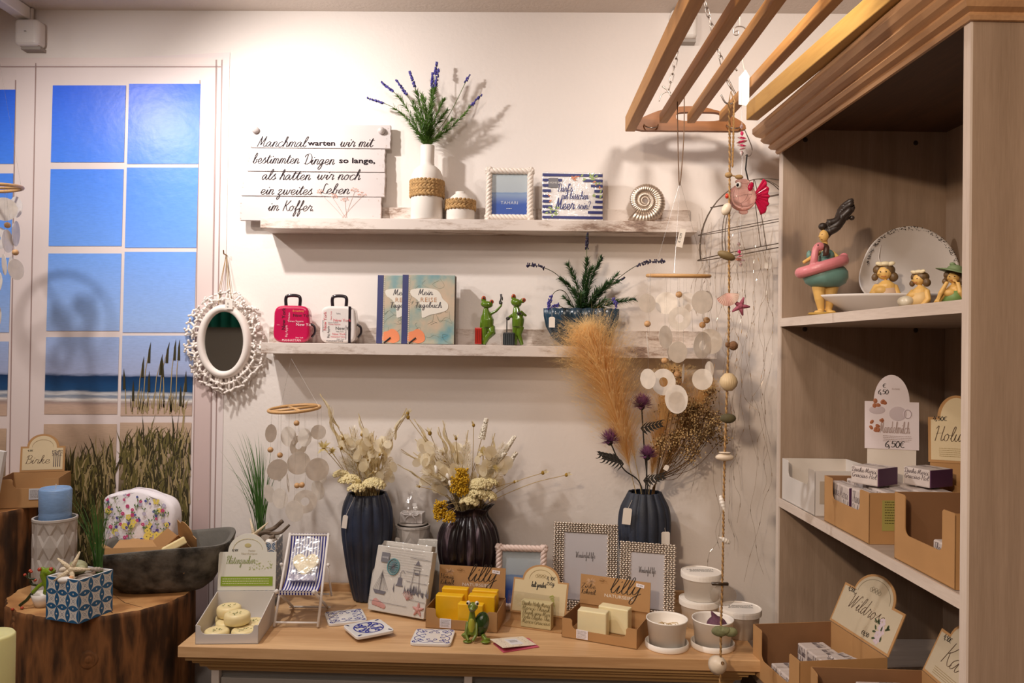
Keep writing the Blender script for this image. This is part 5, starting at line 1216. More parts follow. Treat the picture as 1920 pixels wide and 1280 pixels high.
def bunch(name, label, o, stems_, seed):
    """stems_: list of (kind, px, py, y, size)"""
    g = random.Random(seed); t = thing(name, label, 'dried flowers', o); bins = {}
    def B(nm, m): 
        if nm not in bins: bins[nm] = (MB(), m)
        return bins[nm][0]
    for (kind, px, py, y, s) in stems_:
        p = L3(px, py, y, o); root = Vector((g.uniform(-.015, .015), g.uniform(-.010, .010), -.08)); mouth = Vector((root.x * 1.6 + p.x * .12, root.y, .0))
        P = spline([root, mouth, mouth.lerp(p, .55) + Vector((g.uniform(-.01, .01), 0, .012)), p], 6)
        B('stems', M_stem).tube(P, .0010, 5); d = (P[-1] - P[-3]).normalized()
        if kind == 'yarrow': s *= 1.2; cluster(B('yarrow_heads', M_yar), p - Vector((0, 0, s * .3)), s, int(170 * (s / .02) ** 2), g, .0036, .75)
        elif kind == 'yellow': s *= 1.3; cluster(B('yellow_yarrow_heads', M_yel), p, s, int(190 * (s / .018) ** 2), g, .0026, .8, False)
        elif kind == 'ribbon':
            mb = B('twisted_leaves', M_dry); Q = []
            for i in range(10): u = i / 9; Q.append(p - d * (s * (1 - u)) + Vector((math.sin(u * 7 + px) * .006, math.cos(u * 5) * .004, 0)))
            sd = Vector((math.cos(px), math.sin(px) * .5, .2)).normalized(); mb.blade(Q, .011, sd); mb.blade([q + Vector((.003, .002, -.004)) for q in Q], .007, d.cross(sd).normalized())
        elif kind == 'lunaria':
            mb = B('lunaria_discs', M_lun)
            for i in range(int(s)):
                q = p.lerp(mouth, g.uniform(0, .45)) + Vector((g.uniform(-.022, .022), g.uniform(-.015, .01), g.uniform(-.01, .012))); r_ = g.uniform(.009, .016); rt = Euler((g.uniform(-.5, .5), 0, g.uniform(-1, 1)))
                mb.add([(r_ * math.cos(2 * PI * k / 14), 0, r_ * 1.15 * math.sin(2 * PI * k / 14)) for k in range(14)], [tuple(range(14))], rt.to_matrix(), tuple(q))
        elif kind == 'feather':
            mb = B('feathery_plumes', M_dryw); n = int(260 * s / .08)
            for i in range(n):
                u = g.random(); c = p - d * s * u; w_ = s * .22 * math.sin(PI * min(1, u * .9 + .1)) ** .7; a_ = g.uniform(0, 6.28); sd = d.orthogonal().normalized(); sd.rotate(Matrix.Rotation(a_, 3, d))
                mb.blade([c, c + sd * w_ * .5 + d * w_ * .5, c + sd * w_ + d * w_ * 1.3 - Vector((0, 0, .15 * w_))], .0016, d.cross(sd).normalized())
        elif kind == 'spike':
            mb = B('white_spikes', pm('white_spike', '#efe8d8', .8)); 
            for i in range(int(s * 3200)):
                u = g.random(); c = p - d * s * u; a_ = g.uniform(0, 6.28); r_ = .004 + .004 * u; mb.ell(c.x + math.cos(a_) * r_, c.y + math.sin(a_) * r_, c.z, .0024, .0024, .003, None, 5, 4)
        elif kind == 'bud':
            mb = B('seed_pods', M_bud); mp = B('papery_petals', M_dry)
            for i in range(3):
                a_ = i * 2.1 + px; v = (d + Vector((math.cos(a_), math.sin(a_), 0)) * .7).normalized(); mp.blade([p, p + v * s * .6, p + v * s * 1.1], s * .6, v.cross(d).normalized())
            mb.ell(p.x, p.y, p.z, s * .3, s * .3, s * .35, None, 8, 6)
        elif kind == 'puff': 
            mb = B('papery_flowers', leafy('papery_flower', '#efe2b0', .5, alpha=.9))
            for i in range(26):
                a_ = g.uniform(0, 6.28); e_ = g.uniform(-.4, 1.3); v = Vector((math.cos(a_) * math.cos(e_), math.sin(a_) * math.cos(e_), math.sin(e_))); mb.blade([p, p + v * s * .6, p + v * s + Vector((0, 0, -.1 * s))], s * .5, v.cross(Vector((.1, .2, 1))).normalized())
        elif kind == 'oval':
            B('white_seed_ovals', pm('seed_white', '#f2ece0', .5)).ell(p.x, p.y, p.z, .0045, .004, .009, (0, g.uniform(-.5, .5), 0), 10, 7)
    for nm, (mb, m) in bins.items(): mb.put(nm, m, t, smooth=nm in ('stems', 'yarrow_heads', 'yellow_yarrow_heads', 'white_spikes', 'seed_pods', 'white_seed_ovals'))
    return t
g_ = random.Random(31); y = -.10
S1 = [('yarrow', 655, 900, -.13, .024), ('yarrow', 700, 908, -.13, .026), ('yarrow', 640, 890, -.12, .018), ('yarrow', 668, 915, -.145, .018), ('puff', 607, 840, -.12, .026), ('puff', 622, 848, -.10, .018), ('puff', 668, 905, -.14, .016),
      ('ribbon', 600, 738, -.10, .10), ('ribbon', 617, 760, -.10, .10), ('ribbon', 643, 818, -.10, .06), ('ribbon', 672, 775, -.10, .11), ('ribbon', 679, 812, -.12, .08), ('ribbon', 740, 800, -.08, .09), ('ribbon', 762, 765, -.09, .09), ('ribbon', 716, 822, -.12, .07), ('ribbon', 655, 800, -.09, .08),
      ('bud', 643, 822, -.11, .014), ('bud', 640, 840, -.11, .014), ('bud', 678, 815, -.11, .012), ('bud', 730, 818, -.1, .014), ('bud', 712, 852, -.12, .012), ('bud', 764, 775, -.09, .016), ('bud', 690, 862, -.12, .010), ('bud', 700, 885, -.14, .010)]
for i in range(34): S1.append((g_.choice(['lunaria', 'feather', 'ribbon', 'feather']), g_.uniform(625, 735), g_.uniform(800, 880), g_.uniform(-.12, -.05), 0)); 
S1 = [(k, a_, b_, c_, (s if s else {'lunaria': 5, 'feather': .075, 'ribbon': .055}[k])) for (k, a_, b_, c_, s) in S1]
bunch('dried_bouquet', 'cream dried flower bouquet standing in the left navy vase', (vx1, -.085, ZT + .283), S1, 41)
S2 = [('yellow', 862, 908, -.16, .018), ('yellow', 866, 888, -.15, .013), ('yellow', 826, 950, -.17, .014), ('yellow', 842, 968, -.175, .012), ('yellow', 824, 965, -.17, .011), ('yellow', 868, 920, -.16, .012),
      ('yarrow', 900, 908, -.15, .024), ('yarrow', 880, 940, -.165, .020), ('yarrow', 912, 930, -.15, .022), ('yarrow', 920, 905, -.13, .016), ('yarrow', 895, 925, -.16, .020),
      ('bud', 888, 797, -.10, .014), ('bud', 855, 822, -.11, .013), ('bud', 806, 812, -.12, .018), ('bud', 765, 782, -.09, .017), ('bud', 830, 850, -.12, .017), ('bud', 1018, 886, -.12, .016), ('bud', 1062, 890, -.12, .015), ('bud', 965, 903, -.12, .012), ('bud', 834, 865, -.12, .012), ('bud', 786, 912, -.13, .010),
      ('spike', 912, 785, -.09, .055), ('spike', 965, 818, -.08, .075), ('spike', 968, 848, -.08, .07), ('spike', 945, 850, -.11, .06), ('puff', 920, 850, -.12, .022), ('puff', 905, 848, -.12, .020), ('puff', 930, 880, -.13, .018),
      ('oval', 840, 893, -.16, 0), ('oval', 844, 906, -.16, 0), ('oval', 818, 882, -.16, 0), ('oval', 818, 878, -.15, 0),
      ('ribbon', 878, 806, -.09, .09), ('ribbon', 830, 788, -.10, .09), ('ribbon', 822, 800, -.10, .08), ('ribbon', 776, 785, -.09, .10), ('ribbon', 752, 842, -.1, .09), ('ribbon', 775, 848, -.1, .08), ('ribbon', 790, 810, -.1, .10), ('ribbon', 745, 870, -.1, .08), ('ribbon', 850, 835, -.10, .08), ('ribbon', 928, 812, -.1, .07)]
for i in range(56): S2.append((g_.choice(['lunaria', 'feather', 'feather', 'lunaria', 'ribbon']), *(lambda u: (g_.uniform(770, 880), g_.uniform(815, 900)) if u < .68 else (g_.uniform(890, 955), g_.uniform(830, 900)))(g_.random()), g_.uniform(-.14, -.06), 0))
S2 = [(k, a_, b_, c_, (s if s else {'lunaria': 6, 'feather': .08, 'ribbon': .06, 'oval': 0}[k])) for (k, a_, b_, c_, s) in S2]
bunch('dried_bouquet', 'dried bouquet with yellow yarrow standing in the aubergine vase', (vx3, -.095, ZT + .25), S2, 42)

# right bouquet: pampas, thistles, brown filler
def pampas(label, o, px, py, y, length, width, n, seed, mat, root=(0, 0, -.06), droop=.06, lean=None):
    g = random.Random(seed); t = thing('pampas_grass', label, 'dried grass', o); p = L3(px, py, y, o); r0 = Vector(root)
    P = spline([r0, r0 + Vector((p.x * .10, 0, .08)), r0.lerp(p, .6) + Vector((-p.x * .04, 0, .02)), p], 12); L = len(P)
    MB().tube(P, [.0014 * (1 - .6 * i / L) for i in range(L)], 6).put('stem', M_stem, t, smooth=True)
    pl = MB(); tot = (p - r0).length; k0 = 1 - length / tot
    for i in range(n):
        u = g.random() ** .8; f = (k0 + (1 - k0) * u) * (L - 1); a_ = min(L - 2, int(f)); c = P[a_].lerp(P[a_ + 1], f - a_); d = (P[a_ + 1] - P[a_]).normalized()
        an = g.uniform(0, 6.28); sd = d.orthogonal().normalized(); sd.rotate(Matrix.Rotation(an, 3, d)); sd.y *= .55
        w_ = width * (math.sin(PI * (u * .72 + .22)) ** .8) * g.uniform(.45, 1.05); up = w_ * g.uniform(.9, 1.7)
        Q = [c, c + sd * w_ * .35 + d * up * .45, c + sd * w_ * .75 + d * up * .8 - Vector((0, 0, droop * .3)) * u, c + sd * w_ + d * up * .95 - Vector((0, 0, droop)) * u * g.uniform(.3, 1)]
        pl.blade(spline(Q, 2), .00075, d.cross(sd).normalized() if sd.length > .01 else Vector((1, 0, 0)))
        if i % 2 == 0:
            q = Q[2]
            for e in range(3): v = Vector((g.uniform(-1, 1), g.uniform(-.6, .6), g.uniform(-.2, 1))) * .008; pl.blade([q, q + v * .5, q + v], .0007, Vector((1, 0, 0)))
    pl.put('plume', mat, t); return t
M_pam = leafy('pampas_tan', '#fbe2ae', .6); M_pamp = leafy('pampas_pale', '#f8e6c0', .6)
o2 = (vx2, -.085, ZT + .293)
pampas('large tan pampas plume arching left from the right navy vase', o2, 1100, 622, -.19, .30, .135, 5200, 51, M_pam, (-.012, -.005, -.06))
pampas('tan pampas plume standing upright behind the shell mobile', o2, 1262, 700, -.10, .24, .095, 2400, 52, M_pam, (.008, .006, -.06), droop=.02)
pampas('small pale pampas plume leaning left in the right navy vase', o2, 1160, 740, -.12, .17, .045, 900, 53, M_pamp, (-.006, -.012, -.06), droop=.0)
pampas('tan pampas plume leaning right behind the brown filler flowers', o2, 1330, 720, -.08, .22, .08, 1900, 54, M_pam, (.012, .008, -.06), droop=.02)
M_th = leafy('thistle_purple', '#a8709e', .3, var=.3, vscale=90); M_thd = pm('thistle_stem', '#2c2824', .7)
for (px, py, s_, lab, lv) in ((1203, 745, .030, 'purple thistle standing highest in the right navy vase', [(1203, 802, 1)]), (1143, 812, .029, 'purple thistle leaning left with dark leaves', [(1160, 862, -1), (1168, 870, -1)]), (1213, 842, .025, 'lowest purple thistle in the right navy vase', [(1208, 900, 1)])):
    t = thing('thistle', lab, 'thistle', o2); g = random.Random(int(px)); p = L3(px, py + s_ * 500, -.14, o2)
    root = Vector((g.uniform(-.012, .012), -.02, -.06)); P = spline([root, root + Vector((p.x * .2, 0, .09)), root.lerp(p, .65) + Vector((0, 0, .0)), p], 8)
    MB().tube(P, .0019, 6).put('stem', M_thd, t, smooth=True)
    mb = MB(); 
    s_ *= 1.3
    for i in range(330):
        a_ = g.uniform(0, 6.28); e_ = g.uniform(-.35, 1.5); v = Vector((math.cos(a_) * math.cos(e_), math.sin(a_) * math.cos(e_), math.sin(e_) * .85)); l_ = s_ * g.uniform(.75, 1.1); mb.blade([p, p + v * l_ * .6, p + v * l_ + Vector((0, 0, .003))], .0036, v.cross(Vector((.2, .1, 1))).normalized())
    mb.put('flower_head', M_th, t); MB().ell(p.x, p.y, p.z - .003, .009, .009, .009).put('calyx', M_thd, t, smooth=True)
    lf = MB()
    for (lx, ly, sg) in lv:
        q = L3(lx, ly, -.14, o2)
        for e in range(6):
            bx = q + Vector((sg * .009 * e, 0, .0025 * e)); 
            for s2 in (-1, 1): lf.blade([bx, bx + Vector((sg * .007, 0, s2 * .009)), bx + Vector((sg * .016, -.002, s2 * .018 * (1 - e / 9)))], .010, Vector((1, 0, .3)))
        lf.tube([q, q + Vector((sg * .055, 0, .014))], .0012, 5)
    lf.put('leaves', M_thd, t)
t = thing('dried_filler_flowers', 'bushy brown and cream dried filler flowers in the right navy vase', 'dried flowers', o2); g = random.Random(77); st = MB(); fl = MB(); fd = MB()
for i in range(46):
    px = 1290 + g.gauss(0, 30); py = 800 + g.gauss(0, 38)
    if py > 865 or px > 1356 or px < 1235: continue
    p = L3(px, py, g.uniform(-.15, -.05), o2); root = Vector((.02, 0, -.05)); P = spline([root, Vector((.028, -.005, .03)), root.lerp(p, .6), p], 5); st.tube(P, .0007, 4)
    for j in range(60):
        k_ = g.uniform(-.35, 1); q = p.lerp(P[-5], max(0, -k_)) + Vector((g.gauss(0, .011), g.gauss(0, .008), g.gauss(0, .011))); (fl if g.random() < .65 else fd).ell(q.x, q.y, q.z, .0021, .002, .0021, None, 5, 4)
        if j % 3 == 0: st.tube([p, q], .0004, 3)
st.put('stems', pm('brown_stem', '#6a4c28', .8), t); fl.put('cream_florets', pm('floret_cream', '#cfb07c', .8), t); fd.put('brown_florets', pm('floret_brown', '#6e5028', .8), t)
tagpart(t, L3(1252, 872, -.17, o2), .012, .014, (0, .5, 0))

# ---- grey relief pot with ribboned soap
x = ony(774, 1000, -.062).x
relief_pot('relief_pot', 'tall grey geometric relief pot with a ribboned soap between the two left vases', (x, -.062, ZT + EPS), .046, .196, rows_=2, cat='pot', n=6)
ZP = ZT + .0005 + .196
gs = thing('ribboned_soap', 'silver wrapped soap in cellophane with a white bow on the grey relief pot', 'gift soap', (x, -.062, ZP + .0005), -.12)
MB().lathe([(0, 0), (.036, 0), (.040, .004), (.036, .005), (0, .004)], 30).put('saucer', M_conc, gs, smooth=True)
MB().box(0, -.004, .020, .062, .034, .028).put('soap_block', pm('silver_wrap', '#c9c2be', .4), gs, bevel=.002)
bw_ = MB()
for e in (1, -1):
    lp = [(0, -.024, .030), (e * .012, -.028, .040), (e * .022, -.026, .038), (e * .018, -.026, .030), (0, -.024, .030)]; bw_.tube(spline(lp, 4), .0022, 6, flat=.4); bw_.tube(spline([(0, -.025, .030), (e * .012, -.027, .022), (e * .016, -.025, .010)], 4), .0018, 6, flat=.4)
bw_.ell(0, -.027, .030, .004, .003, .004); bw_.put('ribbon_bow', pm('satin_white', '#e8e2e0', .25), gs, smooth=True)
bg = MB(); bg.lathe([(.034, .004), (.036, .02), (.034, .040), (.024, .060), (.012, .078), (.014, .088), (.010, .092)], 14, fn=lambda a_, r, z: (r * (1 + .08 * math.cos(5 * a_ + z * 80)), z)); bg.put('cellophane_bag', M_cello, gs)

# ---- napkin packets
def packet(label, loc, rz, tilt, w, h, th, face, group=None, roll=0):
    t = thing('napkin_packet', label, 'napkins', loc, rz, group); t.rotation_euler = (tilt, roll, rz)
    MB().box(0, th / 2, h / 2, w, th, h).put('napkin_stack', [face], t, bevel=.002)
    MB().box(0, th / 2, h / 2, w + .003, th + .003, h + .003).put('clear_wrapper', M_cello2, t, bevel=.003)
    return t
M_cello2 = film('packet_film', gloss=.07, rough=.10, bump=.9)
M_sea = pm('napkin_cream', '#d9d2c8', .6, var=.08, vscale=12)
M_pp = pm('print_grey', '#6f6a70', .6); M_pk = pm('print_rose', '#c58f86', .6); M_tl = pm('print_teal', '#5f8d92', .6); M_lab = pm('label_grey', '#77757a', .55)
def seaprint(t, w, h, full=True):
    mb = MB(); y = -.0022
    # lighthouse
    lx, lz = .045, .060
    mb.tube([(lx - .011, y, lz), (lx - .007, y, lz + .052)], .0006, 4); mb.tube([(lx + .013, y, lz), (lx + .008, y, lz + .052)], .0006, 4)
    for z_ in (.052, .058, .064): mb.tube([(lx - .010, y, lz + z_), (lx + .011, y, lz + z_)], .0006, 4)
    mb.face([(lx - .006, y, lz + .064), (lx + .007, y, lz + .064), (lx + .0005, y, lz + .076)]); mb.face([(lx - .005, y, lz + .040), (lx + .007, y, lz + .040), (lx + .007, y, lz + .045), (lx - .005, y, lz + .045)])
    g = random.Random(2)
    for i in range(30): xx = lx + g.gauss(0, .017); mb.face([(xx, y, lz + g.uniform(-.012, .004)), (xx + .004, y, lz + g.uniform(-.012, 0)), (xx + .002, y, lz + g.uniform(0, .018))])
    # ship
    mb.face([(-.075, y, .052), (-.035, y, .050), (-.040, y, .042), (-.068, y, .043)]); mb.tube([(-.055, y, .05), (-.054, y, .100)], .0007, 4)
    for k_ in range(5): mb.tube([(-.055, y, .096 - .002 * k_), (-.075 + .006 * k_, y, .052)], .0003, 3); mb.tube([(-.055, y, .096), (-.030 - .004 * k_, y, .052)], .0003, 3)
    # bell
    mb.lathe([(.001, .022), (.006, .019), (.007, .006), (.0115, 0)], 12, (.000, y + .001, .068), sy=.1)
    mb.tube(spline([(.0, y, .09), (.0, y, .100), (.006, y, .106), (.012, y, .100)], 4), .0006, 4)
    for (x0, x1, z_) in ((.02, .08, .140), (.015, .08, .105), (.018, .08, .083), (.03, .08, .060), (.035, .08, .040), (-.08, .03, .024)): mb.tube([(x0, y, z_), (x1, y, z_ - .002)], .00045, 3)
    lm = lines(.12, 12, .0008, .006, .3)
    for v in lm.v: pass
    mb.put('nautical_print', M_pp, t)
    lm.put('faint_script_print', pm('print_faint', '#b9b0a8', .6), t, (.004, -.0021, .155))
    c_ = MB(); c_.tube([(-.025 + math.cos(2 * PI * i / 24) * .017, y, .112 + math.sin(2 * PI * i / 24) * .019) for i in range(24)], .0018, 5, closed=True); c_.ell(-.025, y + .0008, .112, .014, .0006, .016); c_.put('compass_print', M_tl, t)
    c2 = MB()
    for i in range(8): a_ = PI * i / 8; c2.tube([(-.025 - math.cos(a_) * .013, y - .0006, .112 - math.sin(a_) * .015), (-.025 + math.cos(a_) * .013, y - .0006, .112 + math.sin(a_) * .015)], .0006, 3)
    c2.put('compass_rose', M_pp, t)
    r_ = MB(); starfish(r_, (.064, y + .001, .020), .016, .005); 
    for i in range(5): r_.ell(-.065 + i * .007, y + .0012, .022 - i * .002, .007, .0012, .010 - i * .001, (0, .6, 0), 8, 5)
    for k_ in range(8): a_ = .4 + k_ * .28; r_.tube([(.028, y, .038), (.028 + math.cos(a_) * .02, y, .038 + math.sin(a_) * .022)], .0007, 3)
    r_.put('shell_print', M_pk, t)
def homelabel(t, x, z, s=.024):
    o = MB().box(0, 0, 0, s, .0004, s).put('brand_label', M_lab, t, (x, -.0027, z)); block('HOME', s * .2).put('label_print', pm('label_print', '#dcd8d6', .6), o, (0, -.0005, -s * .1))
a, b, c, rz, w = place2((686, 1146), (797, 1167), ZT); rz = -.42
pk = packet('front napkin packet with compass, bell and lighthouse print leaning on the sideboard', (c.x, c.y, ZT + .0065), rz, -.27, .165, .160, .022, M_sea); seaprint(pk, .165, .16); homelabel(pk, -.052, .132)
R = Matrix.Rotation(rz, 3, 'Z'); q = c + R @ Vector((-.020, .030, 0))
pk = packet('napkin packet with the same nautical print, second, behind the front one', (q.x, q.y, ZT + .0065), rz + .03, -.25, .165, .165, .022, M_sea, None); seaprint(pk, .165, .16); homelabel(pk, -.045, .140)
q = c + R @ Vector((.010, .095, 0))
pk = packet('hindmost napkin packet whose top edge shows below the relief pot', (q.x, q.y + .012, ZT + .003), rz + .25, -.12, .15, .165, .02, M_sea)

# ---- coasters
M_tilew = pm('coaster_white', '#e9e6e2', .2, coat=.4); M_cob = pm('cobalt_ink', '#2b3590', .25)
def coaster(label, px, py, rz, style, dz=0, tilt=(0, 0)):
    p = onz(px, py, ZT); t = thing('tile_coaster', label, 'coaster', (p.x, p.y, ZT + EPS + dz), rz); t.rotation_euler = (tilt[0], tilt[1], rz); s = .094
    MB().prism([(math.copysign(abs(math.cos(a_)) ** .22, math.cos(a_)) * s / 2, math.copysign(abs(math.sin(a_)) ** .22, math.sin(a_)) * s / 2) for a_ in [2 * PI * i / 48 for i in range(48)]], 0, .007, 'xy').put('tile_body', M_tilew, t, bevel=.0015)
    mb = MB(); z = .0073
    def curl(pts, w_=.0009): mb.tube(spline([(x_, y_, z) for x_, y_ in pts], 6), w_, 4, flat=.25)
    for q in range(4):
        c_, s_ = math.cos(q * PI / 2), math.sin(q * PI / 2)
        def r(pts): return [(x_ * c_ - y_ * s_, x_ * s_ + y_ * c_) for x_, y_ in pts]
        if style == 'scroll':
            for m in (1, -1):
                def f(pts): return r([(x_ * m, y_) for x_, y_ in pts])
                curl(f([(.0, .032), (.010, .040), (.024, .038), (.030, .030), (.024, .024), (.018, .029), (.024, .033)])); curl(f([(.030, .038), (.036, .042), (.041, .040), (.040, .036), (.036, .037)])); curl(f([(.0, .032), (.008, .026), (.012, .021), (.007, .018), (.004, .023)]))
        else:
            for m in (1, -1):
                def f(pts): return r([(x_ * m, y_) for x_, y_ in pts])
                mb.blade([(x_, y_, z) for x_, y_ in f([(0, .004), (.010, .014), (.008, .026), (.003, .029)])], .006, Vector((c_, s_, 0))); curl(f([(.002, .010), (.014, .018), (.016, .026), (.010, .027)]), .0022)
            curl(r([(math.cos(a_) * .034, math.sin(a_) * .034) for a_ in [q_ * PI / 12 for q_ in range(7)]]), .0017)
            for e in range(3): P_ = r([(.036, .036), (.036 + .004 * (e - 1), .036 + .002), (.043 - .006 * (e == 2), .043 - .006 * (e == 0))]); mb.blade([(x_, y_, z) for x_, y_ in P_], .008, Vector((c_ - s_, s_ + c_, 0)).normalized())
    mb.put('painted_pattern', M_cob, t, smooth=False); return t
coaster('white tile coaster with thin blue scrolls, leftmost beside the deck chair', 648, 1160, .36, 'scroll')
coaster('white tile coaster with a dense cobalt rosette lying over the left one', 691, 1188, -.42 + 1.0, 'rosette', .0075, (0, 0))
coaster('white tile coaster with thin blue scrolls lying in front of the yellow soaps', 812, 1198, -.03, 'scroll')

# ---- lilly soap boxes
def lilly(label, pl, pr, h, note, D=.115, hh=.072):
    a, b, c, rz, w = place2(pl, pr, ZT); q = back_of(c, rz, D / 2); t = thing('soap_display_carton', label, 'display box', (q.x, q.y, ZT + EPS), rz)
    carton(t, w, D, h, h * .48, cut=.72)
    hd = MB().prism([(-w / 2 + .002, 0), (w / 2 - .002, 0), (w / 2 - .002, hh), (-w / 2 + .002, hh)], -.0012, .0012).put('header_card', M_card, t, (0, D / 2 - .004, h + .0005), (-.10, 0, 0))
    script('lilly', .042, .0015, shear=.35, brush=.6, fit=w * .42).put('lettering', pm('script_dark', '#2a2018', .6), hd, (w * .14, -.0016, hh * .50))
    block('NATURSEIFE', .0080, fit=w * .40).put('lettering', pm('print_white', '#e9e0d2', .6), hd, (w * .06, -.0016, hh * .33))
    for i, s_ in enumerate(note): script(s_, .0115, .0007, shear=.1, align='l', fit=w * .2).put('handwritten_note', INK, hd, (-w * .47, -.0016, hh * (.54 - .20 * i)))
    MB().prism([(-.010, -.004), (.010, -.004), (.010, .004), (-.010, .004)], -.0002, .0002).put('price_sticker', pm('sticker_white', '#eee8ee', .4), hd, (w * .35, -.0018, hh * .86), (0, .12, 0))
    block('€ 4,90', .0035).put('sticker_print', INK, hd, (w * .35, -.0022, hh * .84), (0, .12, 0))
    g = random.Random(9); br = MB(); bl = MB()
    for i in range(9): br.blade([(-w * .15, -.0015, hh * .86), (-w * .15 + g.uniform(-.014, .014), -.0015, hh * .86 + g.uniform(-.008, .008)), (-w * .15 + g.uniform(-.02, .02), -.0015, hh * .86 + g.uniform(-.01, .006))], .0012, Vector((.7, 0, .7)))
    for i in range(14): a_ = g.uniform(0, 6.28); bl.blade([(-w * .34, -.0015, hh * .78), (-w * .34 + .006 * math.cos(a_), -.0015, hh * .78 + .006 * math.sin(a_)), (-w * .34 + .014 * math.cos(a_), -.0015, hh * .78 + .012 * math.sin(a_))], .003, Vector((-math.sin(a_), 0, math.cos(a_))))
    br.put('twig_print', pm('print_kraft_dark', '#8a6030', .7), hd); bl.put('flower_print', pm('print_kraft_light', '#cfa882', .7), hd)
    st = MB().box(-w * .22, -D / 2 - .0006, h * .30, .028, .0006, h * .46).put('ingredient_sticker', pm('sticker_white', '#eee8ee', .4), t); lines(.024, 6, .001, .003).put('sticker_print', pm('grey_print', '#8a8480', .6), st, (-w * .22, -D / 2 - .0012, h * .45))
    return t, w
def block_soap(label, t, x, y, w_, d_, h_, rz, mat, group, dz=.0025):
    p = inb(t, x, y, dz); s = thing('soap_bar', label, 'soap', p, t.rotation_euler.z + rz, group); MB().box(0, 0, h_ / 2, w_, d_, h_).put('soap_block', mat, s, bevel=.0025, seg=2); return s
M_ysoap = pm('honey_soap', '#f9c420', .35, sub=.35, var=.08, vscale=30)
M_csoap = pm('cream_bar', '#f5e8bc', .4, sub=.3, var=.04, vscale=30)
lb, w = lilly('kraft display box of yellow soaps with a lilly header in the middle', (798, 1177), (932, 1187), .048, ['Honig', 'Kokosöl'])
gY = 'yellow soap bars in the kraft box'
block_soap('yellow soap bar standing at the front left of the kraft box', lb, -.040, -.008, .068, .024, .066, .0, M_ysoap, gY)
block_soap('yellow soap bar at the front of the kraft box behind the turtle', lb, .018, -.026, .068, .024, .058, .0, M_ysoap, gY) if False else block_soap('yellow soap bar at the front of the kraft box behind the turtle', lb, .020, -.038, .062, .022, .058, -.03, M_ysoap, gY)
block_soap('yellow soap bar at the right of the kraft box', lb, .040, -.006, .066, .024, .070, .0, M_ysoap, gY)
block_soap('yellow soap bar at the back left of the kraft box', lb, -.034, .024, .066, .022, .074, .0, M_ysoap, gY)
block_soap('yellow soap bar at the back right of the kraft box', lb, .042, .022, .064, .022, .074, .0, M_ysoap, gY)
lb2, w = lilly('kraft display box of cream soaps with a lilly header at the right', (1053, 1194), (1194, 1218), .045, ['Zirbe', 'Kokosöl'], D=.125, hh=.070)
block_soap('cream soap bar standing in front in the right kraft box', lb2, -.026, -.022, .070, .030, .058, .05, M_csoap, 'cream soap bars in the right kraft box')
block_soap('cream soap bar standing behind and to the right in the kraft box', lb2, .014, .020, .074, .030, .060, -.05, M_csoap, 'cream soap bars in the right kraft box')

# ---- turtle
p, k_ = base(893, 1204, ZT); s = 1 / k_
tt = thing('turtle_figurine', 'green ceramic turtle sitting upright before the yellow soaps', 'figurine', (p.x, p.y + .012, ZT + EPS), -.10)
def X(px, py, dy=0): return ((px - 893) * s, dy, (1204 - py) * s)
M_tur = pm('turtle_green', '#72842a', .25, coat=.4, var=.3, vscale=60); M_tsh = pm('turtle_shell', '#30501a', .2, coat=.5, col2='#173010', vscale=50, bump=.4, bscale=120)
mb = MB(); mb.tube([X(884, 1192), X(884, 1170), X(884, 1148, -.002)], [11 * s, 8 * s, 4.5 * s], 12); mb.ell(*X(886, 1139, -.006), 10 * s, 9 * s, 8 * s); mb.ell(*X(886, 1143, -.014), 7 * s, 6 * s, 5 * s)
for e in (-1, 1): mb.tube([X(884 + e * 9, 1170), X(884 + e * 10, 1190, -.012), X(884 + e * 4, 1200, -.02)], 3.2 * s, 8)
mb.tube([X(880, 1196), X(872, 1196, -.01), X(868, 1190, -.012)], 4 * s, 8); mb.tube([X(905, 1194), X(912, 1199, -.012), X(920, 1198, -.008)], [5 * s, 4.5 * s, 2.5 * s], 8)
mb.put('body', M_tur, tt, remesh=.0011)
mb = MB(); mb.ell(*X(900, 1176, .010), 15 * s, 13 * s, 24 * s, (0, .25, 0), 20, 14); mb.put('shell', M_tsh, tt, smooth=True)
mb = MB(); mb.ell(*X(884, 1178, -.004), 7 * s, 7.5 * s, 20 * s); mb.put('belly', pm('turtle_belly', '#a8a83a', .3), tt, smooth=True)
for e in (-1, 1):
    ey = MB().ell(*X(886 + e * 8, 1132, -.010), 4 * s, 4 * s, 4.4 * s).put('eye', pm('eye_white', '#e8dfd0', .2), tt, smooth=True); MB().ell(*X(886 + e * 9.5, 1131.5, -.0145), 2 * s, 1.2 * s, 2.2 * s).put('pupil', INK, ey, smooth=True)
MB().tube(spline([X(880, 1141, -.019), X(886, 1144, -.0215), X(893, 1141, -.019)], 5), .7 * s, 5).put('mouth', pm('mouth_dark', '#4a2818', .5), tt)
for (fx, fy) in ((878, 1202), (912, 1201)): MB().ell(*X(fx, fy, -.016), 9 * s, 7 * s, 2.6 * s).put('foot', M_tur, tt, smooth=True)

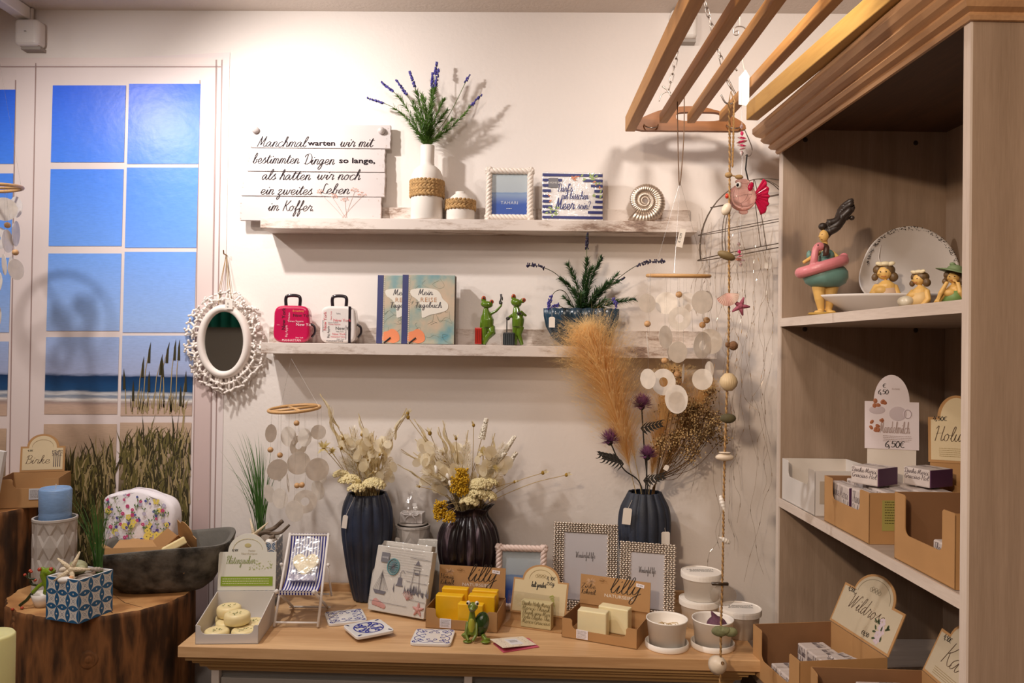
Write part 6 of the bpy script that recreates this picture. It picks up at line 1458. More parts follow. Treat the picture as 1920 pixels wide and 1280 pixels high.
# ---- rope frames
M_rope = pm('rope_pink_white', '#e6cfc4', .5)
def roped(mb, a, b, r, pitch=.011, strands=3):
    a = Vector(a); b = Vector(b); L_ = (b - a).length; n = int(L_ / .0022); d = (b - a).normalized(); u = Vector((0, 1, 0)); w_ = d.cross(u)
    for k in range(strands):
        P = [a.lerp(b, i / n) + (u * math.cos(2 * PI * (i / n * L_ / (pitch * strands) + k / strands)) + w_ * math.sin(2 * PI * (i / n * L_ / (pitch * strands) + k / strands))) * r * .45 for i in range(n + 1)]
        mb.tube(P, r * .62, 7)
def picture(t, w, h, b, print_):
    MB().box(0, .002, h / 2, w - b, .006, h - b).put('backing', pm('backing_board', '#4a3a30', .8), t)
    MB().prism([(-.03, 0), (.03, 0), (.018, h * .7), (-.018, h * .7)], 0, .002).put('easel_leg', pm('backing_board', '#4a3a30', .8), t, (0, .006, 0), (.0, 0, 0))
    return MB().prism([(-w / 2 + b, b), (w / 2 - b, b), (w / 2 - b, h - b), (-w / 2 + b, h - b)], -.0014, -.001).put('picture_print', print_, t)
M_glass = film('picture_glass', gloss=.06, rough=.02)
def rope_frame(label, loc, rz, w, h, tilt, mat, letters=False, pic=None):
    t = thing('rope_picture_frame', label, 'picture frame', loc, rz); t.rotation_euler = (tilt, 0, rz); b = .013; r = .0085
    for nm, p0, p1 in (('side_rope', (-w / 2 + r, -.004, .001), (-w / 2 + r, -.004, h)), ('side_rope', (w / 2 - r, -.004, .001), (w / 2 - r, -.004, h)), ('top_rope', (-w / 2, -.004, h - r), (w / 2, -.004, h - r)), ('bottom_rope', (-w / 2, -.004, r + .001), (w / 2, -.004, r + .001))):
        mb = MB(); roped(mb, p0, p1, r); mb.put(nm, mat, t, smooth=True)
    o = picture(t, w, h, b + .003, pic)
    if letters:
        block('TAHARI', .0085, space=1.2).put('lettering', pm('print_pale', '#dfe4ee', .6), o, (0, -.002, h * .32)); lines(.016, 1, .002, .004).put('small_print', pm('print_pale', '#dfe4ee', .6), o, (0, -.002, h * .23))
    MB().prism([(-w / 2 + b, b), (w / 2 - b, b), (w / 2 - b, h - b), (-w / 2 + b, h - b)], -.0028, -.0024).put('glass', M_glass, t)
    return t
def seapic(name, h): return ramp_mat(name, 'Z', [(0, '#2b52a8'), (.34, '#2f5cb4'), (.52, '#8fa6c8'), (.56, '#7f9cc4'), (.575, '#b9c4cc'), (.85, '#c2cdd2'), (1, '#a9bcc8')], 1 / h, .5, 40, .05)
x = ony(977, 1050, -.155).x
rope_frame('pink white rope frame with a sea picture behind the arched soap card', (x, -.155, ZT + .001), -.05, .132, .165, -.10, M_rope, pic=seapic('sea_print', .165))
# ---- silver woven frames
M_silver = pm('silver_bead', '#f0e6da', .36, 1)
def silver_frame(label, px, y, rz, w, h, tilt):
    x = ony(px, 1100, y).x; t = thing('silver_picture_frame', label, 'picture frame', (x, y, ZT + .001), rz); t.rotation_euler = (tilt, 0, rz); b = .027
    MB().box(0, .004, h / 2, w - .006, .006, h - .006).put('backing', pm('frame_back', '#857a70', .5), t)
    bd = MB(); st = .0072
    for ix in range(int(w / st)):
        for iz in range(int(h / st * 1.45)):
            X_ = -w / 2 + (ix + .5) * w / int(w / st); Z_ = (iz + .5) * h / int(h / st * 1.45)
            if abs(X_) < w / 2 - b and b < Z_ < h - b: continue
            dx = .0009 * (1 if iz % 2 else -1); bd.ell(X_ + dx, -.001 - .0008 * ((ix + iz) % 2), Z_, .0040, .0036, .0021, (0, .35 * (1 if (ix + iz) % 2 else -1), 0), 8, 5)
    bd.put('woven_frame', M_silver, t, smooth=True)
    o = MB().prism([(-w / 2 + b, b), (w / 2 - b, b), (w / 2 - b, h - b), (-w / 2 + b, h - b)], -.0006, .0004).put('picture_print', pm('mount_grey', '#c8c4c8', .6), t)
    script('Wonderful life', .015, .0006, shear=.1, fit=w * .30).put('lettering', pm('pencil_grey', '#6a6668', .6), o, (0, -.0012, h * .60))
    MB().prism([(-w / 2 + b, b), (w / 2 - b, b), (w / 2 - b, h - b), (-w / 2 + b, h - b)], -.0024, -.002).put('glass', M_glass, t)
    MB().prism([(-.03, 0), (.03, 0), (.02, h * .7), (-.02, h * .7)], .008, .010).put('easel_leg', pm('frame_back', '#857a70', .5), t)
    return t
silver_frame('larger silver woven frame with wonderful life print, left of the pair', 1096, -.150, -.16, .168, .222, -.10)
silver_frame('smaller silver woven frame with wonderful life print beside the paper cups', 1212, -.207, -.25, .140, .188, -.13)

# ---- arched soap card with wrapped soap
a, b, c, rz, w = place2((944, 1173), (1052, 1188), ZT); D = .09; q = back_of(c, rz, D / 2)
t = thing('arched_soap_card', 'arched kraft display card priced 8,90 holding a wrapped herb soap', 'display card', (q.x, q.y, ZT + EPS), rz)
MB().box(0, 0, .001, w, D, .002).put('base_card', M_card, t)
M_label2 = pm('label_sand', '#d8c49a', .6, var=.05)
hd = header(t, w * .98, .082, w * .66, .036, -.002, .022, -.32, M_card, M_label2, .004)
MB().prism([(-w / 2, .002), (w / 2, .002), (w / 2 - .004, .024), (-w / 2 + .004, .024)], -.001, .001).put('lower_card', M_card, t, (0, .000, 0), (-.1, 0, 0))
script('kalt gerührt', .013, .0008, shear=.15, fit=.038).put('handwritten_note', INK, hd, (-.004, -.0018, .064)); script('8,90€', .011, .0008, shear=.1).put('price_note', INK, hd, (.026, -.0018, .084)); script('150g', .011, .0008, shear=.1).put('price_note', INK, hd, (.026, -.0018, .072))
ar = MB(); ar.tube([(math.cos(PI * i / 20) * .030, 0, .082 + math.sin(PI * i / 20) * .024) for i in range(21)], .0004, 4)
for i in range(7): ar.tube([((i - 3) * .004 + .0035 * math.cos(2 * PI * k / 10), 0, .090 + .0035 * math.sin(2 * PI * k / 10) + .002 * (i % 2)) for k in range(10)], .0003, 3, closed=True)
ar.put('crest', pm('crest_brown', '#9c8452', .6), hd, (0, -.0018, 0))
sg = MB()
for i in range(5): sg.blade([(.030 + i * .003, 0, .044 - i * .004), (.038 + i * .002, 0, .048 - i * .006), (.044, 0, .044 - i * .007)], .006, Vector((0, 0, 1)))
sg.put('herb_print', pm('herb_print', '#a9a84e', .6), hd, (-.004, -.0018, 0))
MB().prism([(-w / 2 - .004, .020), (w / 2 - .012, .018), (w / 2 - .014, .072), (-w / 2, .074)], -.0045, -.0042).put('clear_sleeve', film('clear_sleeve', gloss=.10, rough=.08, dens=.12, col=(.9, .88, .8)), t, (-.004, -.012, 0), (-.22, 0, 0))
def wrapped(t, x, y, w_, d_, h_, mat, label, words, z=.0025, rz=0, rx=0, col='#6f6238'):
    p = inb(t, x, y, z); s = thing('wrapped_soap', label, 'soap', p, t.rotation_euler.z + rz); s.rotation_euler = (rx, 0, t.rotation_euler.z + rz)
    MB().box(0, 0, h_ / 2, w_, d_, h_).put('soap_block', mat, s, bevel=.0015)
    ink = pm('wrap_ink' + col[1:], col, .6)
    for i, wd in enumerate(words): script(wd, h_ * .16, .0006, brush=.3, fit=w_ * .92).put('wrapper_lettering', ink, s, (0, -d_ / 2 - .0006, h_ * (.86 - i * .86 / len(words))))
    return s
wrapped(t, .008, -.030, .076, .022, .062, pm('herb_paper', '#cfc090', .6, var=.15, vscale=40), 'soap wrapped in printed herb paper leaning on the arched card', ['Danke-Hola-Merci', 'Merci-Thank', 'Thank you-Mer', 'Hola-Danke-Tha', 'Merci-Gracias'])

# ---- leaflet
a = onz(905, 1228, ZT); b = onz(990, 1243, ZT); c_ = onz(1022, 1180, ZT)
lt = thing('folded_leaflet', 'folded cream and pink leaflet lying at the front edge of the sideboard', 'leaflet', (onz(962, 1212, ZT).x, onz(962, 1212, ZT).y + .01, ZT + EPS), .55)
w_, d_ = .088, .060
MB().box(0, 0, .0006, w_, d_, .0012).put('lower_page', pm('leaflet_pink', '#c7566e', .6), lt, (.004, -.006, 0), (0, 0, -.12))
up = MB().box(0, d_ / 2, 0, w_, d_, .0008).put('upper_page', pm('leaflet_cream', '#ecdfc8', .55), lt, (0, -d_ / 2, .004), (.12 * 0, .10, 0)); up.location = (0, -d_ / 2, .0065)
MB().box(.002, d_ / 2, .0006, .032, .036, .0004).put('title_panel', pm('leaflet_panel', '#e4e2e4', .6), up); g = random.Random(3); lv = MB()
for i in range(60):
    x_ = g.uniform(-w_ / 2 + .004, w_ / 2 - .006); y_ = g.uniform(.004, d_ - .005)
    if abs(x_ - .002) < .022 and abs(y_ - d_ / 2) < .023: continue
    a_ = g.uniform(0, 6.28); lv.face([(x_, y_, .0006), (x_ + .002, y_ + .001, .0006), (x_ + .004 * math.cos(a_), y_ + .004 * math.sin(a_), .0006)])
lv.put('leaf_print', pm('leaflet_leaf', '#8a4a50', .6), up); lines(.022, 4, .0012, .004).put('title_print', pm('grey_print', '#8a8480', .6), up, (.002, d_ / 2 + .008, .0012), (-PI / 2, 0, 0))

# ---- paper cups
M_cup = pm('paper_cup', '#f4eee6', .55); M_cupi = pm('paper_cup_inside', '#d9cdbf', .6)
def lid(t, r, z, name='lid', h=.013):
    MB().lathe([(0, h), (r * .93, h), (r * .95, h + .0015), (r, h + .001), (r * 1.01, h - .003), (r * 1.0, 0), (r * .97, 0), (r * .95, h - .003), (0, h - .003)], 40).put(name, M_cup, t, (0, 0, z))
def cup(label, loc, r=.0465, h=.060, closed=True, saucer=False, contents=None, rz=0):
    t = thing('paper_cup', label, 'paper cup', loc, rz); z0 = 0
    if saucer:
        MB().lathe([(0, 0), (r * 1.03, 0), (r * 1.05, .002), (r * 1.05, .0125), (r * 1.02, .0135), (r * 1.0, .0125), (r * .99, .003), (0, .002)], 40).put('upturned_lid', M_cup, t, smooth=True); z0 = .0031
    MB().lathe([(0, .003), (r * .80, .003), (r * .80, 0), (r * .83, 0), (r * .97, h - .002), (r * 1.005, h - .001), (r * 1.005, h + .002), (r * .96, h + .001), (r * .945, h - .003), (r * .80, .005), (0, .005)], 48).put('cup_wall', M_cup, t, (0, 0, z0), smooth=True)
    if closed:
        lid(t, r * 1.04, h - .009); 
        for i, wd in enumerate(('IHR BADEZUSATZ', 'BADEPRALINE', 'BUNTE FRISCHE')): block(wd, .006).put('lid_print', INK, t, (.0, .012 - .008 * i, h + .0047), (-PI / 2, 0, 0))
    return t
pA, _ = base(1250, 1212, ZT)
cA = cup('open paper cup with a cream bath ball standing in its lid, front left', (pA.x, pA.y, ZT + EPS), closed=False, saucer=True)
pB, _ = base(1336, 1212, ZT)
cB = cup('open paper cup with a purple seed pod behind the shell string', (pB.x, pB.y, ZT + EPS), closed=False, saucer=True)
pC, _ = base(1312, 1172, ZT); pC.y += .005
cup('lower closed paper cup of the stack behind the open cups', (pC.x, pC.y, ZT + EPS), r=.0475)
cup('upper closed paper cup on top of the stack beside the silver frame', (pC.x + .004, pC.y + .002, ZT + EPS + .060 + .0052), r=.0475)
pD, _ = base(1388, 1190, ZT)
cup('single closed paper cup at the right end of the sideboard', (pD.x, pD.y, ZT + EPS), r=.0465)
def straw(mb, c, r, n, g):
    for i in range(n):
        a_ = g.uniform(0, 6.28); P = [Vector(c) + Vector((math.cos(a_ + k) * r * g.uniform(.3, 1), math.sin(a_ + k) * r * g.uniform(.3, 1), g.uniform(.0, .014))) for k in (0, .8, 1.6, 2.4)]; mb.tube(spline(P, 4), .0009, 4)
t = thing('bath_ball', 'cream bath ball with wood wool in the front left paper cup', 'bath ball', (pA.x, pA.y, ZT + .0105)); MB().ell(.004, -.004, .021, .021, .020, .018, None, 24, 16).put('ball', pm('bath_cream', '#e8dcc6', .7, bump=.6, bscale=200), t, smooth=True)
mb = MB(); straw(mb, (0, 0, .028), .026, 10, random.Random(5)); mb.put('wood_wool', pm('wood_wool', '#cdb488', .8), t)
t = thing('seed_pod', 'purple dried seed pod with wood wool in the right open paper cup', 'seed pod', (pB.x, pB.y, ZT + .0105)); mb = MB(); mb.ell(.010, .002, .036, .024, .022, .022, (0, .3, 0), 20, 12); mb.tube([(.008, .002, .05), (-.004, 0, .070)], [.010, .002], 8); mb.put('pod', pm('pod_purple', '#6d4358', .7, var=.3, vscale=80, bump=.7, bscale=120), t, remesh=.0018)
mb = MB(); straw(mb, (-.016, -.008, .026), .016, 12, random.Random(6)); mb.put('wood_wool', pm('wood_wool_brown', '#8a6a48', .8), t)
# =================================================================== ON THE WALL SHELVES
Y1 = -.055; K1 = K(Y1)
def sh1(px): return ony(px, 405, Y1).x
def sh2(px): return ony(px, 645, Y1).x
# quote sign
M_sign = pm('sign_white', '#cdc3c0', .45, var=.06, vscale=14, stretch=(.3, 1, 1))
KW = K(-.03)
s0 = ony(450, 422, -.03); 
sg = thing('quote_sign', 'whitewashed plank sign with a German quote leaning over the upper shelf', 'sign', (s0.x, -.030, ZS1 + .001)); sg.rotation_euler = (-.04, 0, 0)
def sx_(px): return ony(px, 330, -.03).x - s0.x
rows_ = [(452, 716, 0, 46), (453, 722, 47, 93), (463, 721, 94, 138), (468, 731, 139, 184)]
M_chip = pm('sign_chip', '#a98f80', .8, col2='#d8ccc4', vscale=120)
for (a_, b_, z0, z1) in rows_:
    X0, X1, Z0, Z1 = sx_(a_), sx_(b_), z0 / KW, z1 / KW; g = random.Random(a_); top = []; n = 26
    o = [(X0 + (X1 - X0) * i / n, Z0 + g.uniform(0, .0006)) for i in range(n + 1)] + [(X1 + g.uniform(-.0015, .001), Z0 + (Z1 - Z0) * i / 8) for i in range(1, 8)] + [(X1 - (X1 - X0) * i / n, Z1 - g.uniform(0, .0006)) for i in range(n + 1)] + [(X0 + g.uniform(-.001, .0015), Z1 - (Z1 - Z0) * i / 8) for i in range(1, 8)]
    pl = MB().prism(o, -.006, .006).put('plank', M_sign, sg, bevel=.0008)
    ch = MB()
    for i in range(16):
        e = g.random() < .5; xx = (X1 - abs(g.gauss(0, .010)) - .002) if e else (X0 + abs(g.gauss(0, .003)) + .001); zz = g.uniform(Z0 + .002, Z1 - .002); r_ = g.uniform(.0006, .0022)
        ch.face([(xx + r_ * g.uniform(.6, 1.3) * math.cos(k * 1.05), -.0064, zz + r_ * g.uniform(.6, 1.2) * math.sin(k * 1.05)) for k in range(6)])
    ch.put('paint_chips', M_chip, pl)
ink = pm('sign_ink', '#2e282c', .95, spec=0); TY_ = -.0070
def tline(s_, px, py, wpx, blk=False):
    X, Z = sx_(px), (422 - py) / KW
    m = block(s_, .0145, align='LEFT', bold=.0004, fit=wpx / KW) if blk else script(s_, .0285, .0013, shear=.35, brush=.35, align='l', fit=wpx / KW)
    m.put('lettering', ink, sg, (X, TY_, Z))
tline('Manchmal', 481, 281, 92); tline('warten', 576, 278, 52, True); tline('wir mit', 636, 280, 62)
tline('bestimmten', 473, 313, 88); tline('Dingen', 569, 314, 58); tline('so lange,', 635, 311, 68, True)
tline('als hatten', 491, 344, 92); tline('wir noch', 594, 343, 82)
tline('ein zweites', 489, 372, 98); tline('Leben', 600, 370, 56)
tline('im Koffer.', 504, 403, 88)
for px in (478, 714): MB().lathe([(0, 0), (.009, 0), (.010, .006), (.007, .012), (0, .014)], 20, rot=(PI / 2, 0, 0)).put('wooden_knob', M_sign, sg, (sx_(px), -.006, (422 - 250) / KW), smooth=True)
fm = MB(); g = random.Random(6); fdm = MB()
for i in range(5):
    bx = sx_(646) + g.uniform(-.01, .01); tx_, tz = bx + (i - 2.2) * .032, g.uniform(.045, .082); fm.tube(spline([(bx, TY_, .004), ((bx + tx_) / 2, TY_, tz * .55), (tx_, TY_, tz)], 4), .0004, 4)
    for j in range(12): a_ = g.uniform(.3, 2.8); q = (tx_ + math.cos(a_) * .013 * g.random() ** .4, TY_ - .0001, tz + math.sin(a_) * .014 * g.random() ** .4); fm.tube([(tx_, TY_, tz), q], .0002, 3); fdm.face([(q[0] + .0017 * math.cos(k), q[1], q[2] + .0013 * math.sin(k)) for k in range(6)])
fm.put('printed_stems', pm('print_blush', '#cdaea0', .6), sg); fdm.put('printed_umbels', pm('print_blush2', '#d8a090', .6), sg)

# bottle vase, lavender, small vase
M_cer = pm('matt_ceramic', '#e9e1d8', .6)
def braid(t, r, z0, z1, name='braided_rope'):
    mb = MB(); h = z1 - z0; rows = max(1, round(h / .013))
    for q in range(rows):
        zc = z0 + h * (q + .5) / rows; hh = h / rows / 2; n = int(2 * PI * r / .0105)
        for i in range(n):
            a_ = 2 * PI * i / n
            for e in (-1, 1):
                c = (math.cos(a_ + e * .07) * (r + .0015), math.sin(a_ + e * .07) * (r + .0015), zc + e * hh * .42)
                mb.ell(*c, .0032, .0088, hh * .62, Euler((e * .55, 0, a_)), 8, 6)
    mb.put(name, pm('seagrass_rope', '#bf9762', .85, var=.35, vscale=90), t, smooth=True)
xv = sh1(800)
vt = thing('bottle_vase', 'tall white bottle vase with a braided rope band on the upper shelf', 'vase', (xv, Y1, ZS1 + EPS))
MB().lathe([(0, 0), (.042, 0), (.0432, .003), (.0432, .105), (.042, .122), (.036, .136), (.027, .145), (.0195, .150), (.0185, .158), (.0188, .204), (.0165, .205), (.016, .16), (0, .15)], 48).put('vase_body', M_cer, vt, smooth=True)
braid(vt, .0435, .063, .108)
lo = (xv, Y1, ZS1 + .2055); lt = thing('lavender_bunch', 'artificial lavender bunch with purple spikes in the white bottle vase', 'lavender', lo)
def T(px, py, y, *r_): return (*L3(px, py, y, lo), *r_)
lavender(lt, (0, 0, 0), [T(688, 183, -.06, .03, .55, .74), T(714, 153, -.06, .03, .62, .72), T(743, 150, -.09, .02, .5, .70), T(768, 134, -.05, .02, .62, .68), T(811, 137, -.07, .02, .7, .72), T(819, 117, -.04, .02, .6, .80), T(823, 130, -.08, .02, .66, .70), T(880, 140, -.03, -.02, .0, .90), T(902, 178, -.05, -.01, .78, .82),
    T(775, 190, -.10, .01, .98, 1), T(795, 182, -.10, .01, .98, 1), T(832, 185, -.09, .01, .98, 1), T(780, 215, -.12, .01, .98, 1), T(840, 205, -.05, .01, .98, 1), T(790, 175, -.02, .01, .98, 1), T(808, 195, -.12, .01, .98, 1), T(850, 222, -.08, .0, .98, 1), T(770, 232, -.08, .0, .98, 1)], 5, dens=1.7, leaflen=.026)
xs = sh1(863); st_ = thing('small_vase', 'small squat white vase with a braided rope band on the upper shelf', 'vase', (xs, Y1, ZS1 + EPS))
MB().lathe([(0, 0), (.0375, 0), (.0385, .003), (.0385, .035), (.036, .050), (.028, .064), (.018, .072), (.014, .075), (.014, .080), (.011, .080), (.011, .06), (0, .05)], 40).put('vase_body', M_cer, st_, smooth=True)
braid(st_, .0385, .030, .056)
rope_frame('white rope picture frame with a blue sea print on the upper shelf', (sh1(955), Y1 - .01, ZS1 + .001), 0, .128, .145, -.08, pm('rope_white', '#e8dcd0', .5), True, seapic('sea_print_small', .145))
# striped napkin packet
M_np = pm('napkin_white', '#ece8e6', .5); x = sh1(1073)
pk = packet('blue striped napkin packet with wreath and lettering on the upper shelf', (x, Y1 - .01, ZS1 + .003), .03, -.08, .163, .134, .02, M_np)
nv = pm('print_navy', '#232a6e', .5); st2 = MB(); nb = 9
for i in range(nb):
    z0 = .006 + i * .0145; zc = z0 + .0036
    for sg_ in (-1, 1):
        xin = 0
        if abs(zc - .064) < .052: xin = .058 * math.sqrt(max(0, 1 - ((zc - .064) / .052) ** 2)) + .004
        if xin < .081: st2.face([(sg_ * xin, 0, z0), (sg_ * .081, 0, z0), (sg_ * .081, 0, z0 + .0072), (sg_ * xin, 0, z0 + .0072)])
st2.put('stripes', nv, pk, (0, -.0022, 0))
script("Darf's", .022, .0011, shear=.2, fit=.040).put('lettering', nv, pk, (-.020, -.0027, .080)); script('ein bisschen', .022, .0011, shear=.2, fit=.072).put('lettering', nv, pk, (.006, -.0027, .060)); script('Meer', .030, .0018, shear=.2, fit=.050).put('lettering', nv, pk, (-.020, -.0027, .032)); script('sein?', .022, .0011, shear=.2, fit=.034).put('lettering', nv, pk, (.030, -.0027, .033))
homelabel(pk, -.052, .104, .026)
for nm, cc, n_, pts_ in (('leaf_print', '#9bb070', 34, [(.055, .118), (.07, .10), (.03, .124), (-.06, .014), (-.045, .022), (.07, .07)]), ('rose_print', '#d08a6a', 12, [(.005, .116), (.068, .10), (-.066, .055)])):
    mb = MB(); g = random.Random(2)
    for i in range(n_):
        cx_, cz_ = g.choice(pts_); cx_ += g.gauss(0, .007); cz_ += g.gauss(0, .006); a_ = g.uniform(0, 3.1)
        if abs(cx_) > .075 or not .006 < cz_ < .127: continue
        mb.blade([(cx_, -.0025 - i * 1e-5, cz_), (cx_ + .005 * math.cos(a_), -.0025 - i * 1e-5, cz_ + .005 * math.sin(a_)), (cx_ + .010 * math.cos(a_), -.0025 - i * 1e-5, cz_ + .009 * math.sin(a_))], .006, Vector((-math.sin(a_), 0, math.cos(a_))))
    mb.put(nm, pm(nm + '_n', cc, .6), pk)
# silver ammonite
am = thing('ammonite_ornament', 'silver ribbed ammonite shell ornament at the right of the upper shelf', 'ornament', (sh1(1209), Y1 + .005, ZS1 + EPS))
vs = []; fs = []; turns = 3.15; ns = int(turns * 200); m = 12; b_ = math.log(1.85) / (2 * PI); R0 = .0500
for i in range(ns):
    th_ = turns * 2 * PI * i / (ns - 1); R = R0 * math.exp(-b_ * th_); rt = R * .335; rib = 1 + .13 * abs(math.cos(th_ * 19)) ** .7
    for k in range(m):
        a_ = 2 * PI * k / m; rr_ = R + rt * rib * math.cos(a_); yy = rt * rib * .95 * math.sin(a_) * .8
        ang_ = th_ - 2.3; vs.append((rr_ * math.cos(ang_), yy - .005 * (1 - R / R0) * 1.2, rr_ * math.sin(ang_)))
for i in range(ns - 1):
    for k in range(m): fs.append((i * m + k, i * m + (k + 1) % m, (i + 1) * m + (k + 1) % m, (i + 1) * m + k))
fs.append(tuple(range(m)))
MB().add(vs, fs).put('spiral_shell', pm('antique_silver', '#d6cabc', .4, 1), am, (0, 0, .0605), (-.05, 0, 0), smooth=True)
MB().box(0, .012, .010, .05, .016, .020).put('stand_foot', M_silver, am, bevel=.003)

# ---------------- lower shelf: suitcases
def suitcase(label, px, body, strap, words, cols, rz):
    t = thing('suitcase_money_box', label, 'money box', (sh2(px), Y1, ZS2 + EPS), rz)
    w, d, h = .098, .045, .100
    pts = []
    for i in range(48):
        a_ = 2 * PI * i / 48; c, s_ = math.cos(a_), math.sin(a_); pts.append((abs(c) ** .42 * math.copysign(w / 2, c) * (1 - .04 * (s_ > 0)), h / 2 + abs(s_) ** .42 * math.copysign(h / 2, s_)))
    MB().prism(pts, -d / 2, d / 2).put('case_body', body, t, bevel=.008, seg=4)
    hb = MB(); hb.tube(spline([(-.019, 0, h - .004), (-.020, 0, h + .020), (-.012, 0, h + .027), (.010, 0, h + .027), (.018, 0, h + .020), (.017, 0, h - .004)], 5), .0042, 10, flat=1.1); hb.put('top_handle', strap, t, smooth=True)
    MB().tube(spline([(w / 2 - .002, -.004, .052), (w / 2 + .009, -.004, .044), (w / 2 + .010, -.004, .028), (w / 2 + .002, -.004, .016)], 5), .0032, 8).put('side_handle', strap, t, smooth=True)
    if cols[1]: 
        sb_ = MB(); sb_.prism([(w * .29, .001), (w * .36, .001), (w * .36, h * .985), (w * .29, h * .995)], -d / 2 - .0006, -d / 2 + .002); sb_.put('strap', strap, t)
    zs__ = [.006, .022, .034, .046, .060, .074, .086]
    for (wd, x_, z_, s_, ci, vert) in words:
        o = block(wd, s_, align='LEFT'); o.put('lettering', pm('case_' + str(ci)[1:], ci, .4), t, (x_, -d / 2 - .0009, z_), (0, -PI / 2 if vert else 0, 0))
    return t
W1 = [('MANHATTAN', -.024, .004, .0058, '#f0d8dc', 0), ('New York', .004, .070, .0085, '#2a1420', 0), ('New Yo', .012, .045, .0085, '#f4e4e8', 0), ('Times Square', -.010, .055, .0056, '#f0d8dc', 0), ('Big Apple', -.010, .014, .0062, '#f0b8c4', 1), ('New York', -.016, .034, .0100, '#2a1420', 1), ('Broadway', .003, .083, .0055, '#f0a060', 0), ('Soho', -.038, .046, .0032, '#f0a0b0', 0), ('New York', .012, .012, .0034, '#f4e4e8', 0), ('Harlem', -.004, .062, .0045, '#f4e4e8', 1)]
suitcase('pink toy suitcase printed with New York words on the lower shelf', 549, pm('case_pink', '#c4124e', .2, coat=.7), pm('glaze_black', '#221820', .15, coat=.6), W1, (0, 0), .08)
W2 = [('MANHATTAN', -.030, .0035, .0052, '#3a3438', 0), ('New Yo', -.006, .036, .0090, '#221c20', 0), ('New York', -.012, .058, .0080, '#d2505c', 0), ('New York', -.030, .034, .0085, '#d2505c', 1), ('Times Square', -.026, .049, .0044, '#c8606a', 0), ('Big Apple', -.022, .014, .0060, '#221c20', 1), ('New York', -.014, .022, .0060, '#d2505c', 0), ('MANHATTAN', -.018, .015, .0044, '#d2505c', 0), ('MANHATTAN', .024, .010, .0044, '#8a7c80', 1), ('Soho', -.004, .078, .0040, '#6a6468', 0), ('MANHATTAN', -.038, .030, .0036, '#6a6468', 1), ('New York', -.004, .030, .0034, '#221c20', 0), ('New York', -.002, .0095, .0034, '#221c20', 0), ('Statue of Liberty', -.026, .054, .0030, '#6a6468', 0), ('New York', -.016, .062, .0040, '#d2505c', 1)]
suitcase('white toy suitcase printed with New York words beside the pink one', 636, pm('case_white', '#e8dfda', .2, coat=.7), pm('glaze_black', '#221820', .15, coat=.6), W2, (0, 1), .02)

# travel diaries
def mapmat():
    m = ramp_mat('map_print', 'N', [(.3, '#d0b498'), (.46, '#c0ae96'), (.54, '#a8aa98'), (.62, '#86a09c'), (.72, '#5f94a0')], rough=.45, noise_scale=14, stretch=(1, 1, 1)); return m
def diary(label, px, y, rz, w=.140, h=.186, cover=True):
    t = thing('travel_diary', label, 'book', (ony(px, 645, y).x, y, ZS2 + EPS + .001), rz); t.rotation_euler = (-.07, 0, rz)
    bk_ = MB().box(w / 2, .006, h / 2, w, .011, h).put('book_block', pm('book_dark', '#5a544e', .6), t)
    cv = MB().box(w / 2, -.0004, h / 2, w, .0016, h).put('cover', mapmat(), t, bevel=.0006)
    MB().box(.007, -.0015, h / 2, .016, .0008, h).put('spine_strip', pm('spine_navy', '#33376a', .5), t)
    dots = MB()
    for i in range(34): dots.box(.0172, -.0018, .004 + i * (h - .006) / 34, .003, .0006, .0022)
    dots.put('binding_dots', pm('binding_cream', '#d8cbb8', .5), cv)
    cl = [(.022, .145), (.05, .150), (.085, .148), (.100, .138), (.108, .122), (.122, .108), (.120, .092), (.10, .084), (.075, .078), (.055, .070), (.052, .082), (.05, .10), (.04, .118), (.024, .130)]
    MB().face([(p.x, -.0020, p.y) for p in spline(cl, 4, True)]).put('white_map_patch', pm('map_cream', '#e4ddd0', .5), cv)
    og = [(.017, .0), (.045, .001), (.062, .010), (.058, .030), (.042, .040), (.03, .034), (.017, .028)]
    MB().face([(p.x, -.0019, p.y) for p in spline(og, 3, True) if p.y > 0]).put('orange_map_patch', pm('map_orange', '#e88a5c', .5), cv)
    mp_ = MB(); g = random.Random(px)
    for i in range(16):
        P_ = [(g.uniform(.02, w - .005), g.uniform(.005, h - .005))]
        for k in range(4): P_.append((min(w - .002, max(.02, P_[-1][0] + g.uniform(-.02, .02))), min(h - .003, max(.003, P_[-1][1] + g.uniform(-.02, .02)))))
        mp_.tube([(p.x, -.0014, p.y) for p in spline(P_, 4)], .0003, 3)
    mp_.put('map_lines', pm('map_line', '#7d8878', .6), cv)
    script('Mein', .016, .0011, shear=.1).put('lettering', pm('print_slate', '#3d3a44', .6), cv, (.062, -.0024, .132)); block('REISE', .0125, space=1.15).put('lettering', pm('print_copper', '#b88a66', .4, .3), cv, (.070, -.0024, .113)); script('Tagebuch', .015, .0011, shear=.1).put('lettering', pm('print_slate', '#3d3a44', .6), cv, (.070, -.0024, .098))
    MB().tube([(.020, -.0026, .001), (.038, -.0026, .016)], .0022, 4).put('pen_print', INK, cv)
    return t
diary('left travel diary with a map cover, partly behind the other on the lower shelf', 706, -.050, .0)
diary('right travel diary with a map cover standing in front on the lower shelf', 753, -.072, .02)
t = thing('clear_book_sleeve', 'glossy clear sleeve with a grey packet edge behind the travel diaries', 'book sleeve', (ony(845, 645, -.04).x, -.035, ZS2 + EPS), .0)
MB().box(0, 0, .093, .026, .016, .186).put('packet', pm('sleeve_grey', '#8d857c', .5), t, bevel=.001)

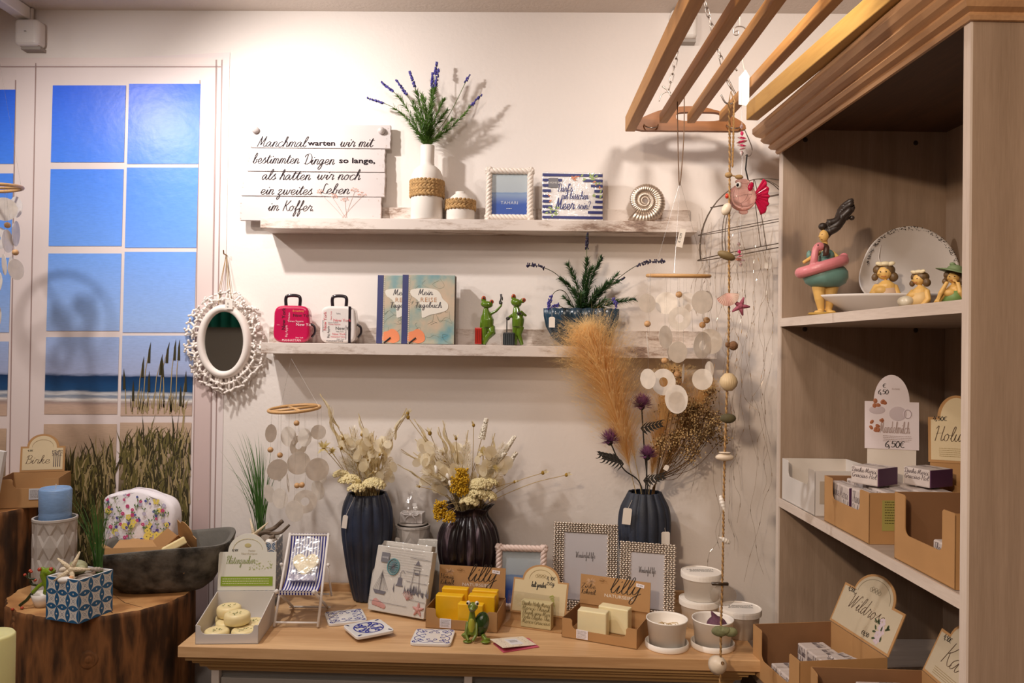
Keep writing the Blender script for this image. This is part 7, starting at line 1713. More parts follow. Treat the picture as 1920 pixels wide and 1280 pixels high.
# frog figurines (continuous bodies) with suitcases
def frog(label, px0, pyb, body, spine_, eyes, extras, rz=0):
    s = 1 / K1; t = thing('frog_figurine', label, 'figurine', (sh2(px0), Y1, ZS2 + EPS), rz)
    def X(px, py, dy=0): return ((px - px0) * s, dy, (pyb - py) * s)
    mb = MB(); body(mb, X, s); mb.put('body', pm('glossy_frog', '#5d7c1c', .15, coat=.7, var=.25, vscale=50), t, remesh=.0011)
    for e in eyes:
        o = MB().ell(*X(*e), 4.2 * s, 3.6 * s, 4.2 * s).put('eye', pm('eye_orange', '#b4481c', .15, coat=.5), t, smooth=True)
        MB().ell(*X(e[0], e[1], e[2] - .0048), 1.2 * s, .6 * s, 2.6 * s).put('pupil', INK, o, smooth=True)
    extras(t, X, s); return t
def b1(mb, X, s):
    mb.tube([X(914, 614), X(914, 600), X(911, 588), X(910, 578)], [11 * s, 12 * s, 8 * s, 4.5 * s], 14)
    mb.ell(*X(912, 571, -.003), 12 * s, 9 * s, 7 * s, (0, .1, 0)); mb.ell(*X(906, 562), 5 * s, 5 * s, 6 * s); mb.ell(*X(920, 568, -.004), 4 * s, 4 * s, 4 * s)
    mb.tube([X(918, 589), X(930, 583, -.006), X(939, 573, -.008), X(940, 566, -.008)], [3.4 * s, 2.6 * s, 2.2 * s, 1.8 * s], 8)
    mb.tube([X(905, 592), X(902, 606, -.004), X(901, 618, -.004)], [3.4 * s, 2.8 * s, 2.2 * s], 8)
    mb.tube([X(908, 616), X(908, 632, -.004), X(905, 646)], [8 * s, 5 * s, 3 * s], 10); mb.tube([X(920, 614), X(923, 624, -.010), X(914, 634, -.008), X(908, 646, -.006)], [8.5 * s, 7 * s, 4.5 * s, 3 * s], 10)
def e1(t, X, s):
    for (px, py) in ((938, 562), (941, 560), (936, 567)): MB().ell(*X(px, py, -.009), 1.3 * s, 1.3 * s, 4 * s).put('finger', pm('dark_toe', '#35352c', .3), t, smooth=True)
    MB().ell(*X(939, 568, -.009), 2.8 * s, 2.2 * s, 3 * s).put('hand', pm('dark_toe', '#35352c', .3), t, smooth=True)
    MB().box(*X(939, 556, -.012), 4 * s, 2 * s, 9 * s, (0, -.1, 0)).put('phone', pm('phone_grey', '#5a585a', .3), t, bevel=.0006)
    cs = MB().box(*X(897, 630, -.004), 13 * s, 10 * s, 31 * s).put('red_suitcase', pm('case_red', '#b8281c', .2, coat=.6), t, bevel=.002, seg=3)
    rb = MB(); [rb.box(*X(892 + 3.3 * i, 631, -.004 - .0074), 1.0 * s, .001, 25 * s) for i in range(4)]; rb.put('ribs', pm('case_red_dark', '#7d1a14', .3), cs)
frog('green frog figurine holding up a phone, red suitcase at its side', 912, 647, b1, None, [(906, 559, -.003), (921, 566, -.005)], e1)
def b2(mb, X, s):
    mb.tube([X(970, 612), X(971, 598), X(968, 584), X(967, 574)], [11 * s, 12 * s, 8 * s, 5 * s], 14)
    mb.ell(*X(967, 567, -.003), 11 * s, 9 * s, 8 * s, (0, .35, 0)); mb.ell(*X(962, 557), 5 * s, 5 * s, 5.5 * s); mb.ell(*X(979, 563), 5 * s, 5 * s, 5 * s)
    mb.tube([X(977, 586), X(985, 591, -.006), X(976, 583, -.014)], [3.4 * s, 2.8 * s, 2.2 * s], 8)
    mb.tube([X(961, 590), X(955, 594, -.006), X(952, 598, -.008)], [3.4 * s, 2.8 * s, 2.4 * s], 8)
    mb.tube([X(975, 612), X(973, 628, -.002), X(979, 646, -.0)], [8 * s, 5 * s, 3.4 * s], 10); mb.tube([X(967, 612), X(966, 628, .004), X(966, 646, .004)], [7.5 * s, 5 * s, 3.4 * s], 10)
def e2(t, X, s):
    MB().ell(*X(972, 587, -.015), 4 * s, 3 * s, 3.5 * s).put('hand', pm('dark_toe', '#35352c', .3), t, smooth=True); MB().ell(*X(952, 597, -.010), 4 * s, 3 * s, 3.5 * s).put('hand', pm('dark_toe', '#35352c', .3), t, smooth=True)
    cs = MB().box(*X(954, 635, -.004), 22 * s, 14 * s, 24 * s).put('black_suitcase', pm('case_black', '#262a2c', .25, coat=.5), t, bevel=.003, seg=3)
    MB().tube([X(950, 624, -.004), X(950, 598, -.004), X(955, 596, -.004)], 1.2 * s, 6).put('trolley_handle', pm('case_black', '#262a2c', .25), cs)
    rb = MB(); [rb.box(*X(946 + 3.6 * i, 636, -.004 - .0102), 1.1 * s, .001, 20 * s) for i in range(5)]; rb.put('ribs', pm('case_grey', '#4c5254', .3), cs)
frog('green frog figurine with crossed arm leaning on a black trolley case', 966, 647, b2, None, [(962, 555, -.003), (981, 562, -.003)], e2)

# blue scalloped bowl with lavender
xb_ = sh2(1089); bt = thing('scalloped_bowl', 'petrol blue scalloped bowl planter on the lower shelf', 'planter', (xb_, Y1 - .006, ZS2 + EPS))
def sfn(a, r, z): return (r * (1 - .075 * (1 - abs(math.cos(a * 9)))), z + (.0025 * abs(math.cos(a * 9)) if z > .09 else 0))
MB().lathe([(0, 0), (.040, 0), (.052, .003), (.078, .022), (.095, .052), (.101, .080), (.102, .098), (.0985, .0985), (.094, .080), (.085, .06), (0, .055)], 216, fn=sfn, sy=.50).put('bowl_body', pm('petrol_glaze', '#1f4560', .3, coat=.4, col2='#15303f', vscale=12), bt, smooth=True)
tagpart(bt, (-.080, -.045, .076), .016, .028, (0, 0, -.1), (-.080, -.040, .104))
lo = (xb_ + .004, Y1, ZS2 + .082); lt = thing('lavender_plant', 'artificial lavender plant spreading out of the petrol blue bowl', 'lavender', lo)
lavender(lt, (0, 0, 0), [T(1101, 437, -.10, .03, .55, .72), T(1063, 492, -.06, .02, .95, 1), T(1048, 520, -.08, .02, .95, 1), T(1128, 482, -.06, .02, .97, .97), T(1110, 500, -.10, .02, .97, 1), T(1098, 510, -.04, .01, .97, 1), T(1140, 528, -.09, .01, .97, 1), T(1160, 512, -.06, .01, .97, 1), T(1192, 560, -.08, .01, .95, .95), T(1075, 540, -.10, .0, .97, 1), T(1055, 555, -.07, .0, .97, 1), T(1120, 540, -.11, .0, .97, 1), T(1172, 520, -.05, .02, .8, .8), T(1090, 550, -.11, .0, .97, 1), T(1135, 560, -.11, .0, .97, 1)], 15, leaf=M_green3, flower=M_lavd, dens=2.4, leaflen=.030)
lt2 = lt
def droop(pts, flower, n, seed):
    g = random.Random(seed); P = spline([L3(*p, lo) for p in pts], 8); st = MB(); st.tube(P, .0010, 5); st.put('stems', pm('lavender_stem_dark', '#4a4a34', .6), lt2, smooth=True); fw = MB(); L = len(P)
    for i in range(n): k = .62 + .38 * g.random(); q = P[min(L - 1, int(k * L))]; fw.ell(q.x + g.gauss(0, .0022), q.y + g.gauss(0, .0022), q.z + g.gauss(0, .0022), .002, .002, .0026, None, 5, 4)
    fw.put('flower_spikes', flower, lt2)
droop([(1085, 575, -.06), (1050, 520, -.08), (1015, 500, -.10), (987, 497, -.11)], M_lavd, 50, 1)
droop([(1080, 585, -.06), (1060, 548, -.10), (1042, 546, -.12), (1030, 565, -.125), (1029, 578, -.125)], M_lav, 60, 2)
droop([(1100, 585, -.06), (1150, 530, -.09), (1200, 495, -.12), (1246, 489, -.14)], M_lavd, 70, 3)
droop([(1070, 585, -.07), (1056, 577, -.12), (1046, 572, -.125), (1035, 574, -.125)], M_lav, 30, 4); droop([(1110, 585, -.07), (1135, 565, -.12), (1150, 562, -.125), (1155, 574, -.125)], M_lav, 34, 5)
# =================================================================== HANGING THINGS AT THE RIGHT
hy = -.40
mbl = mobile('largest shell mobile with a bamboo ring hanging from the wooden rack', (1272, 517), hy, 57,
       [(1213, 568, 18, .95, 0), (1249, 568, 21, .95, 0), (1287, 567, 20, .6, 0), (1316, 566, 22, .95, 0), (1274, 597, 22, .9, 1), (1248, 632, 22, .7, 0), (1271, 660, 20, .95, 0), (1317, 647, 25, .8, 1), (1331, 640, 24, .85, 0), (1214, 646, 24, .12, 0), (1215, 710, 19, .65, 0), (1244, 716, 25, .8, 1), (1268, 748, 27, .65, 0), (1317, 711, 20, .85, 0), (1281, 700, 18, .3, 0), (1326, 565, 20, .7, 0), (1255, 660, 16, .4, 0), (1330, 693, 16, .3, 0)],
       [(1273, 552), (1214, 607), (1317, 609), (1325, 600), (1246, 676), (1270, 701)], ony(1275, 340, hy), 8, tag_=(1277, 446), ringtilt=.0)
hk = [ony(1270, 182, hy), ony(1271, 260, hy), ony(1273, 339, hy), ony(1276, 339, hy), ony(1282, 260, hy), ony(1283, 182, hy)]
top = onz(1272, 190, ZR + .018); P = [h for h in hk]
o = wire('cord_loop', P, .0012, pm('cord_brown', '#7a5f48', .8), k=3); o.parent = mbl; o.location = P[0] - mbl.location
# glass fish
fy = -.50; k_ = K(fy); s = 1 / k_; fc_ = ony(1397, 370, fy)
ff = thing('glass_fish', 'pink glass fish ornament with red tail hanging beside the rope', 'fish ornament', fc_)
def X(px, py, dy=0): return ((px - 1397) * s, dy, (370 - py) * s)
M_gl = pm('pink_glass', '#f0c4bc', .06, trans=.8, ior=1.25); M_rg = pm('red_glass', '#c41c48', .15, trans=.35, ior=1.3, coat=.5)
MB().ell(*X(1392, 370), 26 * s, 15 * s, 26 * s, None, 28, 20).put('glass_body', M_gl, ff, smooth=True)
tl = MB(); vs = []; fs = []; na = 28; m = 8
for i in range(na + 1):
    a_ = -1.15 + 2.2 * i / na; rad_ = (29 + 12 * math.sin(a_) ** 2 + 1.5 * math.cos(a_ * 14)) * s
    for j in range(m + 1): q = .15 + .85 * j / m; vs.append((X(1412, 368)[0] + math.cos(a_) * rad_ * q, .0025 * math.cos(i * 1.9) * q, X(1412, 368)[2] + math.sin(a_) * rad_ * q))
for i in range(na):
    for j in range(m): fs.append((i * (m + 1) + j, i * (m + 1) + j + 1, (i + 1) * (m + 1) + j + 1, (i + 1) * (m + 1) + j))
tl.add(vs, fs).put('tail_fin', M_rg, ff, smooth=True, solid=.003)
MB().ell(*X(1392, 341), 14 * s, 3 * s, 6 * s).put('top_fin', M_gl, ff, smooth=True); MB().ell(*X(1394, 397), 9 * s, 3 * s, 5 * s).put('bottom_fin', M_gl, ff, smooth=True)
MB().ell(*X(1404, 352, -.013), 5 * s, 3 * s, 9 * s, (0, .3, 0)).put('red_patch', M_rg, ff, smooth=True)
MB().ell(*X(1363, 368, -.002), 4 * s, 5 * s, 5 * s).put('orange_lips', pm('coral_red', '#d04028', .2, coat=.5), ff, smooth=True)
ey = MB().ell(*X(1381, 350, -.016), 5.5 * s, 3.5 * s, 6 * s).put('eye', pm('eye_clear', '#e8e4e0', .05, coat=1), ff, smooth=True); MB().ell(*X(1379, 350, -.0185), 3 * s, 1.5 * s, 3.5 * s).put('pupil', pm('pupil_black', '#080608', .05), ey, smooth=True)
MB().tube([X(1390, 338), X(1391, 286)], .0004, 4).put('thread', M_nylon, ff)
M_crys = pm('pink_crystal', '#e8447e', .05, trans=.6, ior=1.4); M_cryc = pm('clear_crystal', '#f0d8dc', .03, trans=.85, ior=1.45)
def crystals(label, px, py, y, items, threadtop, threadbot=None):
    c = ony(px, py, y); s = 1 / K(y); t = thing('crystal_pendant', label, 'crystal pendant', c)
    for (dx, dy, r, kind) in items:
        mb = MB()
        if kind == 'disc':
            n = 8; mb.lathe([(0, r * s * .22), (r * s * .5, r * s * .2), (r * s, 0), (r * s * .5, -r * s * .2), (0, -r * s * .22)], n)
        else: mb.lathe([(0, r * s * 1.3), (r * s * .8, r * s * .4), (r * s * .8, -r * s * .4), (0, -r * s * 1.3)], 6)
        mb.put('crystal_bead', M_crys if kind != 'clear' else M_cryc, t, (dx * s, 0, -dy * s), (random.uniform(-.2, .2), random.uniform(-.2, .2), random.uniform(0, 1)))
    MB().tube([(0, 0, .03), tuple(ony(*threadtop, y) - c)], .0004, 4).put('thread', M_nylon, t)
    return t
crystals('cluster of pink crystals hanging below the price tag under the rack', 1391, 265, -.50, [(-1, -28, 4, 'clear'), (0, -15, 4, 'diamond'), (0, -6, 9, 'disc'), (0, 1, 11, 'disc'), (0, 8, 9, 'disc'), (1, 14, 7, 'disc'), (0, 22, 4, 'clear')], (1389, 100))
tcp = crystals('small pink crystal pendant hanging below the glass fish', 1386, 480, -.50, [(-1, -22, 4, 'clear'), (0, -8, 4, 'diamond'), (2, 0, 8, 'disc'), (1, 7, 10, 'disc'), (3, 16, 4, 'clear')], (1389, 398))
pt_ = ony(1394, 164, -.50); t = thing('blank_price_tag', 'large white price tag hanging on a string from the curled hook', 'price tag', pt_, -.1)
MB().prism([(-.010, -.036), (.006, -.040), (.012, -.030), (.012, .024), (.004, .038), (-.010, .022)], -.0005, .0005).put('card', M_tagm, t, rot=(0, .0, 0))
MB().tube([(.002, 0, .034), tuple(Matrix.Rotation(.1, 3, 'Z') @ (ony(1390, 104, -.50) - pt_))], .0006, 5).put('string', M_string, t)

# rope with shells
ry_ = -.52; k_ = K(ry_); s = 1 / k_
rp = [(1367, 192), (1368, 260), (1368, 330), (1367, 430), (1367, 480), (1367, 560), (1366, 640), (1364, 700), (1361, 790), (1359, 850), (1357, 930), (1356, 1010), (1354, 1100), (1352, 1170), (1351, 1240), (1349, 1320)]
R0_ = ony(*rp[0], ry_); t = thing('shell_garland', 'long twisted rope garland of sea shells hanging before the sideboard', 'shell garland', R0_)
Pc = spline([ony(a_, b_, ry_) - R0_ for a_, b_ in rp], 24)
for k in range(2):
    mb = MB(); acc = 0; Q = []
    for i, p in enumerate(Pc):
        if i: acc += (p - Pc[i - 1]).length
        Q.append(p + Vector((math.cos(acc * 420 + k * PI), math.sin(acc * 420 + k * PI), 0)) * .0014)
    mb.tube(Q, .0016, 6); mb.put('rope_strand', pm('rope_tan' if k else 'rope_brown', '#b9925e' if k else '#8a6a44', .85), t, smooth=True)
for k in range(2):   # second double strand up at the rack
    Q = [p + Vector((.010 - i * .0001, .0, 0)) for i, p in enumerate(Pc[:44])]; MB().tube([q + Vector((math.cos(i * 1.2 + k * PI), math.sin(i * 1.2 + k * PI), 0)) * .0012 for i, q in enumerate(Q)], .0014, 5).put('rope_strand', pm('rope_tan', '#b9925e', .85), t, smooth=True)
MB().tube([(0, 0, 0), (.004, .004, .024), (.012, .0, 0)], .0016, 6).put('rope_loop', pm('rope_tan', '#b9925e', .85), t)
def S(px, py, name, m, build, rot=(0, 0, 0), dy=0):
    p = ony(px, py, ry_ + dy) - R0_; mb = MB(); build(mb); return mb.put(name, m, t, p, rot, smooth=True)
S(1366, 328, 'knot', M_twine, lambda m: (m.ell(0, 0, 0, .008, .006, .006), m.ell(.022, 0, -.004, .009, .005, .005), m.tube([(0, 0, 0), (.022, 0, -.004)], .0016, 5)))
S(1362, 392, 'cowrie_shell', M_shell, lambda m: m.ell(0, 0, 0, .010, .008, .014, (0, .5, 0)))
S(1362, 479, 'mussel_shell', pm('shell_olive', '#7e6a44', .6), lambda m: m.ell(0, 0, 0, .020, .009, .009, (0, .35, 0)))
S(1365, 562, 'scallop_shell', pm('shell_pink', '#c9968a', .5, col2='#e8d0c0', vscale=60, stretch=(1, 1, .2)), lambda m: shell_fan(m, (0, 0, -.002), .026), (.1, 2.9, 0), -.005)
S(1388, 574, 'pink_starfish', pm('starfish_pink', '#a8586c', .7, bump=.5, bscale=200), lambda m: starfish(m, (0, 0, 0), .020, .0055), (.1, .35, 0), -.004)
S(1375, 648, 'brown_nut', pm('nut_brown', '#7a5638', .8, bump=.8, bscale=120), lambda m: (m.ell(0, 0, 0, .010, .009, .010), m.ell(-.012, 0, .002, .005, .005, .006)))
S(1366, 716, 'cockle_shell', pm('shell_tan', '#d4bc94', .5), lambda m: m.lathe([(0, .019), (.008, .018), (.016, .009), (.0185, 0), (.016, -.009), (.008, -.018), (0, -.019)], 72, fn=lambda a_, r, z: (r * (1 + .03 * math.cos(24 * a_)), z)), (0, .0, 0))
S(1365, 784, 'mussel_shell', pm('moss_shell', '#5e563a', .8, var=.3, vscale=60), lambda m: m.ell(0, 0, 0, .017, .010, .0105))
S(1359, 848, 'flat_shell', M_shell, lambda m: (m.ell(0, 0, 0, .013, .012, .0015), m.ell(.0, 0, -.010, .020, .012, .008)))
S(1355, 944, 'whelk_shell', M_shellw, lambda m: spiral_shell(m, (0, 0, 0), .036, .009), (.2, 2.9, 0))
S(1358, 1012, 'conch_shell', M_shellw, lambda m: spiral_shell(m, (0, 0, 0), .030, .0095), (.2, -1.1, 0))
S(1350, 1094, 'mother_of_pearl_bar', pm('horn_bar', '#3c2e20', .3), lambda m: m.box(0, 0, 0, .034, .008, .005))
S(1356, 1116, 'capiz_disc', leafy('capiz_dim', '#cdbfae', .5, alpha=.35, gloss=.1), lambda m: m.prism([(.028 * math.cos(2 * PI * i / 24), .022 * math.sin(2 * PI * i / 24)) for i in range(24)], -.0003, .0003))
S(1359, 1184, 'mossy_shell', pm('shell_moss', '#8a8c64', .8, var=.35, vscale=60, bump=.8, bscale=80), lambda m: (m.ell(-.010, 0, .001, .018, .010, .011), m.ell(.012, -.001, 0, .015, .010, .010), m.ell(0, -.004, .004, .012, .008, .008)), dy=-.004)
S(1349, 1245, 'broken_shell', M_shell, lambda m: m.lathe([(.004, .014), (.012, .010), (.018, -.002), (.020, -.012), (.018, -.013), (.014, -.004), (.006, .008)], 30, rot=(1.0, .5, 0)))

# wire dome with fairy lights
dy_ = -.085; dc_ = ony(1432, 465, dy_); s = 1 / K(dy_); RX_, RZ_, RY_ = 125 * s, 128 * s, .058
t = thing('wire_dome', 'rusty wire dome basket hanging on a black cord beside the cabinet', 'wire dome', dc_); t.rotation_euler = (.16, -.20, 0)
M_wire = pm('rust_wire', '#6a5c50', .6, .5)
mb = MB()
for z in (0, .36, .72):
    r = math.sqrt(1 - z * z); mb.tube([(RX_ * r * math.cos(2 * PI * i / 48), RY_ * r * math.sin(2 * PI * i / 48), RZ_ * z) for i in range(48)], .0014 if z == 0 else .0011, 5, closed=True)
mb.put('hoops', M_wire, t, smooth=True); mb = MB()
for q in range(5):
    a_ = PI * q / 5 + .25; mb.tube([(RX_ * math.cos(u) * math.cos(a_), RY_ * math.cos(u) * math.sin(a_), RZ_ * math.sin(u)) for u in [PI * i / 24 for i in range(25)]], .0011, 5)
mb.put('ribs', M_wire, t, smooth=True)
mb = MB(); mb.tube([(-.015, 0, RZ_), (-.018, -.001, RZ_ + .03), tuple(Matrix.Rotation(.14, 3, 'Y') @ (ony(1403, 292, dy_) - dc_))], .002, 5); mb.put('cord', pm('cord_black', '#1c1a1a', .6), t)
wire('s_hook', [ony(1388, 240, dy_), ony(1392, 236, dy_), ony(1400, 252, dy_), ony(1410, 278, dy_), ony(1406, 292, dy_), ony(1397, 291, dy_)], .0013, M_steel, 'thin steel s hook holding the wire dome cord', 'hook')
fl_ = thing('fairy_light_string', 'fine wire fairy light strands trailing from the wire dome down the wall', 'fairy lights', dc_); g = random.Random(12); W_ = MB(); LD = MB()
for i in range(26):
    x0 = g.uniform(-RX_ * .95, .028); x0 = -RX_ * .96 if i < 5 else x0; z1 = g.uniform(-.95, -.25) if i > 6 else g.uniform(-.22, -.1); P = [Vector((x0, g.uniform(-.03, .02), g.uniform(0, .10)))]; x = x0
    while P[-1].z > z1 and len(P) < 26: x += g.gauss(0, .010); x = max(-RX_ * 1.1, min(.030, x)); P.append(Vector((x, max(-.06, min(.06, P[-1].y + g.gauss(0, .008))), P[-1].z - g.uniform(.03, .07))))
    Q = spline(P, 5); W_.tube(Q, .00032, 3)
    for j in range(3, len(Q) - 1, 4):
        if g.random() < .6: a_ = Q[j]; d = (Q[j + 1] - Q[j]).normalized(); LD.tube([a_, a_ + d * g.uniform(.004, .012)], .0008, 4)
W_.put('wire_strands', pm('copper_wire', '#b09a80', .35, .9), fl_); LD.put('tinsel_glints', pm('tinsel', '#fff2dc', .12, 1), fl_)
tg_ = ony(1440, 498, -.1) - dc_; MB().box(0, 0, 0, .018, .0006, .016, (0, .1, 0)).put('price_tag', M_tagm, fl_, tg_)
# =================================================================== INSIDE THE CABINET
def cabw(v):  # cabinet-local to world
    return C3 @ Vector(v)
def on_shelf(px, py, z):
    w = onz(px, py, z); return w
Z1, Z2 = zs
# shelf 1 items are seen nearly edge on: place them by plane distance
def onu(px, py, u):   # point on the plane parallel to the front at distance u from the far panel... (constant local y)
    n = cdir; d = ray(px, py); P0 = A + cdir * u; t_ = (P0 - CAM).dot(n) / d.dot(n); return CAM + d * t_
M_skin = pm('figurine_skin', '#d8ad62', .5, var=.06, vscale=30); M_hair = pm('figurine_hair', '#2c221c', .45); M_hairb = pm('figurine_hair_brown', '#6a5030', .5, var=.3, vscale=120)
M_suit = pm('suit_petrol', '#6c938a', .45, var=.12, vscale=60); M_fla = pm('flamingo_pink', '#d8848a', .35, var=.1, vscale=40)
def fig(name, label, px0, pyb, u, z, cat='figurine'):
    p = onu(px0, pyb, u); w = CAM.y; d = (Vector((p.x, p.y)) - Vector((CAM.x, CAM.y))).length
    dd = p.y + 2.2; s = dd / F; t = thing(name, label, cat, (p.x, p.y, z + .0006))
    def X(px, py, dy=0): return ((px - px0) * s, dy, (pyb - py) * s)
    return t, X, s
ft, X, s = fig('flamingo_swimmer_figurine', 'woman figurine with a flamingo swim ring and flying dark hair', 1546, 590, .20, Z1)
MB().lathe([(0, 0), (24 * s, 0), (31 * s, 2 * s), (28 * s, 5 * s), (0, 7 * s)], 32, sy=.7).put('base', pm('figurine_base', '#b08a3c', .6), ft, X(1546, 589.6), smooth=True)
mb = MB(); mb.tube([X(1535, 535), X(1536, 560, -.002), X(1540, 582)], [13 * s, 9 * s, 5.5 * s], 14); mb.tube([X(1558, 535), X(1556, 560), X(1553, 582)], [14 * s, 9 * s, 5.5 * s], 14)
mb.ell(*X(1534, 584, -.006), 9 * s, 9 * s, 4 * s); mb.ell(*X(1556, 584, -.006), 9 * s, 9 * s, 4 * s)
mb.tube([X(1547, 535), X(1549, 505), X(1549, 482), X(1547, 464)], [20 * s, 15 * s, 12 * s, 5 * s], 16); mb.tube([X(1547, 466), X(1545, 450)], 5 * s, 10)
mb.ell(*X(1543, 442, -.002), 9 * s, 9 * s, 12 * s); mb.ell(*X(1534, 443, -.004), 2.2 * s, 2.5 * s, 2 * s)
mb.tube([X(1558, 472), X(1565, 482, -.012), X(1557, 494, -.03)], [4.5 * s, 4 * s, 3 * s], 10); mb.tube([X(1536, 472), X(1514, 486, -.01), X(1502, 493, -.012)], [4.5 * s, 4 * s, 3 * s], 10)
for q in range(5): mb.tube([X(1557 - q * 1.5, 493, -.03), X(1553 - q * 2, 497 + q * .3, -.033)], 1.1 * s, 6)
mb.put('body', M_skin, ft, remesh=.0012, sm=4)
MB().lathe([(0, -18 * s), (24 * s, -17 * s), (36 * s, -10 * s), (41 * s, 0), (40 * s, 12 * s), (34 * s, 20 * s), (0, 26 * s)], 36, sy=.8).put('swimsuit_skirt', M_suit, ft, X(1547, 520), smooth=True)
mb = MB(); mb.tube([X(1549, 505), X(1549, 478)], [17 * s, 13.5 * s], 18); mb.ell(*X(1516, 478, -.002), 5 * s, 6 * s, 9 * s); mb.ell(*X(1548, 478, -.008), 13 * s, 9 * s, 11 * s); mb.put('swimsuit_top', M_suit, ft, smooth=True)
mb = MB(); mb.tube([(X(1540, 499)[0] + 38 * s * math.cos(2 * PI * i / 36), 30 * s * math.sin(2 * PI * i / 36), X(1540, 499)[2] + 13 * s * math.cos(2 * PI * i / 36) * .9) for i in range(36)], 10.5 * s, 14, closed=True)
mb.tube(spline([X(1516, 505, -.026), X(1517, 488, -.030), X(1520, 470, -.030), X(1526, 463, -.030), X(1533, 466, -.030)], 5), [7.5 * s] + [6.5 * s] * 19 + [6 * s], 12); mb.ell(*X(1527, 465, -.030), 9 * s, 7 * s, 8 * s); mb.ell(*X(1580, 480, 0), 9 * s, 5 * s, 7 * s, (0, -.5, 0))
mb.put('flamingo_ring', M_fla, ft, remesh=.0014, sm=4)
MB().tube(spline([X(1531, 463, -.031), X(1538, 466, -.031), X(1538, 476, -.031), X(1533, 482, -.031)], 4), [5 * s] + [5.5 * s] * 8 + [5 * s, 4 * s, 2 * s, 1.5 * s][:4], 10).put('flamingo_beak', pm('beak_brown', '#4a332a', .4), ft, smooth=True)
MB().ell(*X(1522, 463, -.0365), 1.6 * s, 1.2 * s, 1.6 * s).put('flamingo_eye', INK, ft, smooth=True)
mb = MB(); g = random.Random(3); mb.ell(*X(1548, 436, .002), 10 * s, 10 * s, 11 * s); mb.ell(*X(1541, 424, 0), 8 * s, 7 * s, 7 * s)
for i in range(12):
    o = g.uniform(-1, 1); e_ = g.uniform(.6, 1); P = [X(1550, 428 + 10 * o, g.uniform(-.004, .008)), X(1562 + 6 * e_, 420 + 8 * o, g.uniform(-.008, .01)), X(1570 + 10 * e_, 400 + 12 * o, g.uniform(-.01, .01)), X(1578 + 14 * e_, 398 - 12 * e_ + 10 * o, g.uniform(-.01, .01)), X(1583 + 14 * e_, 392 - 10 * e_ + 8 * o, 0)]
    mb.tube(spline(P, 4), [8 * s] + [7 * s] * 7 + [5.5 * s] * 5 + [4.5 * s] * 3 + [3 * s], 8)
[mb.ell(*X(g.uniform(1572, 1598), g.uniform(384, 408)), 5 * s, 5 * s, 4.5 * s) for _ in range(9)]; mb.put('flying_hair', M_hair, ft, smooth=True)
fm_ = MB(); fm_.tube([X(1536, 440, -.0098), X(1540, 440.5, -.0106)], .5 * s, 4); fm_.tube([X(1535, 449, -.0088), X(1538, 449.5, -.009)], .5 * s, 4); fm_.put('face_paint', pm('face_brown', '#7a4a2a', .6), ft)
# standing fish plate with speckled rim
pp = onu(1722, 590, .20); ppx = onu(1714, 500, .085); dd = ppx.y + 2.2; s = dd / F; Rp = 87 * s
pl = thing('round_plate', 'large white fish plate with a speckled rim standing on edge in the cabinet', 'plate', (ppx.x, ppx.y, Z1 + .002)); pl.rotation_euler = (-.13, 0, 0)
def pfn(a, r, z):
    k = .0
    return (r * (1 + .12 * max(0, math.cos((a - 2.75) * 1.6)) ** 8), z)
M_plate = pm('plate_white', '#ded8d4', .4)
MB().lathe([(0, .006), (Rp * .55, .005), (Rp * .80, -.004), (Rp * .97, -.012), (Rp, -.013), (Rp * 1.0, -.010), (Rp * .82, 0), (Rp * .55, .010), (0, .011)], 96, fn=pfn, rot=(PI / 2, 0, 0)).put('plate_body', M_plate, pl, (0, 0, Rp), smooth=True) if False else None
vs = []; n = 96; prf = [(0, .010), (.55, .009), (.80, .002), (.97, -.008), (1.0, -.010), (1.0, -.006), (.82, .006), (.55, .014), (0, .015)]; fs = []
for i in range(n):
    a_ = 2 * PI * i / n; nose = 1 + .16 * max(0, math.cos((a_ - 3.45))) ** 14 + .05 * max(0, math.cos(a_ - 2.9)) ** 6
    for (r_, y_) in prf: vs.append((r_ * Rp * nose * math.cos(a_), y_, r_ * Rp * nose * math.sin(a_) + Rp))
m = len(prf); fs = [(i * m + k, ((i + 1) % n) * m + k, ((i + 1) % n) * m + k + 1, i * m + k + 1) for i in range(n) for k in range(m - 1)]
MB().add(vs, fs).put('plate_body', M_plate, pl, smooth=True)
sp2 = MB(); g = random.Random(7)
for i in range(230):
    a_ = g.uniform(.1, PI - .15); q = Rp * g.uniform(.93, 1.0); c = (q * math.cos(a_), -.0112 + (1 - q / Rp) * .075, q * math.sin(a_) + Rp); r_ = g.uniform(.0005, .0012); sp2.ell(c[0], c[1], c[2], r_ * 1.5, .0004, r_, None, 5, 4)
sp2.put('rim_speckles', pm('speckle_dark', '#3c342e', .6), pl)
ce = MB(); ce.tube([(-.80 * Rp + .008 * math.cos(2 * PI * i / 20), -.0025, Rp * .88 + .008 * math.sin(2 * PI * i / 20)) for i in range(20)], .0007, 4, closed=True); ce.tube(spline([(-.62 * Rp, 0, Rp * 1.6), (-.68 * Rp, -.001, Rp * 1.3), (-.60 * Rp, -.001, Rp * 1.05), (-.62 * Rp, -.0, Rp * .6)], 5), .0012, 5); ce.put('fish_relief', M_plate, pl, smooth=True)
# lying white dish
dp = onu(1660, 575, .205); s = (dp.y + 2.2) / F; dl = thing('lying_dish', 'shallow white pointed dish lying flat in front of the standing plate', 'dish', (dp.x + .015, dp.y, Z1 + .0006))
MB().lathe([(0, 0), (62 * s, 0), (66 * s, 1 * s), (122 * s, 33 * s), (126 * s, 37 * s), (124 * s, 38 * s), (118 * s, 34 * s), (62 * s, 6 * s), (0, 5 * s)], 72, fn=lambda a_, r, z: (r * (1 + .10 * max(0, math.cos(a_ - PI)) ** 10), z), sy=.62).put('dish_body', M_plate, dl, smooth=True)
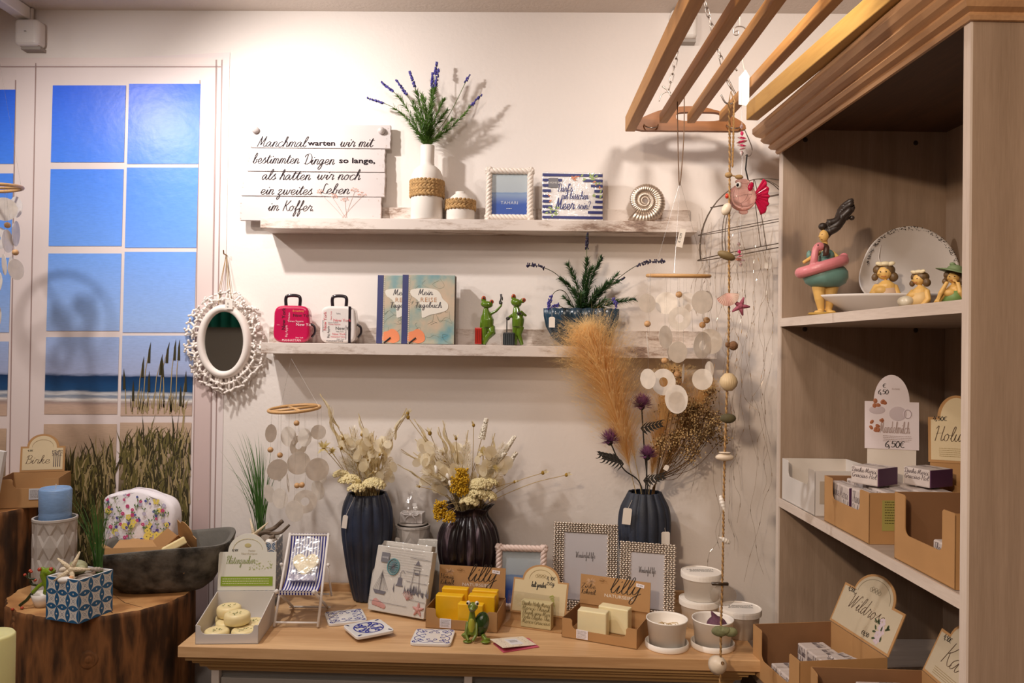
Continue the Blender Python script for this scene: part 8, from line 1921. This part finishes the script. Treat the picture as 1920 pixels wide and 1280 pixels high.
# seated ladies
def lady(label, turn, px0, pyb, u, zz, k, hair, hat=None, suit=None, pose=0, mirror=1, ball=None):
    t, X, s = fig('bather_figurine', label, px0, pyb, u, zz); s2 = s * k
    t.scale = (1.22, 1.15, 1); t.rotation_euler.z = turn
    def Q(dx, dz, dy=0): return (mirror * dx * s2, dy * s2, dz * s2)
    mb = MB(); mb.ell(*Q(0, 12), 20 * s2, 17 * s2, 13 * s2); mb.tube([Q(0, 14), Q(3, 34), Q(4, 52), Q(3, 60)], [17 * s2, 15 * s2, 13 * s2, 5 * s2], 14); mb.ell(*Q(1, 74), 11 * s2, 11 * s2, 13 * s2); mb.ell(*Q(-7, 72, -7), 2.5 * s2, 3 * s2, 2.4 * s2)
    mb.ell(*Q(-4, 40, -10), 11 * s2, 8 * s2, 9 * s2)
    if pose == 0:
        mb.tube([Q(-10, 10), Q(-28, 12, -6), Q(-36, 8, -10)], [12 * s2, 9 * s2, 5 * s2], 12); mb.tube([Q(14, 50), Q(20, 30, -4), Q(12, 12, -14), Q(-4, 10, -20)], [6 * s2, 5.5 * s2, 5 * s2, 3.5 * s2], 10); mb.tube([Q(-8, 50), Q(-16, 34, -10), Q(-20, 20, -14)], [6 * s2, 5 * s2, 3.5 * s2], 10)
    else:
        mb.tube([Q(14, 50), Q(20, 20, -12), Q(12, 40, -18), Q(8, 62, -14)], [6 * s2, 5.5 * s2, 4.5 * s2, 3.5 * s2], 10); mb.tube([Q(-10, 48), Q(-26, 16, -12), Q(-18, 40, -16), Q(-8, 64, -14)], [6 * s2, 5.5 * s2, 4.5 * s2, 3.5 * s2], 10)
        mb.ell(*Q(-24, 8, -8), 10 * s2, 9 * s2, 7 * s2)
        for q in range(4): mb.tube([Q(6 - q * 1.5, 63, -14), Q(5 - q * 1.5, 70, -13)], 1.4 * s2, 6)
    mb.put('body', M_skin, t, remesh=.0012, sm=4)
    hm = MB(); hm.ell(*Q(4, 79, 3), 13 * s2, 12 * s2, 12 * s2); hm.ell(*Q(14, 66, 2), 7 * s2, 7 * s2, 9 * s2); hm.ell(*Q(-8, 80, 2), 7 * s2, 8 * s2, 9 * s2)
    if hair == 1: hm.ell(*Q(-12, 66, 0), 5 * s2, 5 * s2, 7 * s2)
    hm.put('hair', M_hairb, t, remesh=.0012, sm=2)
    if suit: MB().tube([Q(0, 16), Q(3, 34), Q(2, 46, -2)], [19 * s2, 17.2 * s2, 14 * s2], 18).put('swimsuit', suit, t, smooth=True)
    if hat == 'bow':
        h_ = MB(); h_.ell(*Q(2, 90, -3), 9 * s2, 7 * s2, 5 * s2); h_.ell(*Q(-6, 90, -6), 6 * s2, 3 * s2, 4 * s2, (0, .4, 0)); h_.ell(*Q(10, 90, -6), 6 * s2, 3 * s2, 4 * s2, (0, -.4, 0)); h_.put('hair_bow', pm('bow_cream', '#d8c8a4', .5), t, smooth=True)
    if hat == 'sunhat':
        h_ = MB(); h_.lathe([(0, 16), (9, 14), (13, 8), (14, 2), (30, -2), (31, -1), (15, 4), (0, 5)], 36, fn=lambda a_, r, z: (r * s2, z * s2)); h_.ell(-8 * s2, 0, 15 * s2, 5 * s2, 5 * s2, 4 * s2); h_.put('sun_hat', pm('hat_green', '#6f8058', .6), t, Q(2, 86), (0, .35, 0), smooth=True)
    if ball: MB().ell(*Q(*ball), 15 * s2, 13 * s2, 13 * s2, None, 20, 14).put('beach_ball', pm('ball_pearl', '#b3a58c', .25, col2='#e0d8c4', vscale=30, stretch=(1, 1, .2)), t, smooth=True)
    e_ = MB(); [e_.ell(*Q(dx - 1, 75, -10.6), 1.1 * s2, .8 * s2, 1.1 * s2, None, 6, 4) for dx in (-4, 4)]; e_.put('eyes', INK, t); MB().tube([Q(-4, 67, -10), Q(0, 66, -11), Q(3, 67, -10.4)], .6 * s2, 5).put('mouth', pm('lip_red', '#b0563c', .5), t)
lady('small bather figurine with a beach ball sitting behind the white dish', -.35, 1656, 572, .13, Z1 + .012, 1.0, 1, 'bow', pm('suit_lilac', '#cfae90', .5), 0, 1, (-24, 10, -10))
lady('bather figurine in profile with a ball in front of the standing plate', -1.0, 1722, 578, .34, Z1, .86, 1, 'bow', pm('suit_beige', '#d4b27a', .5), 0, 1, (-14, 26, -16))
lady('bather figurine in a green sun hat resting her head on both hands', -.5, 1786, 574, .40, Z1 + .002, .86, 1, 'sunhat', pm('suit_green', '#6c8a4c', .5), 1, 1)

# ---- cartons: front edge lies along the shelf front; local -Y of the box faces left into the shop
def ubox(px0, px1, z, v=.002):
    """u range along the cabinet front for two base pixels on the shelf edge"""
    def u_of(px):
        best = None
        for i in range(0, 400):
            u = CW * i / 399; w = cabw((v, -u, z)); q = CR.transposed() @ (w - CAM); x = 960 + F * q.x / -q.z
            if best is None or abs(x - px) < best[0]: best = (abs(x - px), u)
        return best[1]
    return u_of(px0), u_of(px1)
def cab_carton(label, px0, px1, z, D, h, lip, mat, mati, v=.004, yaw=0, back=True, cut=.62):
    u0, u1 = ubox(px0, px1, z, v); w = u1 - u0; c = cabw((v + D / 2, -(u0 + u1) / 2, z + .0006))
    t = thing('soap_display_carton', label, 'display box', c, crz - PI / 2 + yaw); carton(t, w, D, h, lip, mat, mati, cut=cut, back=back); return t, w
SOAPW = pm('wrapper_white', '#cfc4c0', .6, var=.10, vscale=50); PUR = pm('wrapper_purple', '#4c2748', .5)
WORDS = ['Danke-Merci', 'Gracias-Hol', 'Thank-Hvala', 'Hola-Danke']
def wsoap(label, t, x, y, z, dims, purple=None, group=None, rz=0, rot=None, words=True):
    p = inb(t, x, y, z); s_ = thing('wrapped_soap', label, 'soap', p, t.rotation_euler.z + rz, group)
    if rot: s_.rotation_euler = (rot[0], rot[1], t.rotation_euler.z + rz)
    w_, d_, h_ = dims; MB().box(0, 0, h_ / 2, w_, d_, h_).put('soap_block', SOAPW, s_, bevel=.003)
    if purple == 'left': MB().box(-w_ / 2 - .0006, 0, h_ / 2, .0022, d_ * .96, h_ * .94).put('purple_end', PUR, s_, bevel=.0008)
    if purple == 'right': MB().box(w_ / 2 + .0006, 0, h_ / 2, .0024, d_ * .98, h_ * .97).put('purple_end', PUR, s_, bevel=.0008)
    if words:
        for i in range(3): script(WORDS[(i + int(abs(x) * 1000)) % 4], h_ * .26 if h_ > .03 else h_ * .34, .0006, brush=.3, fit=w_ * .9).put('wrapper_lettering', pm('wrap_ink_grey', '#5c5056', .6), s_, (0, -d_ / 2 - .0006, h_ * (.70 - i * .3))) if i < (3 if h_ > .04 else 2) else None
        script(WORDS[int(abs(y) * 1000) % 4], d_ * .3, .0005, brush=.3, fit=w_ * .9).put('wrapper_lettering', pm('wrap_ink_grey', '#5c5056', .6), s_, (0, 0, h_ + .0006), (-PI / 2, 0, 0))
    return s_
# white carton
tw, w = cab_carton('white display carton at the far end of the middle cabinet shelf', 1466, 1527, Z2, .16, .100, .062, M_wcard, M_wcardi, cut=.62)
MB().box(w * .5 + .0006, -.055, .052, .0006, .028, .05).put('ingredient_sticker', pm('sticker_beige', '#b9ac9c', .5), tw)
wsoap('pale pink soap lying inside the white cabinet carton', tw, .010, -.040, .0025, (.05, .04, .026), None, words=False)
# brown carton with purple ended soaps
tb, w = cab_carton('brown carton full of purple ended soaps on the middle cabinet shelf', 1545, 1629, Z2, .22, .098, .055, M_card, M_cardi, v=.006)
MB().box(w * .5 + .0006, -.055, .055, .0006, .060, .058).put('ingredient_sticker', pm('sticker_olive', '#a8a05a', .5), tb); lm = lines(.05, 9, .0014, .005); lm.put('sticker_print', pm('print_olive', '#4a4420', .6), tb, (w * .5 + .0012, -.055, .080), (0, 0, PI / 2))
gs_ = 'wrapped soaps standing in the brown cabinet carton'
wsoap('left wrapped soap standing at the front of the brown cabinet carton', tb, -w * .25, -.085, .0025, (w * .44, .03, .086), 'right'); wsoap('right wrapped soap standing at the front of the brown cabinet carton', tb, w * .24, -.085, .0025, (w * .44, .03, .088))
for i in range(4): 
    for e in (-1, 1): wsoap('wrapped soap standing in the rows behind the front pair', tb, e * w * .24, -.050 + i * .036, .0025, (w * .44, .032, .092), None, 'wrapped soaps in the rows of the brown carton', words=(i < 2))
wsoap('wrapped soap with its purple end showing, lying on the carton at the left', tb, w * .0, -.052, .0985, (.060, .066, .036), 'right', rz=.55)
wsoap('wrapped soap with a black purple end lying on the carton near the almond sign', tb, w * .06, .052, .0985, (.060, .066, .036), 'right', rz=.42)
def sign(label, px0, px1, pyb, z, u, h_px, arch, mat, builder, tilt=-.12, yaw=0, wpx=None):
    pass
def cab_sign(t, w, h, aw, ah, y, z, tilt, mat, lab, inset=.005):
    return header(t, w, h, aw, ah, y, z, tilt, mat, lab, inset)
# almond milk sign: a white card standing behind the soaps
pm_ = onu(1672, 800, .34); s = (pm_.y + 2.2) / F
sm_ = thing('almond_milk_sign', 'white almond milk soap sign with price 6,50 behind the purple soaps', 'sign', (pm_.x, pm_.y, Z2 + .0006), -.30)
hS = (pm_.z - Z2) + 62 * s; w_ = 92 * s; sb_ = pm_.z - Z2 - 42 * s
MB().box(0, .001, sb_ / 2, w_ * .9, .0012, sb_).put('card_foot', M_wcardi, sm_)
hd = MB().prism(arch_outline(w_, 88 * s, w_ * .66, 50 * s), -.0008, .0008).put('sign_card', pm('sign_card_white', '#d8cdd0', .5), sm_, (0, 0, sb_), (-.06, 0, 0))
script('Mandelmilch', .024, .0008, shear=.1, fit=50 * s).put('lettering', pm('print_rosegrey', '#a08a84', .6), hd, (.006, -.0014, 30 * s)); lines(w_ * .55, 4, .001, .0035).put('small_print', pm('print_rosegrey', '#a08a84', .6), hd, (.012, -.0014, 24 * s))
script('6,50€', .018, .0012, shear=.1).put('price_note', INK, hd, (.006, -.0018, 4 * s)); script('6,50', .013, .0010, shear=.1).put('price_note', INK, hd, (-.016, -.0014, 102 * s)); script('€', .012, .0010, shear=.1).put('price_note', INK, hd, (-.014, -.0014, 114 * s))
block('FLORIE', .0035).put('small_print', pm('print_rosegrey', '#a08a84', .6), hd, (.008, -.0014, 110 * s)); 
al = MB(); g = random.Random(2)
for i in range(8): al.ell(g.uniform(-.040, -.018), -.001, g.uniform(26, 54) * s, .0050, .0006, .0034, (0, g.uniform(0, 3), 0), 10, 5)
for i in range(6): al.ell(-.028 + g.uniform(-.014, .014), -.001, (84 + g.uniform(-6, 6)) * s, .0055, .0006, .0042, (0, g.uniform(0, 3), 0), 10, 5)
al.put('almond_print', pm('almond_print', '#9c5c38', .5), hd)
mg = MB(); mg.ell(.012, -.0009, 66 * s, .017, .0005, .015, None, 20, 10); mg.tube([(.030 + .007 * math.cos(a_), -.001, 66 * s + .009 * math.sin(a_)) for a_ in [PI * 2 * i / 16 for i in range(16)]], .0012, 4, closed=True); mg.ell(-.028, -.0009, 72 * s, .016, .0005, .009, None, 16, 8); mg.put('jug_print', pm('jug_print', '#bcaeb2', .5), hd)
# Holunder header at the cabinet's near side
t3, w3 = cab_carton('brown carton at the near end of the middle cabinet shelf', 1677, 1790, Z2, .18, .118, .050, M_card, M_cardi, v=.006)
wsoap('wrapped soap left in the near brown carton', t3, w3 * .16, -.045, .0025, (w3 * .42, .045, .052), None)
ph2 = onu(1800, 800, .38); s = (ph2.y + 2.2) / F; p_ = onu(1795, 880, .38)
hb = thing('elderflower_sign', 'kraft elderflower soap sign cut off by the cabinet upright', 'sign', (p_.x, p_.y, Z2 + .0006), -.35); sb_ = p_.z - Z2 - 0 * s
MB().box(0, .001, sb_ / 2 + .01, 90 * s, .0014, sb_ + .02).put('card_foot', M_card, hb)
hd = header(hb, 96 * s, 84 * s, 64 * s, 42 * s, 0, sb_ + .012, -.14)
script('Holunder', .030, .0009, shear=.3, fit=88 * s).put('lettering', pm('label_ink_brown', '#4a3424', .6), hd, (.006, -.0018, 40 * s)); script('4,50€', .012, .0010, shear=.1).put('price_note', INK, hd, (-28 * s, -.0018, 78 * s)); lines(60 * s, 5, .001, .004).put('small_print', pm('crest_brown', '#9c8452', .6), hd, (0, -.0018, 26 * s))
# ---- lowest cartons on the base cabinet
u0 = CI @ onz(1500, 1240, .893)
def low_carton(label, fl_, nl_, D, h, zb, lip, px):
    a = onz(*fl_, zb + h); b = onz(*nl_, zb + h); rz = math.atan2(b.y - a.y, b.x - a.x); w = (b - a).length; c = (a + b) / 2; q = back_of(c, rz, D / 2)
    t = thing('soap_display_carton', label, 'display box', (q.x, q.y, zb + .0006), rz); carton(t, w, D, h, lip, M_card, M_cardi, cut=.6); return t, w, rz
HL = .108
tl_, wl, rl = low_carton('brown wild rose soap carton at the bottom beside the sideboard', (1412, 1170), (1499, 1240), .185, HL, ZB, .045, 0)
hd = header(tl_, wl * 1.04, .092, wl * .68, .048, .0915, HL + .002, -.42, M_card, pm('label_beige', '#c9bba2', .5, var=.05))
script('Wildrose', .034, .0011, shear=.35, fit=wl * .62).put('lettering', pm('label_ink_brown', '#4a3424', .6), hd, (-.006, -.0018, .048)); script('4,50€', .013, .0012, shear=.1).put('price_note', INK, hd, (-wl * .36, -.0018, .080)); script('€4,50', .012, .0012, shear=.1).put('price_note', INK, hd, (wl * .10, -.0018, .012))
rs = MB(); lfm = MB(); g = random.Random(4)
for i in range(5): cx_, cz_ = wl * .32 + g.uniform(-.012, .008), .018 + i * .009; [rs.ell(cx_ + .006 * math.cos(a_), -.0016, cz_ + .006 * math.sin(a_), .005, .0004, .004, None, 8, 4) for a_ in (0, 1.26, 2.5, 3.8, 5)]
for i in range(12): x_, z_ = wl * g.uniform(.14, .40), g.uniform(.008, .052); a_ = g.uniform(0, 3.1); lfm.blade([(x_, -.0022, z_), (x_ + .006 * math.cos(a_), -.0022, z_ + .006 * math.sin(a_)), (x_ + .012 * math.cos(a_), -.0022, z_ + .011 * math.sin(a_))], .006, Vector((-math.sin(a_), 0, math.cos(a_))))
rs.put('rose_print', pm('rose_pale', '#cdbcc4', .6), hd); lfm.put('leaf_print', pm('leaf_dark', '#3c4a2c', .6), hd)
ar = MB(); ar.tube([(math.cos(PI * i / 20) * wl * .27, 0, .090 + math.sin(PI * i / 20) * .038) for i in range(21)], .0005, 4)
for i in range(7): ar.tube([((i - 3) * .005 + .0045 * math.cos(2 * PI * k / 10), 0, .104 + .0045 * math.sin(2 * PI * k / 10) + .003 * (i % 2)) for k in range(10)], .0004, 3, closed=True)
ar.put('crest', pm('crest_grey', '#8f8674', .6), hd, (0, -.0018, 0))
for i in range(3): wsoap('pale pink soap in the back row of the wild rose carton', tl_, -wl * .30 + i * wl * .20, .030, .0025, (wl * .18, .060, .070), None, 'soaps in the back row of the wild rose carton')
for i in range(2): wsoap('pale pink soap near the front of the wild rose carton', tl_, -wl * .04 + i * wl * .20, -.062, .0025, (wl * .19, .05, .050 - .0 * i), None, 'soaps near the front of the wild rose carton')
wsoap('soap with a barcode label lying on top in the wild rose carton', tl_, wl * .28, .030, .074, (.055, .045, .018), None, rz=.3)
tk, wk, rk_ = low_carton('brown soap carton at the bottom edge with a cropped herb sign', (1520, 1250), (1585, 1330), .21, HL, ZB, .045, 0)
hd = header(tk, wk * .96, .088, wk * .6, .036, .104, HL + .002, -.42, M_card, pm('label_beige', '#c9bba2', .5))
script('Ka', .044, .0012, shear=.35).put('lettering', pm('label_ink_brown', '#4a3424', .6), hd, (-.018, -.0018, .036)); script('4,50€', .013, .0012, shear=.1).put('price_note', INK, hd, (-wk * .3, -.0018, .074)); lines(wk * .6, 4, .001, .004).put('small_print', pm('crest_brown', '#9c8452', .6), hd, (0, -.0018, .022))
for i in range(3): wsoap('wrapped soap in the back row of the lowest carton', tk, -wk * .30 + i * wk * .24, .015, .0025, (wk * .21, .085, .088), None, 'soaps in the back row of the lowest carton')
wsoap('wrapped soap standing alone at the front of the lowest carton', tk, -wk * .22, -.068, .0025, (wk * .30, .035, .078), None)
